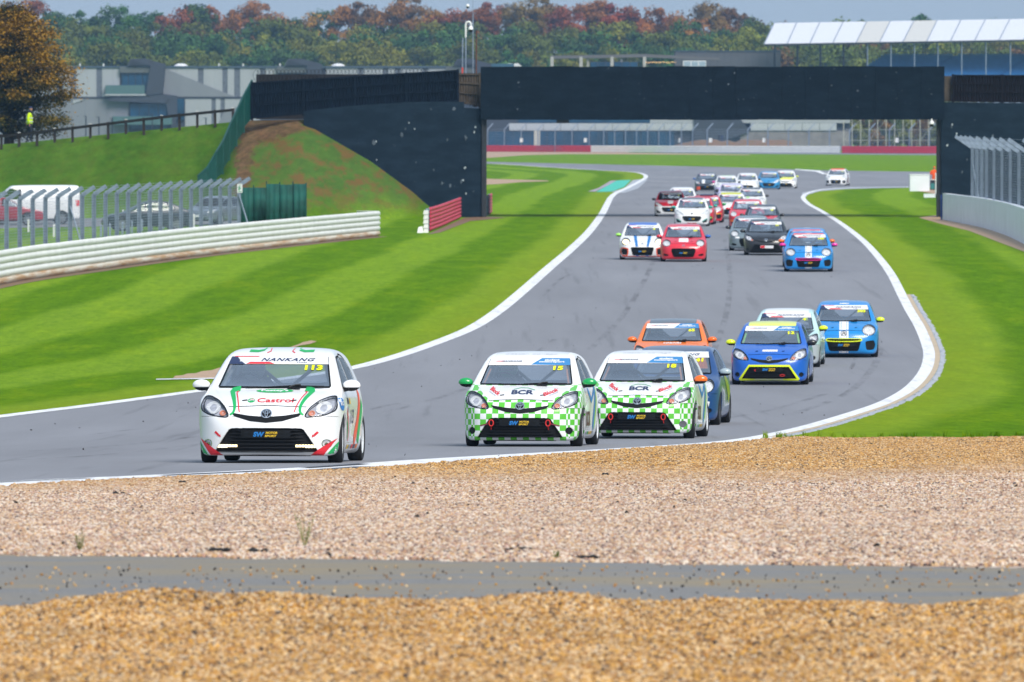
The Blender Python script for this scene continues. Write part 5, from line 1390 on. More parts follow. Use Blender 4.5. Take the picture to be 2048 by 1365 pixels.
# driver figure: one continuous body seen from the waist up, in race overalls
def skin_figure(name, joints, edges, radii, m, parent=None, sub=2, root_i=0):
    me = bpy.data.meshes.new(name); me.from_pydata(joints, edges, []); o = bpy.data.objects.new(name, me); COL.objects.link(o)
    md = o.modifiers.new('s', 'SKIN'); md.use_smooth_shade = True; sv = me.skin_vertices[0].data
    for i, r_ in enumerate(radii): sv[i].radius = r_ if isinstance(r_, tuple) else (r_, r_); sv[i].use_root = (i == root_i)
    sb = o.modifiers.new('b', 'SUBSURF'); sb.levels = sub; sb.render_levels = sub
    dg = bpy.context.evaluated_depsgraph_get(); m2 = bpy.data.meshes.new_from_object(o.evaluated_get(dg)); bpy.data.objects.remove(o); m2.name = name; m2.materials.clear(); m2.materials.append(m)
    m2.polygons.foreach_set('use_smooth', [True] * len(m2.polygons))
    o = bpy.data.objects.new(name, m2); COL.objects.link(o); o.parent = parent; return o
M_SUIT = mat('dark race overalls', (.03, .035, .05), .8, var=.2)
_d = skin_figure('person', [(0, .30, .50), (0, .33, .70), (0, .35, .90), (0, .33, 1.0), (0, .31, 1.10), (-.17, .32, .93), (-.24, .15, .78), (-.16, -.12, .84), (-.13, -.20, .87), (.17, .32, .93), (.24, .15, .78), (.16, -.12, .84), (.13, -.20, .87)],
                 [(0, 1), (1, 2), (2, 3), (3, 4), (2, 5), (5, 6), (6, 7), (7, 8), (2, 9), (9, 10), (10, 11), (11, 12)], [(.16, .12), (.16, .12), (.15, .11), .06, .08, .075, .055, .045, .04, .075, .055, .045, .04], M_SUIT)
ME_DRIVER = _d.data; bpy.data.objects.remove(_d); ME_DRIVER.materials.clear(); ME_DRIVER.materials.append(None)
hm = ellipsoid(0, .31, 1.115, .128, .155, .14, 18, 12); ME_HELM = mesh_of(hm, 'helmet', True)
vz = MB(); 
for i in range(9):
    a = -1.15 + 2.3 * i / 8
    for z, q in ((1.085, 1.0), (1.15, 1.0)): vz.v.append((.131 * math.sin(a) * q, .31 - .158 * math.cos(a) * q, z))
    if i: k_ = 2 * (i - 1); vz.f.append((k_, k_ + 2, k_ + 3, k_ + 1))
ME_VISOR = mesh_of(vz, 'visor', True)
def driver(car, label, helm, suit=None):
    p = bpy.data.objects.new('person', ME_DRIVER); COL.objects.link(p); tag(p, label, 'driver', 'drivers strapped into the racing cars')
    p.material_slots[0].link = 'OBJECT'; p.material_slots[0].material = suit or M_SUIT
    p.matrix_world = car.matrix_basis @ Matrix.Translation((-.35, .05, 0))
    h = ob('helmet', ME_HELM, p, helm); v = ob('visor', ME_VISOR, p, M_BDOME)
    return p

CARS = []
def race_car(kind, px, py, s, th, label, body, bonnet=None, roof=None, mir=(None, None), style='nk', num=None, cage=None, rim=None, bumper=None, plate=True, lit=None, grille_rim=None, tow=True, detail=True, door=None, steer=0, num_col=None):
    P, sp = TYPES[kind]; g = None
    gp = G(px, py); D = gp.y
    # the row of the picture gives the distance; the lateral place is that of the middle of the nose
    phi = -math.atan2(gp.x, D) - R(th)
    ax = Vector((math.sin(phi), -math.cos(phi)))       # direction the nose points
    o = gp.xy - ax * .97; yy = o.y
    root = empty('racing_car', (o.x, o.y, (gz(o.y + .97) + gz(o.y - 1.37)) / 2 if False else gz(o.y) + .004), (slope(o.y), 0, phi)); tag(root, label, 'racing car', 'small hatchbacks racing in a pack')
    root.scale = (1.08, 1, 1)
    bonnet = bonnet or body; roof = roof or body; bumper = bumper or body; door = door or body
    bd_ = ob('body', P['body'], root, body); ob('bonnet', P['bonnet'], root, bonnet); ob('bumper', P['bumper'], root, bumper); ob('roof', P['roof'], root, roof)
    for nm, wn_, rn in (('door', 'side_window', 'rear_side_window'), ('door_r', 'side_window_r', 'rear_side_window_r')):
        d = ob('door', P[nm], root, door)
        if wn_ in P: ob('side_window', P[wn_], d, M_SG)
        if rn in P: ob('rear_side_window', P[rn], root, M_SG)
    ws = ob('windscreen', P['windscreen'], root, M_WS); ob('rear_window', P['rear_window'], root, M_SG)
    g = ob('grille', P['GRILLE'], root, M_BLK)
    if detail: ob('slats', ME_SLATS[kind], g, M_BLK)['kind'] = 'stuff'
    if kind == 'aygo': decal(root, 'upper_grille', kind, ([(-.392, .600), (-.20, .566), (0, .550), (.20, .566), (.392, .600), (.355, .556), (.18, .500), (0, .480), (-.18, .500), (-.355, .556)], [[0, 1, 8, 9], [1, 2, 7, 8], [2, 3, 6, 7], [3, 4, 5, 6]]), D_BLACK, offs=.003, key='slit')
    for nm in ('VENT', 'VENTR'):
        if nm in P: ob('air_vent', P[nm], root, M_BLK)
    if 'FOG' in P: ob('fog_lamp_recess', P['FOG'], root, M_BLK)
    for nm, q in (('HLL', 1), ('HLR', -1)):
        h = ob('headlight', P[nm + 'B'], root, M_BOWLD if kind == 'aygo' else M_BOWL); ob('lens', P[nm], h, M_LENS)
        for (x, z, rx, rz) in sp['lamp']:
            small = rx < .05; V, F = project(sp['bvh'], *PG(*circle(x * q, z, rx, 14, rz)), view='front', offs=-.028, grid=None)
            c = sum(V, Vector()) / len(V); me = _DC.get((kind, nm, x))
            if me is None:
                m_ = MB(); k2 = len(V); m_.v = [tuple(v) for v in V] + [tuple(c + (v - c) * .8 + Vector((0, -.004, 0))) for v in V] + [tuple(c + (v - c) * .25 + Vector((0, .02, 0))) for v in V] + [tuple(c + Vector((0, .01, 0)))]
                for j in range(k2):
                    t_ = (j + 1) % k2; m_.f += [(j, t_, k2 + t_, k2 + j), (k2 + j, k2 + t_, 2 * k2 + t_, 2 * k2 + j), (2 * k2 + j, 2 * k2 + t_, 3 * k2)]
                me = mesh_of(m_, 'reflector', True); _DC[(kind, nm, x)] = me
            ob('indicator' if small else 'reflector', me, h, M_AMBER if small else (M_LEDY if lit == 'head' else M_REFLECT))
    if detail and kind == 'aygo':
        e = decal(root, 'badge', kind, RING(0, .588, .062, .054, .011), M_CHROME, offs=.010, key='b0', grid=None)
        decal(e, 'backing', kind, PG(*circle(0, .588, .058, 18, .050)), D_BLACK, offs=.005, key='b1', grid=None)
        decal(e, 'ring', kind, RING(0, .602, .042, .018, .008, 16), M_CHROME, offs=.011, key='b2', grid=None); decal(e, 'ring', kind, RING(0, .588, .018, .044, .008, 16), M_CHROME, offs=.011, key='b3', grid=None)
    elif kind in ('c1a', 'c1b'):
        e = decal(root, 'badge', kind, STRIP([(-.045, .600), (0, .637), (.045, .600)], .016), M_CHROME if body is not M_C1BLUE else D_BLACK, offs=.008, key='cb1', grid=None)
        decal(e, 'chevron', kind, STRIP([(-.045, .568), (0, .605), (.045, .568)], .016), M_CHROME if body is not M_C1BLUE else D_BLACK, offs=.008, key='cb2', grid=None)
        if body is M_C1BLUE: decal(e, 'ring', kind, RING(0, .603, .075, .062, .010, 18), D_BLACK, offs=.008, key='cb3', grid=None)
    elif kind == 'p107':
        e = decal(root, 'badge', kind, PG((-.045, .60), (0, .57), (.045, .60), (.04, .65), (-.04, .65)), D_BLACK, offs=.006, key='pb', grid=None)
    if detail:
        decal(root, 'bonnet_gap', kind, STRIP([(-.43, .668), (-.2, .677), (0, .685), (.2, .677), (.43, .668)], .008), D_BLACK, offs=.0015, key='bgap')
        for q in (1, -1):
            HP = [(q * a_, b_) for a_, b_ in sp['hl']]; decal(root, 'lamp_seal', kind, STRIP(HP + HP[:2], .012), D_BLACK, offs=.002, key='hs%d' % q)
    # mirrors
    for s_, mm in ((-1, mir[0]), (1, mir[1])):
        m0 = ob('mirror', ME_MIR[s_][1], root, M_BLK); ob('mirror_cap', ME_MIR[s_][0], m0, mm or body)
    # wheels
    for (x, y) in ((-.70, -.97), (.70, -.97), (-.70, 1.37), (.70, 1.37)):
        w = empty('wheel', (x, y, TR)); w.parent = root; w.rotation_euler = (rnd.uniform(0, 3), 0, (math.pi if x < 0 else 0) + (R(steer) if y < 0 else 0))
        ob('tyre', ME_TYRE, w, M_TYRE); ob('rim', ME_RIM, w, rim or M_RIMW)
    ob('wiper', ME_WIPER, root, M_BLK); ob('underbody', ME_CHASSIS, root, M_DARKIN); ob('dashboard', ME_DASH, root, M_DARKIN)
    if detail:
        ob('seat', ME_SEAT, root, M_DARKIN); ob('steering_wheel', ME_WHEEL_ST, root, M_BLK)
    ob('roll_cage', ME_CAGE, root, cage or mat('grey cage paint', (.25, .26, .28), .5))
    banner(root, kind, style)
    # black glass frame round the screen
    decal(root, 'screen_seal', kind, STRIP([(-.615, .902), (-.3, .898), (0, .896), (.3, .898), (.615, .902)], .022), D_BLACK, offs=.003, key='seal0')
    for q in (-1, 1): decal(root, 'screen_seal', kind, STRIP([(.618 * q, .905), (.53 * q, 1.262)], .018), D_BLACK, offs=.003, key='seal%d' % q)
    for q in (-1, 1):
        decal(root, 'window_seal', kind, STRIP([(-.60, .905), (-.35, .912), (.28, .918), (.31, .95), (.305, 1.24), (.28, 1.268), (.02, 1.258), (-.13, 1.208), (-.36, 1.06), (-.60, .905)], .022), D_BLACK, 'side', .003, q, key='ws%d' % q)
        decal(root, 'window_seal', kind, STRIP([(.37, .925), (.345, 1.27), (.74, 1.258), (1.05, 1.10), (1.07, 1.02), (.95, .948), (.37, .925)], .018), D_BLACK, 'side', .003, q, key='wr%d' % q)
    if num: decal(root, 'race_number', kind, T(num, .40, 1.132, .062 * len(num) + .008, .060, bold=.05, spacing=1.05), num_col or D_YEL, offs=.006)
    if plate: sw_plate(root, kind, {'aygo': .345, 'c1b': .32, 'c1a': .33, 'p107': .36}[kind])
    if detail:
        for q in (-1, 1):
            for dx in (0, .012): decal(root, 'bonnet_pin', kind, PG((q * .27 - .02 + dx, .735), (q * .27 + .025 + dx, .742), (q * .27 + .02 + dx, .752), (q * .27 - .025 + dx, .745)), D_BLACK, offs=.004 + dx * .1, grid=None, key='pin%d%f' % (q, dx))
    CARS.append(root); return root

M_PWHITE = paint('white car paint', (.84, .85, .86)); M_PBLUE = paint('royal blue car paint', (.004, .11, .52)); M_C1BLUE = paint('azure blue car paint', (.003, .23, .62))
M_PORANGE = paint('orange car paint', (.86, .19, .018)); M_PNAVY = paint('navy car paint', (.004, .05, .19)); M_PBLACK = paint('black car paint', (.012, .013, .018)); M_PRED = paint('red car paint', (.66, .016, .04))
M_PGREY = paint('grey car paint', (.16, .21, .24)); M_PMINT = paint('pale mint car paint', (.50, .72, .71)); M_PSILVER = paint('silver car paint', (.42, .46, .50)); M_PYEL = paint('lemon yellow car paint', (.78, .85, .10))
M_PPURP = paint('pale lilac car paint', (.50, .46, .68)); M_PMAROON = paint('dark red car paint', (.35, .02, .04))
MIR_Y = paint('fluorescent yellow mirror', (.75, .88, .0)); MIR_O = paint('orange mirror', (.85, .15, .0)); MIR_G = paint('green mirror', (.0, .34, .07)); MIR_GR = paint('grey mirror', (.36, .44, .48)); MIR_P = paint('pink mirror', (.80, .01, .32)); MIR_B = paint('blue mirror', (.01, .12, .45)); MIR_LG = paint('light green mirror', (.35, .80, .10))
K = M_PBLACK

# --- leading car
c = race_car('aygo', 545, 927, 168, 6.4, 'white hatchback number 113 with green and red stripes leading the pack', M_PWHITE, mir=(M_PWHITE, M_PWHITE), style='nk', num='113', steer=3)
LEAD = c; A = 'aygo'
for q in (-1, 1):
    decal(c, 'stripe', A, STRIP([(q * .30, .886), (q * .40, .872), (q * .405, .84), (q * .36, .76), (q * .34, .70), (q * .345, .64), (q * .37, .59), (q * .40, .565)], .05, .02) if False else STRIP([(q * .36, .882), (q * .44, .868), (q * .435, .84), (q * .40, .78), (q * .375, .72), (q * .36, .66), (q * .37, .60), (q * .405, .575)], .06, .02), D_GREEN, offs=.004)
    decal(c, 'stripe', A, STRIP([(q * .37, .852), (q * .385, .835), (q * .355, .78), (q * .325, .70), (q * .315, .655), (q * .30, .605)], .014, .012), D_RED, offs=.0045)
    decal(c, 'flash', A, PG((q * .785, .26), (q * .58, .115), (q * .67, .118), (q * .79, .225)) if False else PG((q * .755, .30), (q * .66, .235), (q * .48, .10), (q * .62, .10)), D_RED, offs=.004, grid=.03)
    decal(c, 'flash', A, PG((q * .765, .265), (q * .645, .10), (q * .74, .10)), D_GREEN, offs=.004, grid=.03)
    decal(c, 'stripe', A, STRIP([(q * .36, 1.335), (q * .26, 1.33), (q * .20, 1.345), (q * .19, 1.37)], .03, .02), D_GREEN, offs=.004)
    decal(c, 'stripe', A, STRIP([(q * .155, 1.31), (q * .12, 1.33), (q * .13, 1.365)], .012), D_RED, offs=.004)
    decal(c, 'arrow', A, PG((q * .50, .31), (q * .535, .325), (q * .505, .345)), D_RED, offs=.004); decal(c, 'arrow', A, STRIP([(q * .525, .335), (q * .565, .375)], .026), D_RED, offs=.004)
    V, F = project(TYPES[A][1]['bvh'], *PG(*circle(q * .655, .235, .045, 16)), view='front', offs=-.012, grid=None)
    fg_ = mesh_ob('fog_lamp', [tuple(v) for v in V], F, M_BOWL, c); decal(fg_, 'ring', A, RING(q * .655, .235, .052, .052, .008), M_CHROME, offs=.003, grid=None); decal(fg_, 'bulb', A, PG(*circle(q * .655, .235, .018, 10)), M_CHROME, offs=-.005, grid=None)
    # lit light bars in the corners of the grille
    z_ = .205; bar_ = MB(); xs_ = [q * v for v in np.linspace(.335, .53, 7)]
    for a_ in xs_: bar_.box(a_ - .013, a_ + .013, -1.70 + .30 * a_ * a_ + .03, -1.66 + .30 * a_ * a_ + .03, z_ - .018, z_ + .018)
    bar_.build('light_bar', M_LED, c)
oval = [(p[0], p[1]) for p in circle(.03, .855, .205, 24, .021)]
s0 = decal(c, 'sponsor_oval', A, PG(*oval), D_GREEN, offs=.004); decal(s0, 'lettering', A, T("Peatey's", .03, .856, .30, .026, bold=.04), D_WHITE, offs=.006)
s0 = decal(c, 'sponsor_lettering', A, T('Castrol', .075, .745, .40, .050, bold=.02), D_RED, offs=.004)
decal(s0, 'emblem', A, PG(*circle(-.19, .742, .042, 16, .024)), D_GREEN, offs=.004); decal(s0, 'emblem', A, STRIP([(-.22, .737), (-.19, .747), (-.155, .744)], .010), D_WHITE, offs=.006); decal(s0, 'emblem', A, STRIP([(-.205, .752), (-.18, .756), (-.16, .752)], .006), D_RED, offs=.0065)
# its flank
SD = lambda *p: PG(*p)
decal(c, 'round_sticker', A, PG(*circle(-1.12, .70, .14, 18, .075)), D_BLUE, 'side', sgn=1)
decal(c, 'lettering', A, T('BRSCC', -1.12, .71, .20, .05, bold=.03), D_WHITE, 'side', .006, 1)
decal(c, 'stripe', A, STRIP([(-.60, .62), (-.48, .52), (-.42, .38), (-.45, .26)], .10, .06), D_RED, 'side', sgn=1); decal(c, 'stripe', A, STRIP([(-.62, .50), (-.57, .40), (-.58, .28)], .10, .06), D_GREEN, 'side', sgn=1)
decal(c, 'stripe', A, STRIP([(.95, .86), (.82, .70), (.60, .45), (.30, .24)], .13, .17), D_ORED, 'side', sgn=1); decal(c, 'stripe', A, STRIP([(1.10, .72), (.92, .55), (.75, .35), (.72, .24)], .12, .22), D_GREEN, 'side', sgn=1)
decal(c, 'lettering', A, T('113', .05, .55, .36, .17, bold=.02), D_NAVY, 'side', .004, 1)
for i_, m_ in enumerate((D_GOLD, D_GREY, D_RED, D_NAVY, D_ORANGE)): decal(c, 'small_sticker', A, PG((-.45 + .26 * i_, .165), (-.27 + .26 * i_, .165), (-.27 + .26 * i_, .215), (-.45 + .26 * i_, .215)), m_, 'side', .004, 1, grid=.1)
for i_, (yy_, m_) in enumerate(((-.50, D_NAVY), (-.28, D_GOLD), (-.5, D_GREY))): decal(c, 'small_sticker', A, PG((yy_, .70 - .10 * (i_ == 2)), (yy_ + .14, .70 - .10 * (i_ == 2)), (yy_ + .14, .77 - .10 * (i_ == 2)), (yy_, .77 - .10 * (i_ == 2))), m_, 'side', .004, 1, grid=.1)
driver(c, 'driver half hidden behind the reflecting windscreen of the white leading car', mat('white helmet', (.7, .7, .72), .3, coat=.5))

def bcr(px, py, s, th, label, num, mirs, fogfill):
    c = race_car('aygo', px, py, s, th, label, M_CHECK, bonnet=M_PWHITE, roof=M_PWHITE, mir=mirs, style='sm', num=num, cage=mat('orange cage padding', (.55, .16, .05), .7) if False else None, bumper=M_CHECK, door=M_PWHITE, steer=3)
    decal(c, 'lettering', A, T('BCR', .005, .785, .30, .062, bold=.045), D_NAVY, offs=.004)
    decal(c, 'swoosh', A, STRIP([(-.13, .825), (-.04, .848), (.06, .845), (.16, .815)], .008), MIR_G, offs=.004)
    decal(c, 'lettering', A, T('Block', -.37, .80, .17, .055, R(-32), bold=.04), D_RED, offs=.004); decal(c, 'lettering', A, T('Block', .375, .79, .19, .055, R(25), bold=.04), D_RED, offs=.004)
    decal(c, 'lettering', A, T('recruitment', -.40, .765, .12, .014, R(-32), bold=.0), D_NAVY, offs=.004); decal(c, 'lettering', A, T('recruitment', .42, .762, .12, .014, R(25), bold=.0), D_NAVY, offs=.004)
    decal(c, 'lettering', A, T('besten college', 0, 1.335, .70, .030, bold=.0), mat('pale grey vinyl', (.58, .60, .64), .6), offs=.004)
    for q in (-1, 1):
        rg = MB(); y_ = -1.72 + .05
        rg.tube([(q * .38 + .03 * math.sin(a) , y_ - .01, .345 + .045 * math.cos(a)) for a in np.linspace(0, 2 * math.pi, 13)], .009, 6); rg.tube([(q * .38, y_, .30), (q * .385, y_ + .03, .25)], .007, 5)
        rg.build('towing_loop', mat('red webbing', (.60, .02, .02), .7), c, True)
    if num == '15':
        for q in (-1, 1): decal(c, 'strap', A, STRIP([(q * .40, .34), (q * .53, .305)], .016), mat('maroon webbing', (.22, .02, .05), .7), offs=.006)
    if fogfill:
        for q in (-1, 1):
            V, F = project(TYPES[A][1]['bvh'], *PG(*circle(q * .655, .235, .052, 16)), view='front', offs=-.006, grid=None); mesh_ob('fog_lamp_cover', [tuple(v) for v in V], F, mat('grey cover', (.12, .12, .14), .6), c)
    decal(c, 'lettering', A, T('BCR', -.10, .40, .62, .22, bold=.04), mat('brown vinyl', (.12, .05, .03), .6), 'side', .004, 1)
    decal(c, 'stripe', A, STRIP([(.95, .90), (.75, .60), (.55, .25)], .12, .16), D_SKY, 'side', sgn=1); decal(c, 'stripe', A, STRIP([(1.1, .90), (.92, .60), (.72, .25)], .09, .12), MIR_LG, 'side', sgn=1)
    decal(c, 'stripe', A, STRIP([(-.10, .82), (.3, .66), (.75, .80)], .10, .06), D_SKY, 'side', sgn=1)
    for i_, m_ in enumerate((D_GREY, D_GREEN, D_GOLD, D_GOLD, D_GREY)): decal(c, 'small_sticker', A, PG((-.40 + .24 * i_, .17), (-.24 + .24 * i_, .17), (-.24 + .24 * i_, .215), (-.40 + .24 * i_, .215)), m_, 'side', .004, 1, grid=.1)
    for q in (-1, 1): decal(c, 'pillar_padding', A, STRIP([(q * .575, .915), (q * .515, 1.14)], .024), mat('salmon orange padding', (.55, .24, .14), .8), offs=-.02)
    return c
c = bcr(1049, 894, 140, 5.9, 'green and white chequered hatchback number 15 with green mirrors', '15', (MIR_G, MIR_G), False)
driver(c, 'driver in a green helmet inside the chequered car with green mirrors', mat('green helmet', (.02, .30, .12), .3, coat=.5))
c = bcr(1282, 878, 129, 5.3, 'green and white chequered hatchback number 18 with orange mirror, right of its twin', '18', (MIR_O, MIR_O), True)
driver(c, 'driver in a blue helmet inside the chequered car with orange mirrors', mat('blue helmet', (.05, .12, .35), .3, coat=.5))

c = race_car('c1a', 1344, 851, 115, 4.6, 'navy hatchback number 41 with grey mirror half hidden by the chequered pair', M_PNAVY, roof=paint('slate blue roof', (.07, .10, .16)), mir=(MIR_GR, MIR_GR), style='nk', num='41', rim=M_RIMD)
decal(c, 'sticker', 'c1a', PG((.56, .34), (.63, .33), (.65, .42), (.57, .43)), D_WHITE, offs=.004); decal(c, 'lettering', 'c1a', T('motorsport', .55, .50, .18, .016, bold=.02), D_WHITE, offs=.004)
decal(c, 'flash', 'c1a', STRIP([(.2, .88), (.7, .66), (1.0, .45)], .20, .30), paint('olive yellow flash', (.35, .40, .03)), 'side', sgn=1)
c = race_car('aygo', 1343, 763, 89, 2.2, 'orange hatchback number 65 with a dark roof behind the navy car', M_PORANGE, roof=paint('charcoal roof', (.10, .12, .14)), mir=(MIR_O, MIR_O), style='sm', num='65', rim=M_RIMD)
decal(c, 'lettering', A, T('HARWIN', .02, .855, .36, .030, bold=.04), D_WHITE, offs=.004)
driver(c, 'driver in a white and blue helmet behind the windscreen of the orange car', mat('white helmet', (.7, .7, .72), .3, coat=.5))
c = race_car('aygo', 1541, 770, 91, 2.6, 'royal blue hatchback number 12 with yellow roof and yellow grille surround', M_PBLUE, roof=M_PYEL, mir=(MIR_Y, K), style='sm', num='12')
GRS = [(-.40, .425), (.40, .425), (.43, .405), (.605, .15), (.58, .125)]
decal(c, 'grille_surround', A, STRIP([(-.60, .125), (-.41, .43), (.41, .43), (.60, .125)], .045), MIR_Y, offs=.005); decal(c, 'grille_surround', A, STRIP([(-.60, .125), (.60, .125)], .045), MIR_Y, offs=.0055)
decal(c, 'lettering', A, T('OPTION MOTORSPORT', 0, .135, .60, .030, bold=.03), D_WHITE, offs=.007)
decal(c, 'sticker', A, PG((-.15, .735), (.16, .735), (.16, .775), (-.15, .775)), D_WHITE, offs=.004)
for q in (-1, 1): decal(c, 'pillar_padding', A, STRIP([(q * .58, .915), (q * .525, 1.14)], .035), MIR_LG, offs=-.02)
for q, z_ in ((-.25, .33), (.27, .22)): MB().tube([(q + .05 * math.cos(a), -1.69, z_ + .02 * math.sin(a)) for a in np.linspace(0, 6.28, 11)], .007, 5).build('towing_loop', mat('red webbing', (.60, .02, .02), .7), c)
driver(c, 'driver in a red and white helmet behind the windscreen of the yellow roofed blue car', mat('pale red helmet', (.45, .12, .12), .3, coat=.5))
c = race_car('aygo', 1570, 735, 83.7, 2.8, 'pale mint hatchback number 4 with dark bonnet behind the yellow roofed car', M_PMINT, bonnet=M_PBLACK, roof=M_PWHITE, mir=(K, MIR_Y), style='nk', num='4', bumper=M_PSILVER)
c = race_car('c1b', 1688, 715, 80, .4, 'azure blue hatchback number 302 with white centre stripe and yellow mirrors', M_C1BLUE, mir=(MIR_Y, MIR_Y), style='nk', num='302')
def cstripe(c, kind, m, inner=None):
    for (x0, x1) in ((-.105, -.07), (-.06, .06), (.07, .105)):
        for nm, (z0, z1) in (('a', (.492, .665)), ('b', (.69, .885)), ('c', (1.30, 1.385)), ('d', (.125, .17))): decal(c, 'centre_stripe', kind, PG((x0, z0), (x1, z0), (x1, z1), (x0, z1)), m, offs=.0035, key='cs%f%s' % (x0, nm))
def grim(c, kind, m):
    decal(c, 'grille_trim', kind, STRIP([(-.36, .478), (-.40, .465), (-.41, .445), (-.38, .425), (-.2, .41), (.2, .41), (.38, .425), (.41, .445), (.40, .465), (.36, .478)], .022), m, offs=.008, key='gt1')
    decal(c, 'grille_trim', kind, STRIP([(-.37, .480), (.37, .480)], .016), m, offs=.008, key='gt2')
cstripe(c, 'c1b', D_WHITE); grim(c, 'c1b', MIR_Y)
driver(c, 'driver in a dark helmet behind the windscreen of the blue car with yellow mirrors', mat('dark helmet', (.05, .06, .08), .3, coat=.5))

# --- middle group
c = race_car('c1b', 1285, 520, 53, .6, 'white hatchback with two blue bonnet stripes and a pale green left mirror', M_PWHITE, roof=M_PBLUE, mir=(MIR_LG, MIR_B), num='8', lit='head')
for q in (-1, 1):
    decal(c, 'bonnet_stripe', 'c1b', PG((q * .14, .49), (q * .23, .49), (q * .30, .885), (q * .20, .885)), D_BLUE); decal(c, 'vent_trim', 'c1b', STRIP([(q * .49, .42), (q * .70, .45), (q * .74, .33), (q * .70, .19), (q * .52, .185), (q * .49, .42)], .035), D_ORED, offs=.006)
    decal(c, 'bonnet_stripe', 'c1b', PG((q * .11, .13), (q * .22, .13), (q * .22, .18), (q * .11, .18)), D_BLUE)
decal(c, 'splitter_tape', 'c1b', PG((-.7, .122), (.7, .122), (.7, .15), (-.7, .15)), D_RED)
c = race_car('c1a', 1367, 524, 54.3, .3, 'bright red hatchback with a white bonnet square and a blue right mirror', M_PRED, mir=(M_PRED, MIR_B), num='50')
decal(c, 'sticker', 'c1a', PG((-.16, .73), (.17, .73), (.16, .86), (-.15, .86)), D_WHITE)
c = race_car('c1a', 1501, 502, 49, .5, 'grey hatchback running left of and just behind the black one', M_PGREY, mir=(K, K), num='7')
decal(c, 'sticker', 'c1a', PG((-.55, .50), (-.4, .50), (-.4, .56), (-.55, .56)), D_WHITE)
c = race_car('aygo', 1532, 511, 50.5, .3, 'black hatchback with pale headlights and a white plate on its nose', M_PBLACK, mir=(K, K), num='77', plate=False)
decal(c, 'number_plate', A, PG((-.20, .285), (.26, .275), (.27, .375), (-.19, .385)), D_WHITE, offs=.012); decal(c, 'emblem', A, PG((-.19, .29), (-.05, .29), (-.02, .375), (-.19, .375)), D_RED, offs=.014)
c = race_car('c1b', 1613, 535, 56.5, .6, 'blue hatchback with orange roof edge tucked behind the pink mirrored one', M_C1BLUE, mir=(MIR_O, MIR_O), num='9'); cstripe(c, 'c1b', D_WHITE)
decal(c, 'roof_strip', 'c1b', PG((-.46, 1.29), (.46, 1.29), (.44, 1.32), (-.44, 1.32)), D_ORED)
c = race_car('c1b', 1617, 544, 58, .2, 'azure blue hatchback with white centre stripe and pink mirrors', M_C1BLUE, mir=(MIR_P, MIR_P), num='109'); cstripe(c, 'c1b', D_WHITE); grim(c, 'c1b', D_MAG)
decal(c, 'roof_strip', 'c1b', PG((-.49, 1.282), (.49, 1.282), (.47, 1.31), (-.47, 1.31)), D_ORED)

# --- rear pack
c = race_car('p107', 1384, 453, 41.3, .8, 'white hatchback with green lit corner vents heading the rear pack', M_PWHITE, roof=paint('charcoal roof', (.10, .12, .14)), mir=(paint('teal mirror', (.02, .4, .32)),) * 2, num='12', detail=False)
for q in (-1, 1): decal(c, 'vent_trim', 'p107', STRIP([(q * .47, .24), (q * .60, .335), (q * .71, .37)], .03), paint('teal mirror', (.02, .4, .32)), offs=.006)
decal(c, 'splitter_tape', 'p107', PG((-.22, .13), (.22, .13), (.22, .17), (-.22, .17)), D_RED)
c = race_car('p107', 1341, 433.5, 38.5, .5, 'white and red hatchback with a white bonnet square and black mirrors', M_PRED, mir=(K, K), num='5', bumper=M_PWHITE, detail=False); decal(c, 'sticker', 'p107', PG((-.13, .69), (.13, .69), (.14, .85), (-.13, .85)), D_WHITE)
c = race_car('c1b', 1394, 450, 41, 2.4, 'red hatchback with green corner vents close behind the white car', M_PRED, mir=(paint('teal mirror', (.02, .4, .32)),) * 2, num='3', detail=False)
for q in (-1, 1): decal(c, 'vent_trim', 'c1b', STRIP([(q * .50, .26), (q * .60, .34), (q * .70, .36)], .05), MIR_LG, offs=.006)
c = race_car('c1b', 1412, 446, 39.5, 1.5, 'red hatchback with a blue roof bar and a green mirror', M_PRED, mir=(K, MIR_G), num='66', detail=False)
decal(c, 'roof_bar', 'c1b', PG((-.45, 1.33), (.45, 1.33), (.43, 1.375), (-.43, 1.375)), D_NAVY, offs=.05); decal(c, 'vent_trim', 'c1b', STRIP([(.48, .45), (.72, .47)], .035), D_GOLD, offs=.006)
c = race_car('aygo', 1364, 424, 35.7, .5, 'white hatchback seen only by its roof behind the white and red one', M_PWHITE, mir=(K, K), num='2', detail=False)
c = race_car('p107', 1462, 438.5, 38.6, .5, 'silver white hatchback with black grille in the middle of the rear pack', M_PWHITE, roof=M_PYEL, bumper=M_PSILVER, mir=(K, K), num='21', detail=False)
c = race_car('c1a', 1493.5, 457, 42.5, .6, 'red hatchback with an orange nose patch beside the silver white one', M_PRED, mir=(M_PRED, K), num='30', detail=False); decal(c, 'sticker', 'c1a', PG((-.72, .33), (-.5, .30), (-.5, .40), (-.7, .42)), D_ORANGE)
c = race_car('c1b', 1524, 472, 45.5, .4, 'dark roofed hatchback number 43 with a red bonnet', M_PBLACK, bonnet=M_PRED, mir=(K, K), num='43', detail=False)
c = race_car('aygo', 1413, 383.5, 27, .5, 'dark hatchback with an orange nose patch at the back left of the pack', paint('dark slate car paint', (.05, .07, .10)), mir=(MIR_B, K), num='1', detail=False); decal(c, 'sticker', A, PG((-.66, .12), (-.42, .12), (-.42, .36), (-.66, .36)), D_ORED, offs=.006); decal(c, 'bonnet_stripe', A, PG((-.3, .6), (-.1, .6), (-.1, .88), (-.3, .88)), D_WHITE)
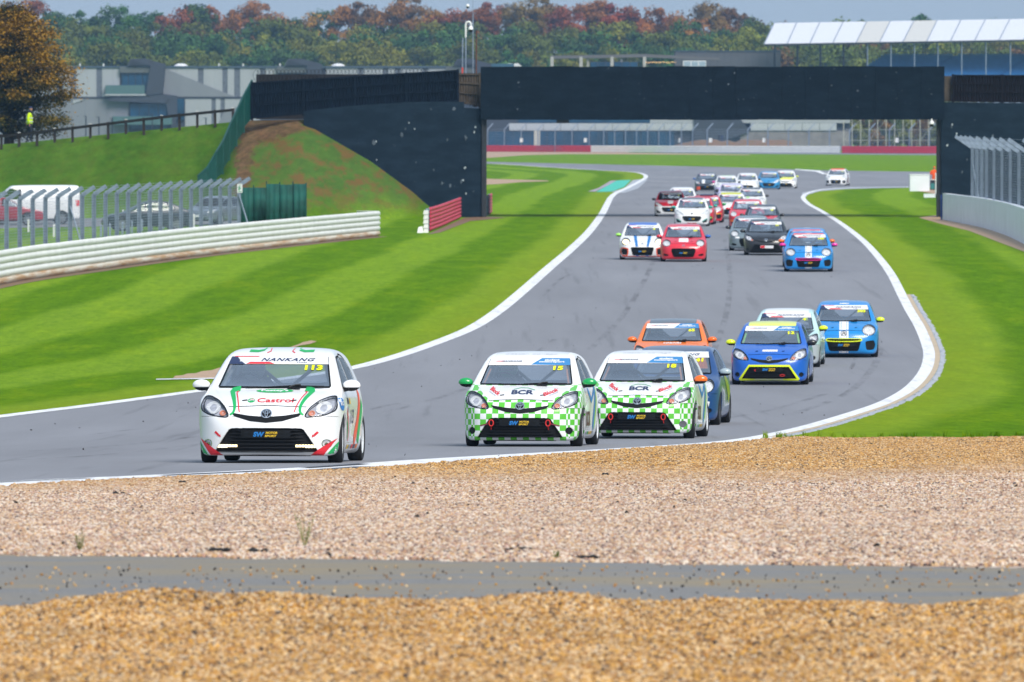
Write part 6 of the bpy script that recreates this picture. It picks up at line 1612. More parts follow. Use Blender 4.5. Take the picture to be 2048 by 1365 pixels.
c = race_car('c1b', 1453, 391, 28.7, .5, 'pale lilac and white hatchback with a yellow green roof strip', M_PWHITE, bumper=M_PPURP, mir=(MIR_P, K), num='6', detail=False); decal(c, 'roof_strip', 'c1b', PG((-.40, 1.33), (.45, 1.33), (.43, 1.37), (-.40, 1.37)), MIR_LG)
c = race_car('aygo', 1463, 413, 33.5, .5, 'lilac hatchback with a dark banner between the two white ones', M_PPURP, bonnet=M_PWHITE, mir=(K, K), num='14', detail=False)
c = race_car('c1b', 1502, 425, 36, .8, 'white hatchback with a dark roof and pale round headlights', M_PWHITE, roof=M_PBLACK, mir=(K, K), num='40', detail=False); decal(c, 'sticker', 'c1b', PG((-.25, .80), (-.08, .80), (-.08, .87), (-.25, .87)), MIR_LG)
c = race_car('p107', 1494, 384.5, 27.5, 1.0, 'plain white hatchback left of the light blue one at the back', M_PWHITE, mir=(K, K), num='33', detail=False)
c = race_car('p107', 1537.5, 379.5, 26.5, .8, 'light blue hatchback with a wide smiling grille at the back', paint('light blue car paint', (.02, .24, .52)), mir=(MIR_B, K), num='17', detail=False)
c = race_car('aygo', 1571, 377.5, 26, 1.2, 'white and yellow hatchback right of the light blue one', M_PWHITE, bonnet=M_PYEL, mir=(K, MIR_Y), num='19', detail=False)
c = race_car('c1b', 1673, 372, 25, 5.5, 'white hatchback with an orange roof edge trailing alone at the corner', M_PWHITE, roof=D_ORED, mir=(M_PWHITE, M_PWHITE), num='11', detail=False, door=M_PMAROON)
# ================================================================== PARKED VEHICLES behind the debris fence (seen from the side)
def parked(name, label, cat, side, front_w, height, length, loc, head, body, windows, wheels, wr, nose_details, plan_r=.35, roofcol=None):
    hw = front_w / 2
    fr_ = mirror([(0, .2), (hw * .85, .2), (hw, .35), (hw, height * .55), (hw * .93, height * .66), (hw * .80, height * .93), (hw * .66, height * .99), (0, height + .01)])
    pl_ = mirror([(0, -length / 2 - .02), (hw * .7, -length / 2 + .03), (hw, -length / 2 + plan_r), (hw, length / 2 - plan_r), (hw * .75, length / 2 - .03), (0, length / 2 + .02)])
    bm = body_surface(side, fr_, pl_, c=(0, 0, height * .45), half=(hw, length / 2, height / 2), n=36, k=.07, bow=.08, crown=.03)
    sk = Skin(bm); L = lambda c: c.x > .25; Rr = lambda c: c.x < -.25
    for i, w in enumerate(windows): sk.region('window%d' % i, rpoly(w, .04), 'side', Rr); sk.region('window%dr' % i, rpoly(w, .04), 'side', L)
    for y in wheels: sk.region('ARCH', circle(y, wr, wr + .04, 20), 'side', lambda c: abs(c.x) > .4)
    parts = sk.finish(); root = empty(name, loc, (0, 0, head)); tag(root, label, cat)
    for nm, d in parts.items():
        if nm == 'ARCH': continue
        o = ob('body' if nm == 'body' else 'window', skin_mesh(nm, d), root, body if nm == 'body' else M_SG)
    for x in (-hw + .1, hw - .1):
        for y in wheels:
            w = empty('wheel', (x, y, wr)); w.parent = root; w.scale = (1.1, wr / TR, wr / TR); w.rotation_euler = (0, 0, math.pi if x < 0 else 0); ob('tyre', ME_TYRE, w, M_TYRE); ob('rim', ME_RIM, w, mat('alloy', (.35, .37, .4), .3, .6))
    MB().box(-hw + .15, hw - .15, -length / 2 + .3, length / 2 - .3, .2, height * .45).build('underbody', M_DARKIN, root)
    for (nm, m, view, sgn, shp) in nose_details:
        V, F = project(sk.bvh, shp[0], shp[1], view, .006, sgn); mesh_ob(nm, [tuple(v) for v in V], F, m, root)
    return root
# nose towards -y; a car heading right in the picture is turned by +90 degrees
V_SIDE = [(-2.35, .25), (-2.42, .5), (-2.36, .95), (-2.15, 1.12), (-1.75, 1.22), (-1.1, 1.85), (-.85, 1.95), (2.25, 1.97), (2.38, 1.85), (2.45, 1.0), (2.45, .35), (2.3, .25)]
g_ = G(40, 452)
parked('panel_van', 'white panel van parked behind the debris fence, back doors to the right', 'van', V_SIDE, 1.9, 1.97, 4.9, (g_.x + .2, g_.y + 6, gz(g_.y + 6)), R(-82), M_PWHITE,
       [[(-1.70, 1.25), (-1.1, 1.78), (-.55, 1.78), (-.55, 1.22)]], (-1.5, 1.45), .33,
       [('rear_window', M_BLK, 'front', 1, PG((-.70, 1.2), (-.08, 1.2), (-.08, 1.7), (-.66, 1.7))), ('rear_window', M_BLK, 'front', 1, PG((.08, 1.2), (.70, 1.2), (.66, 1.7), (.08, 1.7))), ('number_plate', D_GOLD, 'front', 1, PG((-.25, .78), (.25, .78), (.25, .88), (-.25, .88))),
        ('tail_lamp', D_RED, 'front', 1, PG((-.88, .9), (-.78, .9), (-.78, 1.2), (-.88, 1.2))), ('tail_lamp', D_RED, 'front', 1, PG((.88, .9), (.78, .9), (.78, 1.2), (.88, 1.2)))])
S_SIDE = [(-2.05, .22), (-2.12, .40), (-2.08, .62), (-1.85, .76), (-1.05, .88), (-.35, 1.30), (.1, 1.42), (.75, 1.42), (1.35, 1.22), (1.85, .98), (2.08, .92), (2.12, .55), (2.08, .25), (1.8, .2)]
g_ = G(35, 451)
parked('parked_car', 'dark red hatchback parked in front of the white van', 'car', S_SIDE, 1.72, 1.44, 4.2, (g_.x - .7, g_.y - .5, gz(g_.y - .5)), R(90), mat('faded red car paint', (.33, .012, .03), .3, coat=.6, var=.1),
       [[(-.95, .93), (-.35, 1.26), (-.02, 1.34), (0, .93)], [(.08, .93), (.08, 1.35), (.72, 1.33), (1.1, 1.15), (1.25, .98)]], (-1.28, 1.30), .31, [])
g_ = G(290, 459)
parked('parked_car', 'large dark blue saloon parked behind the fence, nose to the left', 'car', S_SIDE, 1.85, 1.44, 4.3, (g_.x + .35, g_.y - 6, gz(g_.y - 6)), R(-80), mat('dark blue grey car paint', (.008, .02, .03), .35, coat=.25, var=.1),
       [[(-.95, .93), (-.35, 1.26), (-.02, 1.34), (0, .93)], [(.08, .93), (.08, 1.35), (.72, 1.33), (1.1, 1.15), (1.25, .98)]], (-1.28, 1.30), .33, [])
g_ = G(420, 452)
parked('parked_car', 'grey hatchback parked nose out between the saloon and the green screen', 'car', S_SIDE, 1.80, 1.46, 4.2, (g_.x + .2, g_.y + 4, gz(g_.y + 4)), R(-25), mat('silver grey car paint', (.12, .15, .18), .25, coat=.8, var=.1),
       [[(-.95, .93), (-.35, 1.26), (-.02, 1.34), (0, .93)], [(.08, .93), (.08, 1.35), (.72, 1.33), (1.1, 1.15), (1.25, .98)]], (-1.28, 1.30), .32,
       [('windscreen', M_BLK, 'front', -1, PG((-.68, .92), (.68, .92), (.56, 1.30), (-.56, 1.30))), ('headlight', M_BOWL, 'front', -1, PG((.50, .60), (.80, .66), (.80, .76), (.52, .70))), ('headlight', M_BOWL, 'front', -1, PG((-.50, .60), (-.80, .66), (-.80, .76), (-.52, .70))), ('number_plate', D_WHITE, 'front', -1, PG((-.25, .40), (.25, .40), (.25, .50), (-.25, .50)))])

# ================================================================== PEOPLE
M_HIVIS = mat('fluorescent yellow jacket', (.62, .85, .0), .75, var=.12, vscale=6); M_TROU = mat('dark navy trousers', (.012, .018, .035), .85, var=.2); M_SKINC = mat('skin', (.42, .22, .15), .6, var=.05)
M_REFL = mat('silver reflective tape', (.55, .60, .62), .4, var=.05); M_NAVYC = mat('navy cap', (.01, .025, .09), .8)
c0 = crest(57); c0.y += 1.2; c0.z = gz(c0.y) + bank(c0.x, c0.y)
p = skin_figure('person', [(0, 0, .93), (0, .01, 1.12), (0, -.01, 1.33), (0, .0, 1.46), (.03, 0, 1.55), (.05, 0, 1.66),
                           (.02, -.10, .88), (.10, -.10, .48), (.04, -.10, .08), (.18, -.10, .03), (-.02, .10, .88), (-.02, .10, .48), (-.16, .10, .10), (-.03, .10, .04)],
                [(0, 1), (1, 2), (2, 3), (3, 4), (4, 5), (0, 6), (6, 7), (7, 8), (8, 9), (0, 10), (10, 11), (11, 12), (12, 13)],
                [(.11, .15), (.12, .15), (.13, .18), (.08, .10), .055, .085, .095, .065, .045, .045, .095, .065, .045, .045], M_TROU)
p.location = c0; p.scale = (1.1, 1.1, 1.1); tag(p, 'person in a yellow high visibility jacket and navy cap walking beside the timber fence', 'person')
hd = ellipsoid(.06, 0, 1.655, .085, .075, .115, 14, 10).build('head', M_SKINC, p, True)
ns = MB().hexa([(.13, -.015, 1.62), (.155, -.012, 1.62), (.155, .012, 1.62), (.13, .015, 1.62)], [(.13, -.008, 1.67), (.138, -.006, 1.67), (.138, .006, 1.67), (.13, .008, 1.67)]).build('nose', M_SKINC, hd)
cp_ = ellipsoid(.05, 0, 1.70, .098, .09, .08, 14, 8, cutz=0); cp_.add(*(lambda q: (q.v, q.f))(MB().box(.10, .20, -.06, .06, 1.70, 1.712))); cp_.build('cap', M_NAVYC, p, True)
j = skin_figure('jacket', [(0, 0, .84), (0, .0, 1.0), (0, 0, 1.2), (-.01, 0, 1.40), (0, 0, 1.48), (-.01, -.22, 1.38), (-.07, -.25, 1.12), (-.02, -.20, .92), (-.01, .22, 1.38), (-.10, .24, 1.12), (-.16, .12, .95)],
                [(0, 1), (1, 2), (2, 3), (3, 4), (3, 5), (5, 6), (6, 7), (3, 8), (8, 9), (9, 10)], [(.17, .20), (.17, .20), (.17, .21), (.15, .20), (.08, .09), .085, .07, .055, .085, .07, .055], M_HIVIS, p)
for z_, a_, b_ in ((1.02, .176, .21), (1.20, .178, .22)):
    t_ = MB(); n_ = 20
    for k_ in range(n_):
        an = 2 * math.pi * k_ / n_
        for zz in (z_ - .025, z_ + .025): t_.v.append((a_ * math.cos(an) * 1.03, b_ * math.sin(an) * 1.03, zz))
    for k_ in range(n_): q_ = (k_ + 1) % n_; t_.f.append((2 * k_, 2 * q_, 2 * q_ + 1, 2 * k_ + 1))
    t_.build('reflective_band', M_REFL, p, True)
for s_ in (-1, 1):
    hx, hz = (-.0, .87) if s_ < 0 else (-.17, .90); hy = -.20 if s_ < 0 else .10
    skin_figure('hand', [(hx, hy, hz + .04), (hx, hy, hz - .03), (hx + .02, hy - .015, hz - .09), (hx + .005, hy + .01, hz - .10), (hx - .015, hy + .02, hz - .09), (hx + .04, hy, hz - .04)], [(0, 1), (1, 2), (1, 3), (1, 4), (1, 5)], [.025, .034, .010, .010, .010, .011], M_SKINC, p, 1)
M_ORA = mat('orange marshal overalls', (.85, .10, .01), .8, var=.15)
c1 = G(1868.5, 380); p = skin_figure('person', [(0, 0, .93), (0, 0, 1.15), (0, 0, 1.35), (0, 0, 1.48), (0, -.01, 1.60), (-.22, 0, 1.40), (-.30, -.05, 1.15), (-.18, -.22, 1.20), (.22, 0, 1.40), (.28, -.02, 1.12), (.27, -.06, .88), (-.10, 0, .88), (-.11, .0, .48), (-.12, 0, .06), (-.13, -.12, .03), (.10, 0, .88), (.11, 0, .48), (.12, 0, .06), (.13, -.12, .03)],
                [(0, 1), (1, 2), (2, 3), (3, 4), (2, 5), (5, 6), (6, 7), (2, 8), (8, 9), (9, 10), (0, 11), (11, 12), (12, 13), (13, 14), (0, 15), (15, 16), (16, 17), (17, 18)],
                [(.17, .12), (.16, .12), (.19, .12), .07, .08, .085, .06, .05, .085, .06, .05, .10, .075, .06, .05, .10, .075, .06, .05], M_ORA)
p.location = c1; tag(p, 'marshal in orange overalls and orange hat standing by the right bridge pillar', 'person')
hd = ellipsoid(0, 0, 1.63, .08, .09, .11, 14, 10).build('head', M_SKINC, p, True); cp_ = ellipsoid(0, 0, 1.68, .10, .11, .09, 14, 8, cutz=0).build('hat', M_ORA, p, True)

# ================================================================== TREES
def leaf_mat(name, cols, yell=.0):
    k = N(name); tc = k.n('TexCoord').outputs['Object']; oi = k.n('ObjectInfo').outputs['Random']
    n1 = k.noise(k.mapped(tc, (1, 1, 1)), .45, 4, .6); n2 = k.noise(tc, 3.5, 2, .5)
    c = k.ramp(n1, [(.30, cols[0]), (.5, cols[1]), (.70, cols[2])]); 
    c = k.mix(.6, c, k.mix(1.0, c, k.ramp(n2, [(.3, (.5, .5, .5)), (.7, (1.45, 1.45, 1.4))]), 'MULTIPLY'))
    h = k.n('HueSaturation'); k.l(c, h.inputs['Color']); k.l(k.math('ADD', k.math('MULTIPLY', oi, .04), .48), h.inputs['Hue']); k.l(k.math('ADD', k.math('MULTIPLY', oi, .4), .8), h.inputs['Value'])
    k.l(h.outputs[0], k.b.inputs['Base Color']); k.b.inputs['Roughness'].default_value = .8; k.b.inputs['Specular IOR Level'].default_value = .15
    return k.m
LM = {'green': leaf_mat('dark green foliage', ((.025, .065, .022), (.06, .13, .03), (.12, .19, .03))),
      'olive': leaf_mat('olive foliage', ((.06, .085, .018), (.125, .15, .022), (.21, .20, .03))),
      'gold': leaf_mat('yellowing foliage', ((.10, .115, .018), (.20, .195, .022), (.34, .27, .022))),
      'orange': leaf_mat('orange autumn foliage', ((.14, .07, .02), (.31, .13, .024), (.46, .22, .028))),
      'red': leaf_mat('rust red autumn foliage', ((.13, .05, .024), (.30, .095, .03), (.44, .17, .035))),
      'brown': leaf_mat('brown autumn foliage', ((.10, .06, .022), (.21, .12, .03), (.32, .17, .035)))}
M_BARK = mat('grey brown bark', (.07, .055, .045), .9, var=.3)
def crown_mesh(seed, n_blob, leaf, n_leaf, squash=1.0, tall=1.0):
    r = random.Random(seed); V = []; F = []; blobs = []
    for i in range(n_blob):
        a = r.uniform(0, 6.283); z = r.uniform(-.30, .46) * tall; w = math.sqrt(max(.05, 1 - (z / (.55 * tall)) ** 2)) * .38; q = w * math.sqrt(r.random()); blobs.append((q * math.cos(a), q * math.sin(a), z, r.uniform(.09, .23)))
    per = n_leaf // n_blob
    for (bx, by, bz, br) in blobs:
        for _ in range(per):
            u = Vector((r.gauss(0, 1), r.gauss(0, 1), r.gauss(0, 1))).normalized(); d = br * (r.random() ** .35) * (1 + .28 * noise.noise((u.x * 3 + bx * 9, u.y * 3 + by * 9, u.z * 3 + seed)))
            if u.z < -.4 and r.random() < .5: continue
            c = Vector((bx, by, bz)) + Vector((u.x * d, u.y * d, u.z * d * squash)); s_ = leaf * r.uniform(.6, 1.5)
            n_ = (u + Vector((r.gauss(0, .5), r.gauss(0, .5), r.gauss(0, .5)))).normalized(); t = n_.orthogonal().normalized(); b = n_.cross(t); an = r.uniform(0, 3.14); t, b = t * math.cos(an) + b * math.sin(an), b * math.cos(an) - t * math.sin(an)
            k = len(V); V += [c - t * s_, c + b * s_ * .55, c + t * s_, c - b * s_ * .55]; F.append((k, k + 1, k + 2, k + 3))
    me = bpy.data.meshes.new('crown'); me.from_pydata([tuple(v) for v in V], [], F); me.materials.append(None); return me
CROWNS = [crown_mesh(20 + i, 22, .026, 4600, .8, 1.0) for i in range(7)]
def trunk_mesh(seed):
    r = random.Random(seed); m = MB(); m.tube([(0, 0, -.02), (r.uniform(-.01, .01), 0, .25), (r.uniform(-.02, .02), r.uniform(-.02, .02), .55), (r.uniform(-.03, .03), 0, .85)], [.022, .017, .012, .004], 7)
    for i in range(7):
        z = .3 + .07 * i; a = r.uniform(0, 6.28); m.tube([(0, 0, z), (.10 * math.cos(a), .10 * math.sin(a), z + .08), (.20 * math.cos(a), .20 * math.sin(a), z + .13)], [.009, .006, .003], 5)
    return mesh_of(m, 'trunk')
TRUNKS = [trunk_mesh(i) for i in range(3)]
GROUPT = 'woodland trees behind the circuit'
def far_tree(px, ytop, D, wpx, col, seed, label, full=False):
    s = FPX / D; z0 = ZFAR - .3; x = (px - 1024) / s; H = W(px, ytop, D).z - z0; root = empty('broadleaf_tree', (x, D, z0)); root.rotation_euler = (0, 0, seed * 1.7); tag(root, label, 'tree', GROUPT)
    wd = wpx / s; c = bpy.data.objects.new('crown', CROWNS[seed % 7]); COL.objects.link(c); c.parent = root; c.material_slots[0].link = 'OBJECT'; c.material_slots[0].material = LM[col]
    ch_ = H * .98 if full else min(H * .86, wd * 1.15); c.scale = (wd / .86, wd / .86, ch_ / .98); c.location = (0, 0, H - ch_ * .5)
    t = bpy.data.objects.new('trunk', TRUNKS[seed % 3]); COL.objects.link(t); t.parent = root; t.material_slots[0].link = 'OBJECT'; t.material_slots[0].material = M_BARK; t.scale = (H * .9, H * .9, H * .9)
NAMEC = {'green': 'dark green', 'olive': 'olive green', 'gold': 'yellowing', 'orange': 'orange', 'red': 'rust red', 'brown': 'brown'}
LAND = [(0, 'left of the orange beech'), (170, 'above the left end of the hotel'), (330, 'above the white roof dome'), (480, 'above the green fence top'), (640, 'above the long black fence'), (800, 'left of the camera masts'), (925, 'behind the camera masts'), (1010, 'above the left end of the deck'), (1130, 'above the pergola'),
        (1290, 'right of the pergola'), (1400, 'above the dark pavilion'), (1520, 'at the left end of the grandstand roof'), (1640, 'under the grandstand roof'), (1790, 'behind the grandstand seats')]
_CNT = {}
def tree_label(col, row):
    k_ = (col, row); _CNT[k_] = _CNT.get(k_, 0) + 1; n_ = _CNT[k_]; sf = 'th' if 10 < n_ % 100 < 14 else {1: 'st', 2: 'nd', 3: 'rd'}.get(n_ % 10, 'th')
    return '%s tree, %d%s of its colour from the left in %s row' % (NAMEC[col], n_, sf, row)
def where(px): return min(LAND, key=lambda q: abs(q[0] - px))[1]
back = [(-60, 30, 'brown'), (10, 12, 'red'), (72, 8, 'red'), (120, 34, 'green'), (165, 24, 'green'), (205, 22, 'green'), (255, 20, 'green'), (300, 24, 'green'), (345, 26, 'red'), (385, 24, 'red'), (402, 18, 'green'), (440, 14, 'red'), (490, 10, 'red'), (528, 14, 'red'), (575, 38, 'green'), (600, 34, 'orange'), (650, 30, 'green'), (700, 20, 'orange'), (740, 5, 'brown'), (790, 12, 'orange'), (820, 0, 'brown'),
        (860, 22, 'orange'), (893, 26, 'red'), (935, 30, 'orange'), (968, 22, 'orange'), (992, 6, 'red'), (1030, 14, 'brown'), (1072, 2, 'brown'), (1092, 8, 'brown'), (1128, 20, 'red'), (1165, 18, 'red'), (1190, 10, 'red'), (1230, 9, 'red'), (1262, 22, 'red'), (1300, 24, 'orange'), (1335, 32, 'red'), (1372, 32, 'orange'), (1408, 16, 'brown'), (1445, 24, 'brown'), (1480, 30, 'brown'), (1515, 44, 'green'), (1555, 55, 'brown'), (1600, 66, 'olive'), (1650, 62, 'olive'), (1700, 66, 'brown'), (1750, 64, 'olive'), (1825, 30, 'green'), (1862, 42, 'green'), (1900, 62, 'olive'), (1950, 62, 'brown'), (2000, 62, 'olive'), (2060, 58, 'brown')]
sd = 0
for (px, yt, col) in back:
    sd += 1; far_tree(px, yt - 2, 1960 + rnd.uniform(-20, 20), rnd.uniform(74, 100), col, sd, tree_label(col, 'back'))
r = random.Random(3)
for row, (D, y0, y1, step) in enumerate(((1890, 44, 66, 46), (1830, 66, 90, 48), (1780, 90, 112, 50))):
    px = -70 + row * 17
    while px < 2100:
        sd += 1; cols = ['green', 'green', 'olive', 'green', 'olive', 'green', 'gold'] if row < 2 else ['olive', 'green', 'gold', 'olive', 'green']
        col = r.choice(cols)
        if row == 0 and (1100 < px < 1400 or 640 < px < 760): col = r.choice(['olive', 'orange', 'green', 'gold'])
        if px > 1540: col = r.choice(['olive', 'brown', 'gold', 'olive'])
        yy = r.uniform(y0, y1) + (8 if 560 < px < 700 else 0)
        far_tree(px, yy, D + r.uniform(-14, 14), r.uniform(84, 120), col, sd, tree_label(col, ('third', 'second', 'front')[row]))
        px += step * r.uniform(.8, 1.2)
for (px, yt, wpx) in ((1130, 103, 60), (1165, 108, 50), (1225, 100, 24), (750, 76, 120), (1500, 62, 90)):
    sd += 1; far_tree(px, yt, 1755, wpx, 'gold', sd, 'small yellow tree in front of the wood, %s' % {1130: 'behind the left bay of the pergola', 1165: 'above the second pergola post', 1225: 'pointed top above the third pergola post', 750: 'wide one above the long black fence', 1500: 'wide one above the dark pavilion'}[px])
# the large beech on the bank, turning orange
def beech():
    D = 515; base = GX(18, D); base.z = gz(D) + bank(base.x, D) - .1; s = FPX / D; root = empty('beech_tree', base); tag(root, 'big orange and green beech tree behind the person in yellow', 'tree')
    top = W(0, 8, D).z - base.z; r = random.Random(9); m = MB(); m.tube([(0, 0, -.3), (.05, 0, top * .3), (-.05, .1, top * .6), (0, 0, top * .93)], [.34, .24, .13, .03], 9)
    V = []; F = []
    for i in range(150):
        u = (i + .5) / 150; z = top * (.06 + .90 * u); L = (4.35 * (1 - u) ** .62 * (.75 + .45 * min(1, u * 5))) * r.uniform(.72, 1.10) + .25; a = i * 2.39996 + r.uniform(-.3, .3); rise = r.uniform(.05, .45) * L
        pts = [Vector((0, 0, z)), Vector((math.cos(a) * L * .5, math.sin(a) * L * .5, z + rise * .7)), Vector((math.cos(a) * L, math.sin(a) * L, z + rise))]
        m.tube(pts, [.06 * (1 - u) + .015, .03, .008], 5)
        for j in range(int(130 + L * 95)):
            t = r.random() ** .6; p_ = pts[0].lerp(pts[2], t) + Vector((0, 0, math.sin(t * 3) * rise * .2)); sp_ = .16 + .30 * (1 - abs(t - .55)); p_ += Vector((r.gauss(0, sp_), r.gauss(0, sp_), r.gauss(0, sp_ * .55)))
            sz = r.uniform(.055, .115); n_ = Vector((r.gauss(0, .6), r.gauss(0, .6), 1)).normalized(); tt = n_.orthogonal().normalized(); b = n_.cross(tt); an = r.uniform(0, 3.14); tt, b = tt * math.cos(an) + b * math.sin(an), b * math.cos(an) - tt * math.sin(an)
            k = len(V); V += [tuple(p_ - tt * sz), tuple(p_ + b * sz * .6), tuple(p_ + tt * sz), tuple(p_ - b * sz * .6)]; F.append((k, k + 1, k + 2, k + 3))
    m.build('trunk', M_BARK, root, True)
    k = N('beech leaves'); tc = k.n('TexCoord').outputs['Object']; n1 = k.noise(tc, .9, 4, .65)
    # outer leaves have turned first
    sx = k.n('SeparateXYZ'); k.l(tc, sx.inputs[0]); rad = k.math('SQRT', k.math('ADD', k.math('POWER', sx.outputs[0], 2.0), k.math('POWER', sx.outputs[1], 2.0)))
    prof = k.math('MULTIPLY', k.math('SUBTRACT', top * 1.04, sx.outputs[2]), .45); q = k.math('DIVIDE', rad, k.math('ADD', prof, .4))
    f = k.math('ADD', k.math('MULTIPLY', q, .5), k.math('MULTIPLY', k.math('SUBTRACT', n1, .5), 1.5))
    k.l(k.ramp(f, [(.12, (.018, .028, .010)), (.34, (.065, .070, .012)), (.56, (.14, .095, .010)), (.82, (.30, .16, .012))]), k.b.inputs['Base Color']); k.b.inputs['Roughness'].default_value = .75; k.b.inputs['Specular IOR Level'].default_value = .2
    mesh_ob('crown', V, F, k.m, root)
beech()
for (px, py, h) in ((160, 1108, .15), (610, 1100, .24), (1112, 1125, .06)):
    g_ = G(px, py); rt = empty('weed', g_); tag(rt, {160: 'small green weed in the gravel at the left by the road', 610: 'tall thin yellowish weed in the gravel near the road', 1112: 'low green weed at the gravel edge in the middle'}[px], 'weed'); r = random.Random(px); mm = MB(); ms = MB()
    for i in range(9):
        a = r.uniform(0, 6.28); l = h * r.uniform(.5, 1); tip = Vector((math.cos(a) * l * .28, math.sin(a) * l * .28, l)); ms.bar((0, 0, 0), tip, .003)
        for j in range(6):
            q = tip * r.uniform(.3, 1); d = Vector((r.gauss(0, 1), r.gauss(0, 1), .6)).normalized() * .022; e = d.cross(Vector((0, 0, 1))).normalized() * .006; k = len(mm.v); mm.v += [tuple(q), tuple(q + d * .5 + e), tuple(q + d), tuple(q + d * .5 - e)]; mm.f.append((k, k + 1, k + 2, k + 3))
    ms.build('stems', mat('weed stem', (.30, .30, .12), .8), rt); mesh_ob('leaves', mm.v, mm.f, mat('weed leaves', (.15, .20, .03), .8), rt)
# black clumps of rubber on the gravel by the road
for i, (px, py, w, h) in enumerate([(440, 1112, .085, .03), (517, 1112, .07, .026), (1050, 1107, .05, .02), (1018, 1108, .035, .016), (1174, 1125, .085, .022), (366, 972, .05, .025), (1082, 911, .0, .0), (238, 995, .06, .025), (704, 966, .0, 0), (1740, 893, .05, .03), (1677, 903, .05, .02), (1208, 957, .05, .03)]):
    if w == 0: continue
    g_ = G(px, py); r = random.Random(i); m = MB()
    for q in range(5):
        e = ellipsoid(r.uniform(-w, w) * .7, r.uniform(-.02, .02), h * r.uniform(.3, .9) + .015, w * r.uniform(.25, .5), .025, h * r.uniform(.35, .7), 8, 5); m.add([(x + r.uniform(-.004, .004), y, z + r.uniform(-.004, .004)) for x, y, z in e.v], e.f)
    o = m.build('rubber_clump', M_RUB); o.location = g_; tag(o, ['flat black rubber clump by the road, left of a pair', 'black rubber clump by the road, right of a pair', 'black rubber lump on gravel under the gap between chequered cars', 'tiny black rubber lump left of a bigger one', 'wide black rubber clump at the road edge in the middle', 'black rubber lump below the leading car', '', 'black rubber lump near the kerb at the left', '', 'black lump on golden gravel near the right grass', 'flat black scrap on golden gravel right of centre', 'black lump on gravel below the chequered cars'][i], 'rubber', 'rubber clumps on the gravel')
# ================================================================== FAR BUILDINGS
def bxpx(x0, y0, x1, y1, D, th=.3, org=None, front=0.0):
    a, b = W(x0, y1, D), W(x1, y0, D); o = org or Vector((0, 0, 0))
    return MB().box(a.x - o.x, b.x - o.x, D - front - o.y, D + th - o.y, a.z - o.z, b.z - o.z)
def prpx(pts, D, th, org=None, front=0.0):
    o = org or Vector((0, 0, 0)); return MB().prism([W(x, y, D) + Vector((0, -front, 0)) - o for x, y in pts], (0, th, 0))
def pleat_shading(name, col, dark=.75, sc=1.6):
    k = N(name); tc = k.n('TexCoord').outputs['Object']; w = k.n('TexWave'); w.inputs['Scale'].default_value = sc; w.inputs['Distortion'].default_value = .6; k.l(k.mapped(tc, (1, 0, .02)), w.inputs[0])
    c = k.mix(w.outputs[1], tuple(v * dark for v in col), col); c = k.mix(.25, c, k.mix(1.0, c, k.ramp(k.noise(k.mapped(tc, (.4, 1, .05)), 1.0, 3), [(.3, (.7, .7, .7)), (.7, (1.2, 1.2, 1.2))]), 'MULTIPLY'))  # shade between the pleats put into the colour as darker bands
    k.l(c, k.b.inputs['Base Color']); k.b.inputs['Roughness'].default_value = .6
    return k.m
M_PANL = pleat_shading('pale pleated metal cladding', (.36, .38, .42), .82); M_PAND = mat('dark perforated metal strip', (.11, .125, .16), .6, var=.35, vscale=2.5); M_PANG = pleat_shading('grey pleated metal cladding', (.21, .225, .26), .8)
M_SLATE = mat('slate grey metal', (.035, .042, .06), .6, .0, var=.15); M_GLASSB = mat('blue reflecting glass', (.006, .05, .11), .15, .0, coat=.3, var=.5, vscale=.35); M_ROOFE = mat('dark blue roof edge', (.05, .08, .12), .5)
M_BALU = mat('green tinted balustrade glass', (.07, .14, .14), .1, coat=.8); M_DOMEW = mat('white roof light', (.75, .76, .78), .4)
DH = 1650.0
o0 = Vector((W(-160, 300, DH).x, DH, ZFAR)); hotel = empty('hotel_building', o0); tag(hotel, 'long two storey grey hotel with pale cladding panels behind the bank', 'building')
bxpx(-160, 136, 1000, 306, DH, 18, o0, -.35).build('core', M_SLATE, hotel)
ups = [(-160, 0), (-96, 1), (-84, 0), (-60, 1), (-48, 0), (14, 1), (25, 0), (52, 1), (63, 0), (115, 1), (126.5, 0), (141, 1), (152, 0), (193, 1), (204, 0), (240, None), (330, 0), (396, 1), (407, 0), (445, 1), (455, 0), (468.5, 1), (480, 0), (520, 1), (531, 0), (572, None), (652, 0), (716, 1), (727, 0), (766, 1), (777, 0), (790, 1), (802, 0), (845, 1), (856, 0), (900, None), (1000, None)]
for (a, k_), (b, _) in zip(ups[:-1], ups[1:]):
    if k_ is None: continue
    x = a
    while x < b - .5:                                      # single sheets of cladding, about 20 px wide at most
        e = min(b, x + (22 if k_ == 0 else 12)); 
        if b - e < 8: e = b
        bxpx(x + .15, 136.5, e - .15, 194, DH, .35, o0, .0 if k_ == 0 else -.12).build('panel', M_PAND if k_ else M_PANL, hotel); x = e
lows = [(-160, 2), (146, 2), (170, 2), (192, 2), (214, 2), (236, 2), (258, None), (370, 0), (423, 1), (431.5, 0), (441, 1), (449.5, 0), (480, 0), (520, 0)]
for (a, k_), (b, _) in zip(lows[:-1], lows[1:]):
    if k_ is None: continue
    bxpx(a + .15, 198, b - .15, 303, DH, .35, o0, .0 if k_ != 1 else -.12).build('panel', {0: M_PANL, 1: M_PAND, 2: M_PANG}[k_], hotel)
bxpx(-160, 132.5, 1000, 136.2, DH, .8, o0, .25).build('roof_edge', M_ROOFE, hotel); bxpx(-160, 194.4, 520, 197.6, DH, .5, o0, .12).build('floor_band', M_SLATE, hotel)
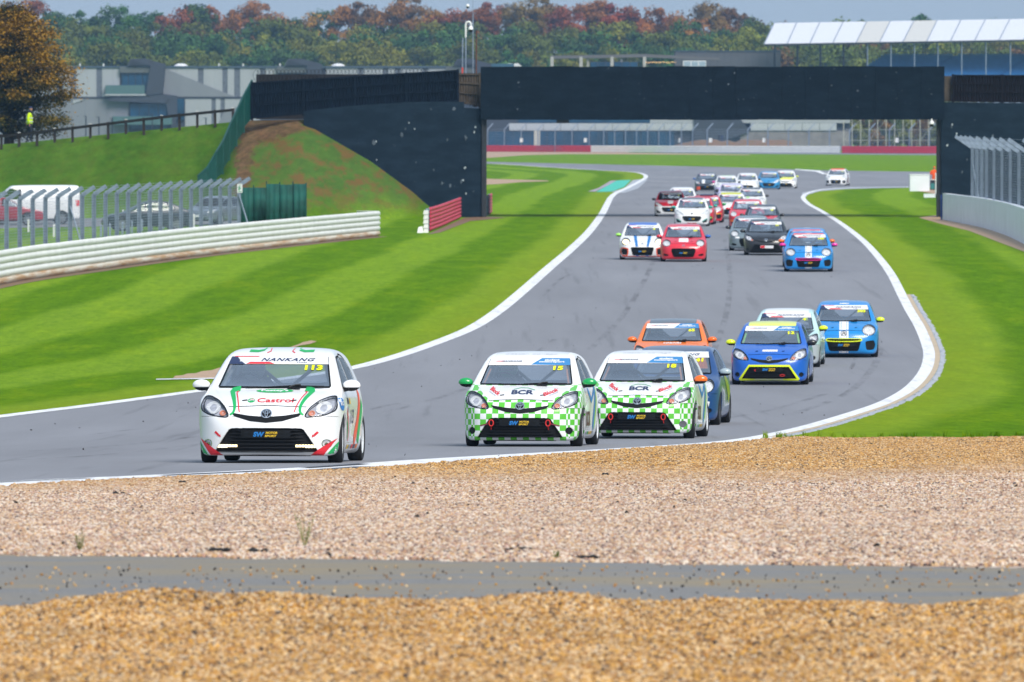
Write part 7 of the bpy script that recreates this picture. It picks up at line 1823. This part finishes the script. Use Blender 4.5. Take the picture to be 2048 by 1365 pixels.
prpx([(331, 138), (470, 193.8), (326, 193.8)], DH, .12, o0, .16).build('fold_shading_panel', M_PANG, hotel); prpx([(146, 208), (170, 199), (146, 199)], DH, .12, o0, .16).build('fold_shading_panel', M_PANL, hotel)  # flat wedges; shading of the sloped cladding is put into their colour
prpx([(449, 222), (474, 214), (474, 255), (430, 262)], DH, .12, o0, .16).build('fold_shading_panel', M_PANG, hotel)
for px in (110, 160, 207, 438, 486, 560, 610): cyl = MB().tube([W(px, 133, DH) - o0, W(px, 127.5, DH) - o0], .16, 6).build('roof_vent', M_DOMEW, hotel)
for px in (362, 676, 1020):
    c = W(px, 133, DH + 2) - o0; e = ellipsoid(c.x, c.y, c.z, 1.35, 1.35, .55, 16, 8, cutz=0).build('roof_light', M_DOMEW, hotel, True)
def bay(dx, lower):
    # projecting box window with folded metal hood
    X = lambda x: x + dx
    prpx([(X(255), 132), (X(262), 118.5), (X(290), 117.5), (X(331), 129), (X(327), 132)], DH, 3.0, o0, 1.4).build('folded_roof', M_SLATE, hotel)
    prpx([(X(260), 131), (X(264), 121), (X(300), 131)], DH, .05, o0, 1.45).build('roof_dark_plate', M_STEEL_D, hotel)  # dark triangular plate on the front of the folded roof
    bxpx(X(240), 134, X(302), 146, DH, .5, o0, .9).build('lintel', mat('bronze grey panel', (.10, .11, .11), .5), hotel)
    f = bxpx(X(241), 145, X(300), 190, DH, .3, o0, .35).build('window', M_STEEL_D, hotel)
    for i in range(4): bxpx(X(243.5 + i * 14.2), 146.5, X(255.8 + i * 14.2), 187, DH, .1, o0, .42).build('pane', M_GLASSB, f)
    prpx([(X(302), 130), (X(331), 130), (X(327), 187), (X(292), 191.5)], DH, .4, o0, 1.7).build('folded_wing', M_SLATE, hotel)
    if lower:
        prpx([(X(212), 188.5), (X(292), 188.5), (X(292), 192), (X(210), 192)], DH, 1.2, o0, 1.8).build('balcony_slab', M_PANL, hotel); bxpx(X(212), 171, X(290), 188.4, DH, .06, o0, 1.75).build('balustrade', M_BALU, hotel)
        prpx([(X(217), 203), (X(221), 196.5), (X(330), 188.5), (X(340), 197), (X(333), 207)], DH, 1.8, o0, 1.5).build('folded_roof', M_SLATE, hotel)
        f = bxpx(X(258), 207, X(338), 262, DH, .3, o0, .35).build('window', M_STEEL_D, hotel)
        for i in range(4): bxpx(X(261 + i * 19), 209, X(278 + i * 19), 258, DH, .1, o0, .42).build('pane', M_GLASSB, f)
        prpx([(X(330), 189), (X(355), 192), (X(355), 235), (X(345), 270), (X(338), 235)], DH, .4, o0, 1.3).build('folded_wing', M_SLATE, hotel)
        bxpx(X(355), 198, X(368), 240, DH, .2, o0, .3).build('window', M_GLASSB, hotel); bxpx(X(226), 233, X(345), 250, DH, .06, o0, 2.2).build('balustrade', M_BALU, hotel)
bay(0, True); bay(314, False); bay(652, False)
bxpx(978, 128, 1030, 134, DH, 6, o0, .3).build('roof_box', mat('teal blue roof', (.03, .10, .16), .5), hotel); prpx([(1028, 128), (1036, 127), (1044, 133), (1028, 133)], DH, 2, o0, .5).build('roof_light', M_DOMEW, hotel)
# small lamp posts and cars' roofs in front of the hotel
for px, y0 in ((172, 232), (198, 234), (225, 236), (250, 238), (305, 228), (412, 236)):
    g_ = GX(px, 1560); o = MB().tube([(0, 0, 0), (0, 0, W(px, y0, 1560).z - g_.z)], .12, 6).box(-.5, .15, -.12, .12, W(px, y0, 1560).z - g_.z - .1, W(px, y0, 1560).z - g_.z).build('lamp_post', M_STEEL_D); o.location = g_; tag(o, 'thin grey lamp post in front of the hotel, %s from the left' % {172: 'first', 198: 'second', 225: 'third', 250: 'fourth', 305: 'fifth', 412: 'sixth'}[px], 'lamp post', 'lamp posts before the hotel')

# ---- dark pavilion and pergola above the bridge deck
DP = 1682.0
o1 = Vector((W(1348, 300, DP).x, DP, ZFAR)); pav = empty('pavilion_building', o1); tag(pav, 'dark grey panelled box building right of the pergola', 'building')
bxpx(1350, 103.5, 1561, 306, DP, 14, o1, -.3).build('core', M_SLATE, pav)
for i in range(15):
    x = 1350 + i * 14.1; bxpx(x + .25, 103 - (i < 9) * .3, x + 13.9, 136, DP, .3, o1, rnd.uniform(0, .05)).build('panel', mat('charcoal cladding', (.085, .09, .105), .6, var=.12), pav)
bxpx(1348, 101.5, 1562, 103.4, DP, .8, o1, .2).build('roof_edge', M_ROOFE, pav)
f = bxpx(1366, 122, 1412, 136, DP, .2, o1, .15).build('window', M_DOMEW, pav)
for i in range(3): bxpx(1368 + i * 15, 123.5, 1381 + i * 15, 136, DP, .1, o1, .2).build('pane', mat('bright blue grey glass', (.35, .45, .55), .2), f)
o2 = Vector((W(1102, 300, DP - 12).x, DP - 12, ZFAR)); pg = empty('pergola', o2); tag(pg, 'flat roofed pergola on pale concrete posts above the bridge deck', 'pergola'); Dp = DP - 12
prpx([(1101, 112), (1290, 108.5), (1440, 116), (1440, 121), (1290, 115), (1101, 118)], Dp, 6, o2).build('roof', mat('brown grey roof soffit', (.12, .115, .12), .7), pg)
for px in (1104, 1162, 1224, 1289): bxpx(px - 3.2, 114, px + 3.2, 306, Dp, .6, o2, .3).build('post', M_CONC, pg)
for px in (1176, 1243): bxpx(px - 2, 118, px + 2, 306, Dp, .6, o2, -5).build('post', M_CONC, pg)
f = bxpx(1180, 124, 1276, 300, Dp, .3, o2, -4.6).build('window', M_SLATE, pg)
for i in range(6): bxpx(1181 + i * 16, 125, 1195 + i * 16, 138, Dp, .1, o2, -4.5).build('pane', M_GLASSB, f)
M_BULB = mat('warm festoon bulb', (1, .7, .3), .5, emit=((1, .55, .2), 1.6)); mb = MB()
for i in range(22): c = W(1292 + i * 2.8, 125.2 + .6 * math.sin(i * .9), Dp - 1) - o2; mb.add(*(lambda q: (q.v, q.f))(ellipsoid(c.x, c.y, c.z, .07, .07, .07, 6, 4)))
mb.build('festoon_lights', M_BULB, pg)
mb = MB(); mb.bar(W(1290, 124.5, Dp - 1) - o2, W(1352, 124.5, Dp - 1) - o2, .05); mb.build('cable', M_STEEL_D, pg)

# ---- grandstand
DG = 1660.0
o3 = Vector((W(1530, 300, DG).x, DG, ZFAR)); gs = empty('grandstand', o3); tag(gs, 'grandstand with white sloping canopy and blue seats at the right', 'grandstand')
bx_ = [1528, 1574, 1619.5, 1665.5, 1712, 1759, 1806, 1853.5, 1901, 1949, 1998, 2047, 2096, 2145, 2195]; tx_ = [1549, 1594, 1640, 1686.5, 1734, 1781, 1828, 1874.5, 1922, 1971, 2020, 2069, 2118, 2168, 2218]
M_CANW = mat('white canopy sheet', (.66, .68, .72), .6, var=.05); M_CANC = mat('cream canopy sheet', (.58, .575, .55), .6, var=.05)
yb_ = lambda x: 89.5 - (x - 1528) * .0165; yt_ = lambda x: 46.5 - (x - 1549) * .0168
for i in range(14):
    P_ = [W(bx_[i] + .5, yb_(bx_[i]), DG), W(bx_[i + 1] - .5, yb_(bx_[i + 1]), DG), W(tx_[i + 1] - .5, yt_(tx_[i + 1]), DG + 16), W(tx_[i] + .5, yt_(tx_[i]), DG + 16)]
    MB().prism([p_ - o3 for p_ in P_], (0, .05, -.25)).build('canopy_panel', M_CANC if i in (4, 6, 12) else M_CANW, gs)
    MB().bar(W(bx_[i], yb_(bx_[i]), DG - .1) - o3, W(tx_[i], yt_(tx_[i]), DG + 16) - o3, .12, .3).build('rafter', M_STEEL, gs)
    px = (bx_[i] + tx_[i]) / 2 + 12; MB().tube([W(px, yb_(px), DG + .5) - o3, Vector((W(px, 0, DG + .5).x, DG + .5, ZFAR)) - o3], .11, 6).build('post', M_STEEL_D if px < 1720 else M_STEEL, gs)
    MB().bar(Vector((W(tx_[i], 0, DG + 15).x, DG + 15, W(0, 55, DG + 15).z)) - o3, Vector((W(tx_[i], 0, DG + 15).x, DG + 15, ZFAR)) - o3, .25).build('rear_column', M_STEEL_D, gs)
MB().bar(W(1528, 90.2, DG) - o3, W(2195, 79, DG) - o3, .2, .35).build('gutter', M_STEEL_D, gs)
M_SEAT = mat('blue plastic seats', (.006, .15, .42), .45, var=.25, vscale=3); M_TERR = mat('blue painted terrace', (.004, .12, .36), .7, var=.2)
rows = 13
for i in range(rows):
    q = i / (rows - 1); y = 152 - 44 * q; Dd = DG + 3 + 9 * q; xl_ = 1698 + 70 * q if q < 1 else 1768; a, b = W(xl_, y, Dd), W(2220, y, Dd)
    MB().box(a.x - o3.x, b.x - o3.x, Dd - o3.y, Dd + 9 - 9 * q + .5 - o3.y, a.z - o3.z - 1.6, a.z - o3.z - .42).build('terrace_step', M_TERR, gs)
    sm = MB(); x = a.x
    while x < b.x:
        if not (int((x - a.x) / .5) % 30 in (27, 28)):
            sm.box(x - o3.x, x + .42 - o3.x, Dd - .05 - o3.y, Dd + .35 - o3.y, a.z - o3.z - .40, a.z - o3.z - .34); sm.box(x - o3.x, x + .42 - o3.x, Dd + .33 - o3.y, Dd + .38 - o3.y, a.z - o3.z - .36, a.z - o3.z + .02)
        x += .5
    o = mesh_ob('seats', sm.v, sm.f, M_SEAT, gs); o['kind'] = 'stuff'
rl_ = MB()
for px in range(1790, 2200, 11): rl_.bar(W(px, 92, DG + 13) - o3, W(px, 107, DG + 13) - o3, .08)
rl_.bar(W(1765, 92, DG + 13) - o3, W(2200, 91, DG + 13) - o3, .1); rl_.build('rear_railing', M_STEEL_D, gs)

# ---- under the bridge: lounge building, far barriers, far debris fence
DL = 1620.0
o4 = Vector((W(975, 300, DL).x, DL, ZFAR)); lg = empty('trackside_building', o4); tag(lg, 'low glazed building behind the far debris fence, seen under the bridge', 'building')
bxpx(960, 225, 1700, 303, DL, 14, o4, -.6).build('core', M_SLATE, lg)
for i in range(19):
    x = 1018 + i * 34.5
    if 1385 < x + 10 < 1480: continue
    bxpx(x + .3, 247, x + 34, 261.5, DL, .3, o4, .35).build('panel', mat('pale lilac grey cladding', (.40, .42, .46), .6, var=.1), lg)
for i in range(11):
    f = bxpx(976 + i * 34, 262.5, 1009 + i * 34, 301, DL, .2, o4, .1).build('window', M_STEEL_D, lg)
    for j in range(2): bxpx(977 + i * 34 + j * 16.5, 263.5, 992 + i * 34 + j * 16.5, 299, DL, .1, o4, .15).build('pane', M_GLASSB, f)
bxpx(1037, 236, 1300, 246, DL, .2, o4, .2).build('upper_window', M_GLASSB, lg)
prpx([(1388, 236), (1478, 236), (1500, 262), (1478, 272), (1392, 300), (1388, 300)], DL, .8, o4, .8).build('folded_gable', M_SLATE, lg)
bxpx(1068, 262, 1080, 301, DL, .3, o4, .4).build('door', mat('pale beige door', (.50, .46, .40), .6), lg)
for (x0, x1) in ((1300, 1388), (1480, 1700)): bxpx(x0, 236, x1, 246.6, DL, .3, o4, .3).build('upper_wall', M_PANL, lg)
bxpx(1480, 262, 1700, 301, DL, .3, o4, .1).build('lower_wall', mat('grey brown wall', (.22, .20, .20), .8, var=.3, vscale=.6), lg)
# scaffolding and shrubs further right
sc_ = empty('scaffolding', GX(1690, 1590)); tag(sc_, 'pale tube scaffolding behind the far fence at the right', 'scaffolding'); m = MB(); lo = sc_.location
for i in range(12):
    x = W(1688 + i * 17, 0, 1590).x - lo.x; m.bar((x, 0, 0), (x, 0, 6.2), .07); m.bar((x, 2, 0), (x, 2, 6.2), .07)
    if i: xp = W(1688 + (i - 1) * 17, 0, 1590).x - lo.x; m.bar((xp, 0, 2 * (i % 3)), (x, 0, 2 + 2 * (i % 3)), .05)
for z in (2, 4, 6): m.bar((0, 0, z), (x, 0, z), .07)
m.build('tubes', mat('pale scaffold tube', (.45, .43, .40), .5), sc_)
for i, px in enumerate(range(1695, 1900, 15)): sd += 1; far_tree(px, 226 + 6 * (i % 3), 1640 + 6 * (i % 2), 58, ['olive', 'brown', 'gold'][i % 3], sd, '%s shrub, %s of its colour from the left beyond the far red barrier' % (['olive green', 'brown', 'yellowing'][i % 3], ['first', 'second', 'third', 'fourth', 'fifth'][i // 3]), full=True)
fb1 = dense([G(940, 304).xy, G(975, 304.2).xy, G(1100, 304.6).xy, G(1198, 305).xy], 8); fb2 = dense([G(1182, 305.6).xy, G(1400, 306.4).xy, G(1680, 307.2).xy], 8); fb3 = dense([G(1684, 307.3).xy, G(1900, 307.9).xy, G(2050, 308.2).xy], 8)
armco('crash_barrier', 'far red barrier seen under the left of the bridge deck', fb1, 3, 1.15, M_RED, gap=0); armco('crash_barrier', 'far white barrier seen under the middle of the bridge deck', fb2, 3, 1.2, M_WHITE, gap=0); armco('crash_barrier', 'far red barrier seen under the right of the bridge deck', fb3, 3, 1.2, M_RED, gap=0)
cfp = [Vector((p_.x, p_.y + 1.2)) for p_ in (G(975, 304.2), G(1198, 305), G(1400, 306.4), G(1680, 307.2), G(1900, 307.9))]
catch_fence('catch_fence', 'long far debris fence with cranked posts behind the far barriers', cfp, 29, 4.6, lean=(-1.0, 1.05), side=-1 * -1, wires=False, pw=.2)
m = MB()
for a_, b_ in zip(cfp[:-1], cfp[1:]):
    for z in np.arange(.5, 4.2, .45): m.bar((a_.x, a_.y - .2, gz(a_.y) + z), (b_.x, b_.y - .2, gz(b_.y) + z), .03)
    n_ = int((b_ - a_).length / .5)
    for i in range(n_): q = a_.lerp(b_, i / n_); m.bar((q.x, q.y - .2, ZFAR + .3), (q.x, q.y - .2, ZFAR + 4.1), .02)
root_ = [o for o in bpy.data.objects if o.name.startswith('catch_fence')][-1]
o = mesh_ob('wire_mesh', [(v[0] - root_.location.x, v[1] - root_.location.y, v[2] - root_.location.z) for v in m.v], m.f, M_STEEL, root_); o['kind'] = 'stuff'
for px in (1043, 1171, 1360, 1421, 1528, 1794):
    c = W(px, 281, 1500); s_ = MB().box(-.28, .28, -.03, .03, -.38, .38).build('notice_board', M_WPL); s_.location = (c.x, [p_.y for p_ in cfp][0] * 0 + float(np.interp(px, [975, 1198, 1400, 1680, 1900], [p_.y for p_ in cfp])) - .3, 0); s_.location.x = (px - 1024) / FPX * s_.location.y; s_.location.z = W(px, 281, s_.location.y).z
    tag(s_, 'small white notice on the far debris fence, %s' % {1043: 'leftmost', 1171: 'above the red and white barrier join', 1360: 'left of the dark gable', 1421: 'under the dark gable', 1528: 'over the middle of the white barrier', 1794: 'over the right red barrier'}[px], 'notice', 'notices on the far fence')
# small figures beyond the far fence
for i, (px, y0, y1, m_) in enumerate(((1206, 279, 296, M_TROU), (1438, 252, 286, M_TROU), (1444, 262, 288, M_NAVYC))):
    Dd = 1570; g_ = GX(px, Dd); H = 1.75; 
    if i: g_.z = W(px, y1, Dd).z
    p = skin_figure('person', [(0, 0, .93), (0, 0, 1.2), (0, 0, 1.42), (0, 0, 1.6), (-.2, 0, 1.38), (-.26, 0, .95), (.2, 0, 1.38), (.26, 0, .95), (-.1, 0, .5), (-.14, 0, .03), (.1, 0, .5), (.14, 0, .03)], [(0, 1), (1, 2), (2, 3), (2, 4), (4, 5), (2, 6), (6, 7), (0, 8), (8, 9), (0, 10), (10, 11)], [(.15, .12), (.15, .12), (.12, .1), .09, .07, .045, .07, .045, .08, .05, .08, .05], m_, None, 1)
    p.location = g_; tag(p, ['tiny dark figure behind the far red barrier end', 'tiny dark figure standing on the earth heap under the deck', 'second tiny figure beside the one on the heap'][i], 'person')
hp = MB(); g0 = GX(1345, 1560); n_ = 30
for i in range(n_ + 1):
    x = W(1345 + i * 8, 0, 1560).x - g0.x; h = (1.2 + 1.4 * math.sin(min(1, i / 8) * 1.57)) * (.8 + .3 * noise.noise((i * .35, 2, 1))); 
    for y, z in ((0, -.2), (2.5, h * .9), (4, h), (8, h), (11, -.2)): hp.v.append((x, y, z))
    if i:
        k_ = 5 * (i - 1)
        for j in range(4): hp.f.append((k_ + j, k_ + 5 + j, k_ + 6 + j, k_ + 1 + j))
o = hp.build('earth_heap', M_DIRT, None, True); o.location = g0; tag(o, 'long low earth heap behind the far debris fence', 'earth heap')

# ================================================================== HAZE (the air between here and the wood)
hz = MB().box(-700, 700, -80, 2300, -4.5, 46).build('haze', None); hz['kind'] = 'stuff'
hm_ = bpy.data.materials.new('haze'); hm_.use_nodes = True; nt = hm_.node_tree; nt.nodes.clear(); oo = nt.nodes.new('ShaderNodeOutputMaterial'); pv = nt.nodes.new('ShaderNodeVolumePrincipled')
pv.inputs['Color'].default_value = (.38, .64, .95, 1); pv.inputs['Density'].default_value = .00012; pv.inputs['Anisotropy'].default_value = .2; nt.links.new(pv.outputs[0], oo.inputs['Volume'])
hz.data.materials.clear(); hz.data.materials.append(hm_); hz.display_type = 'WIRE'
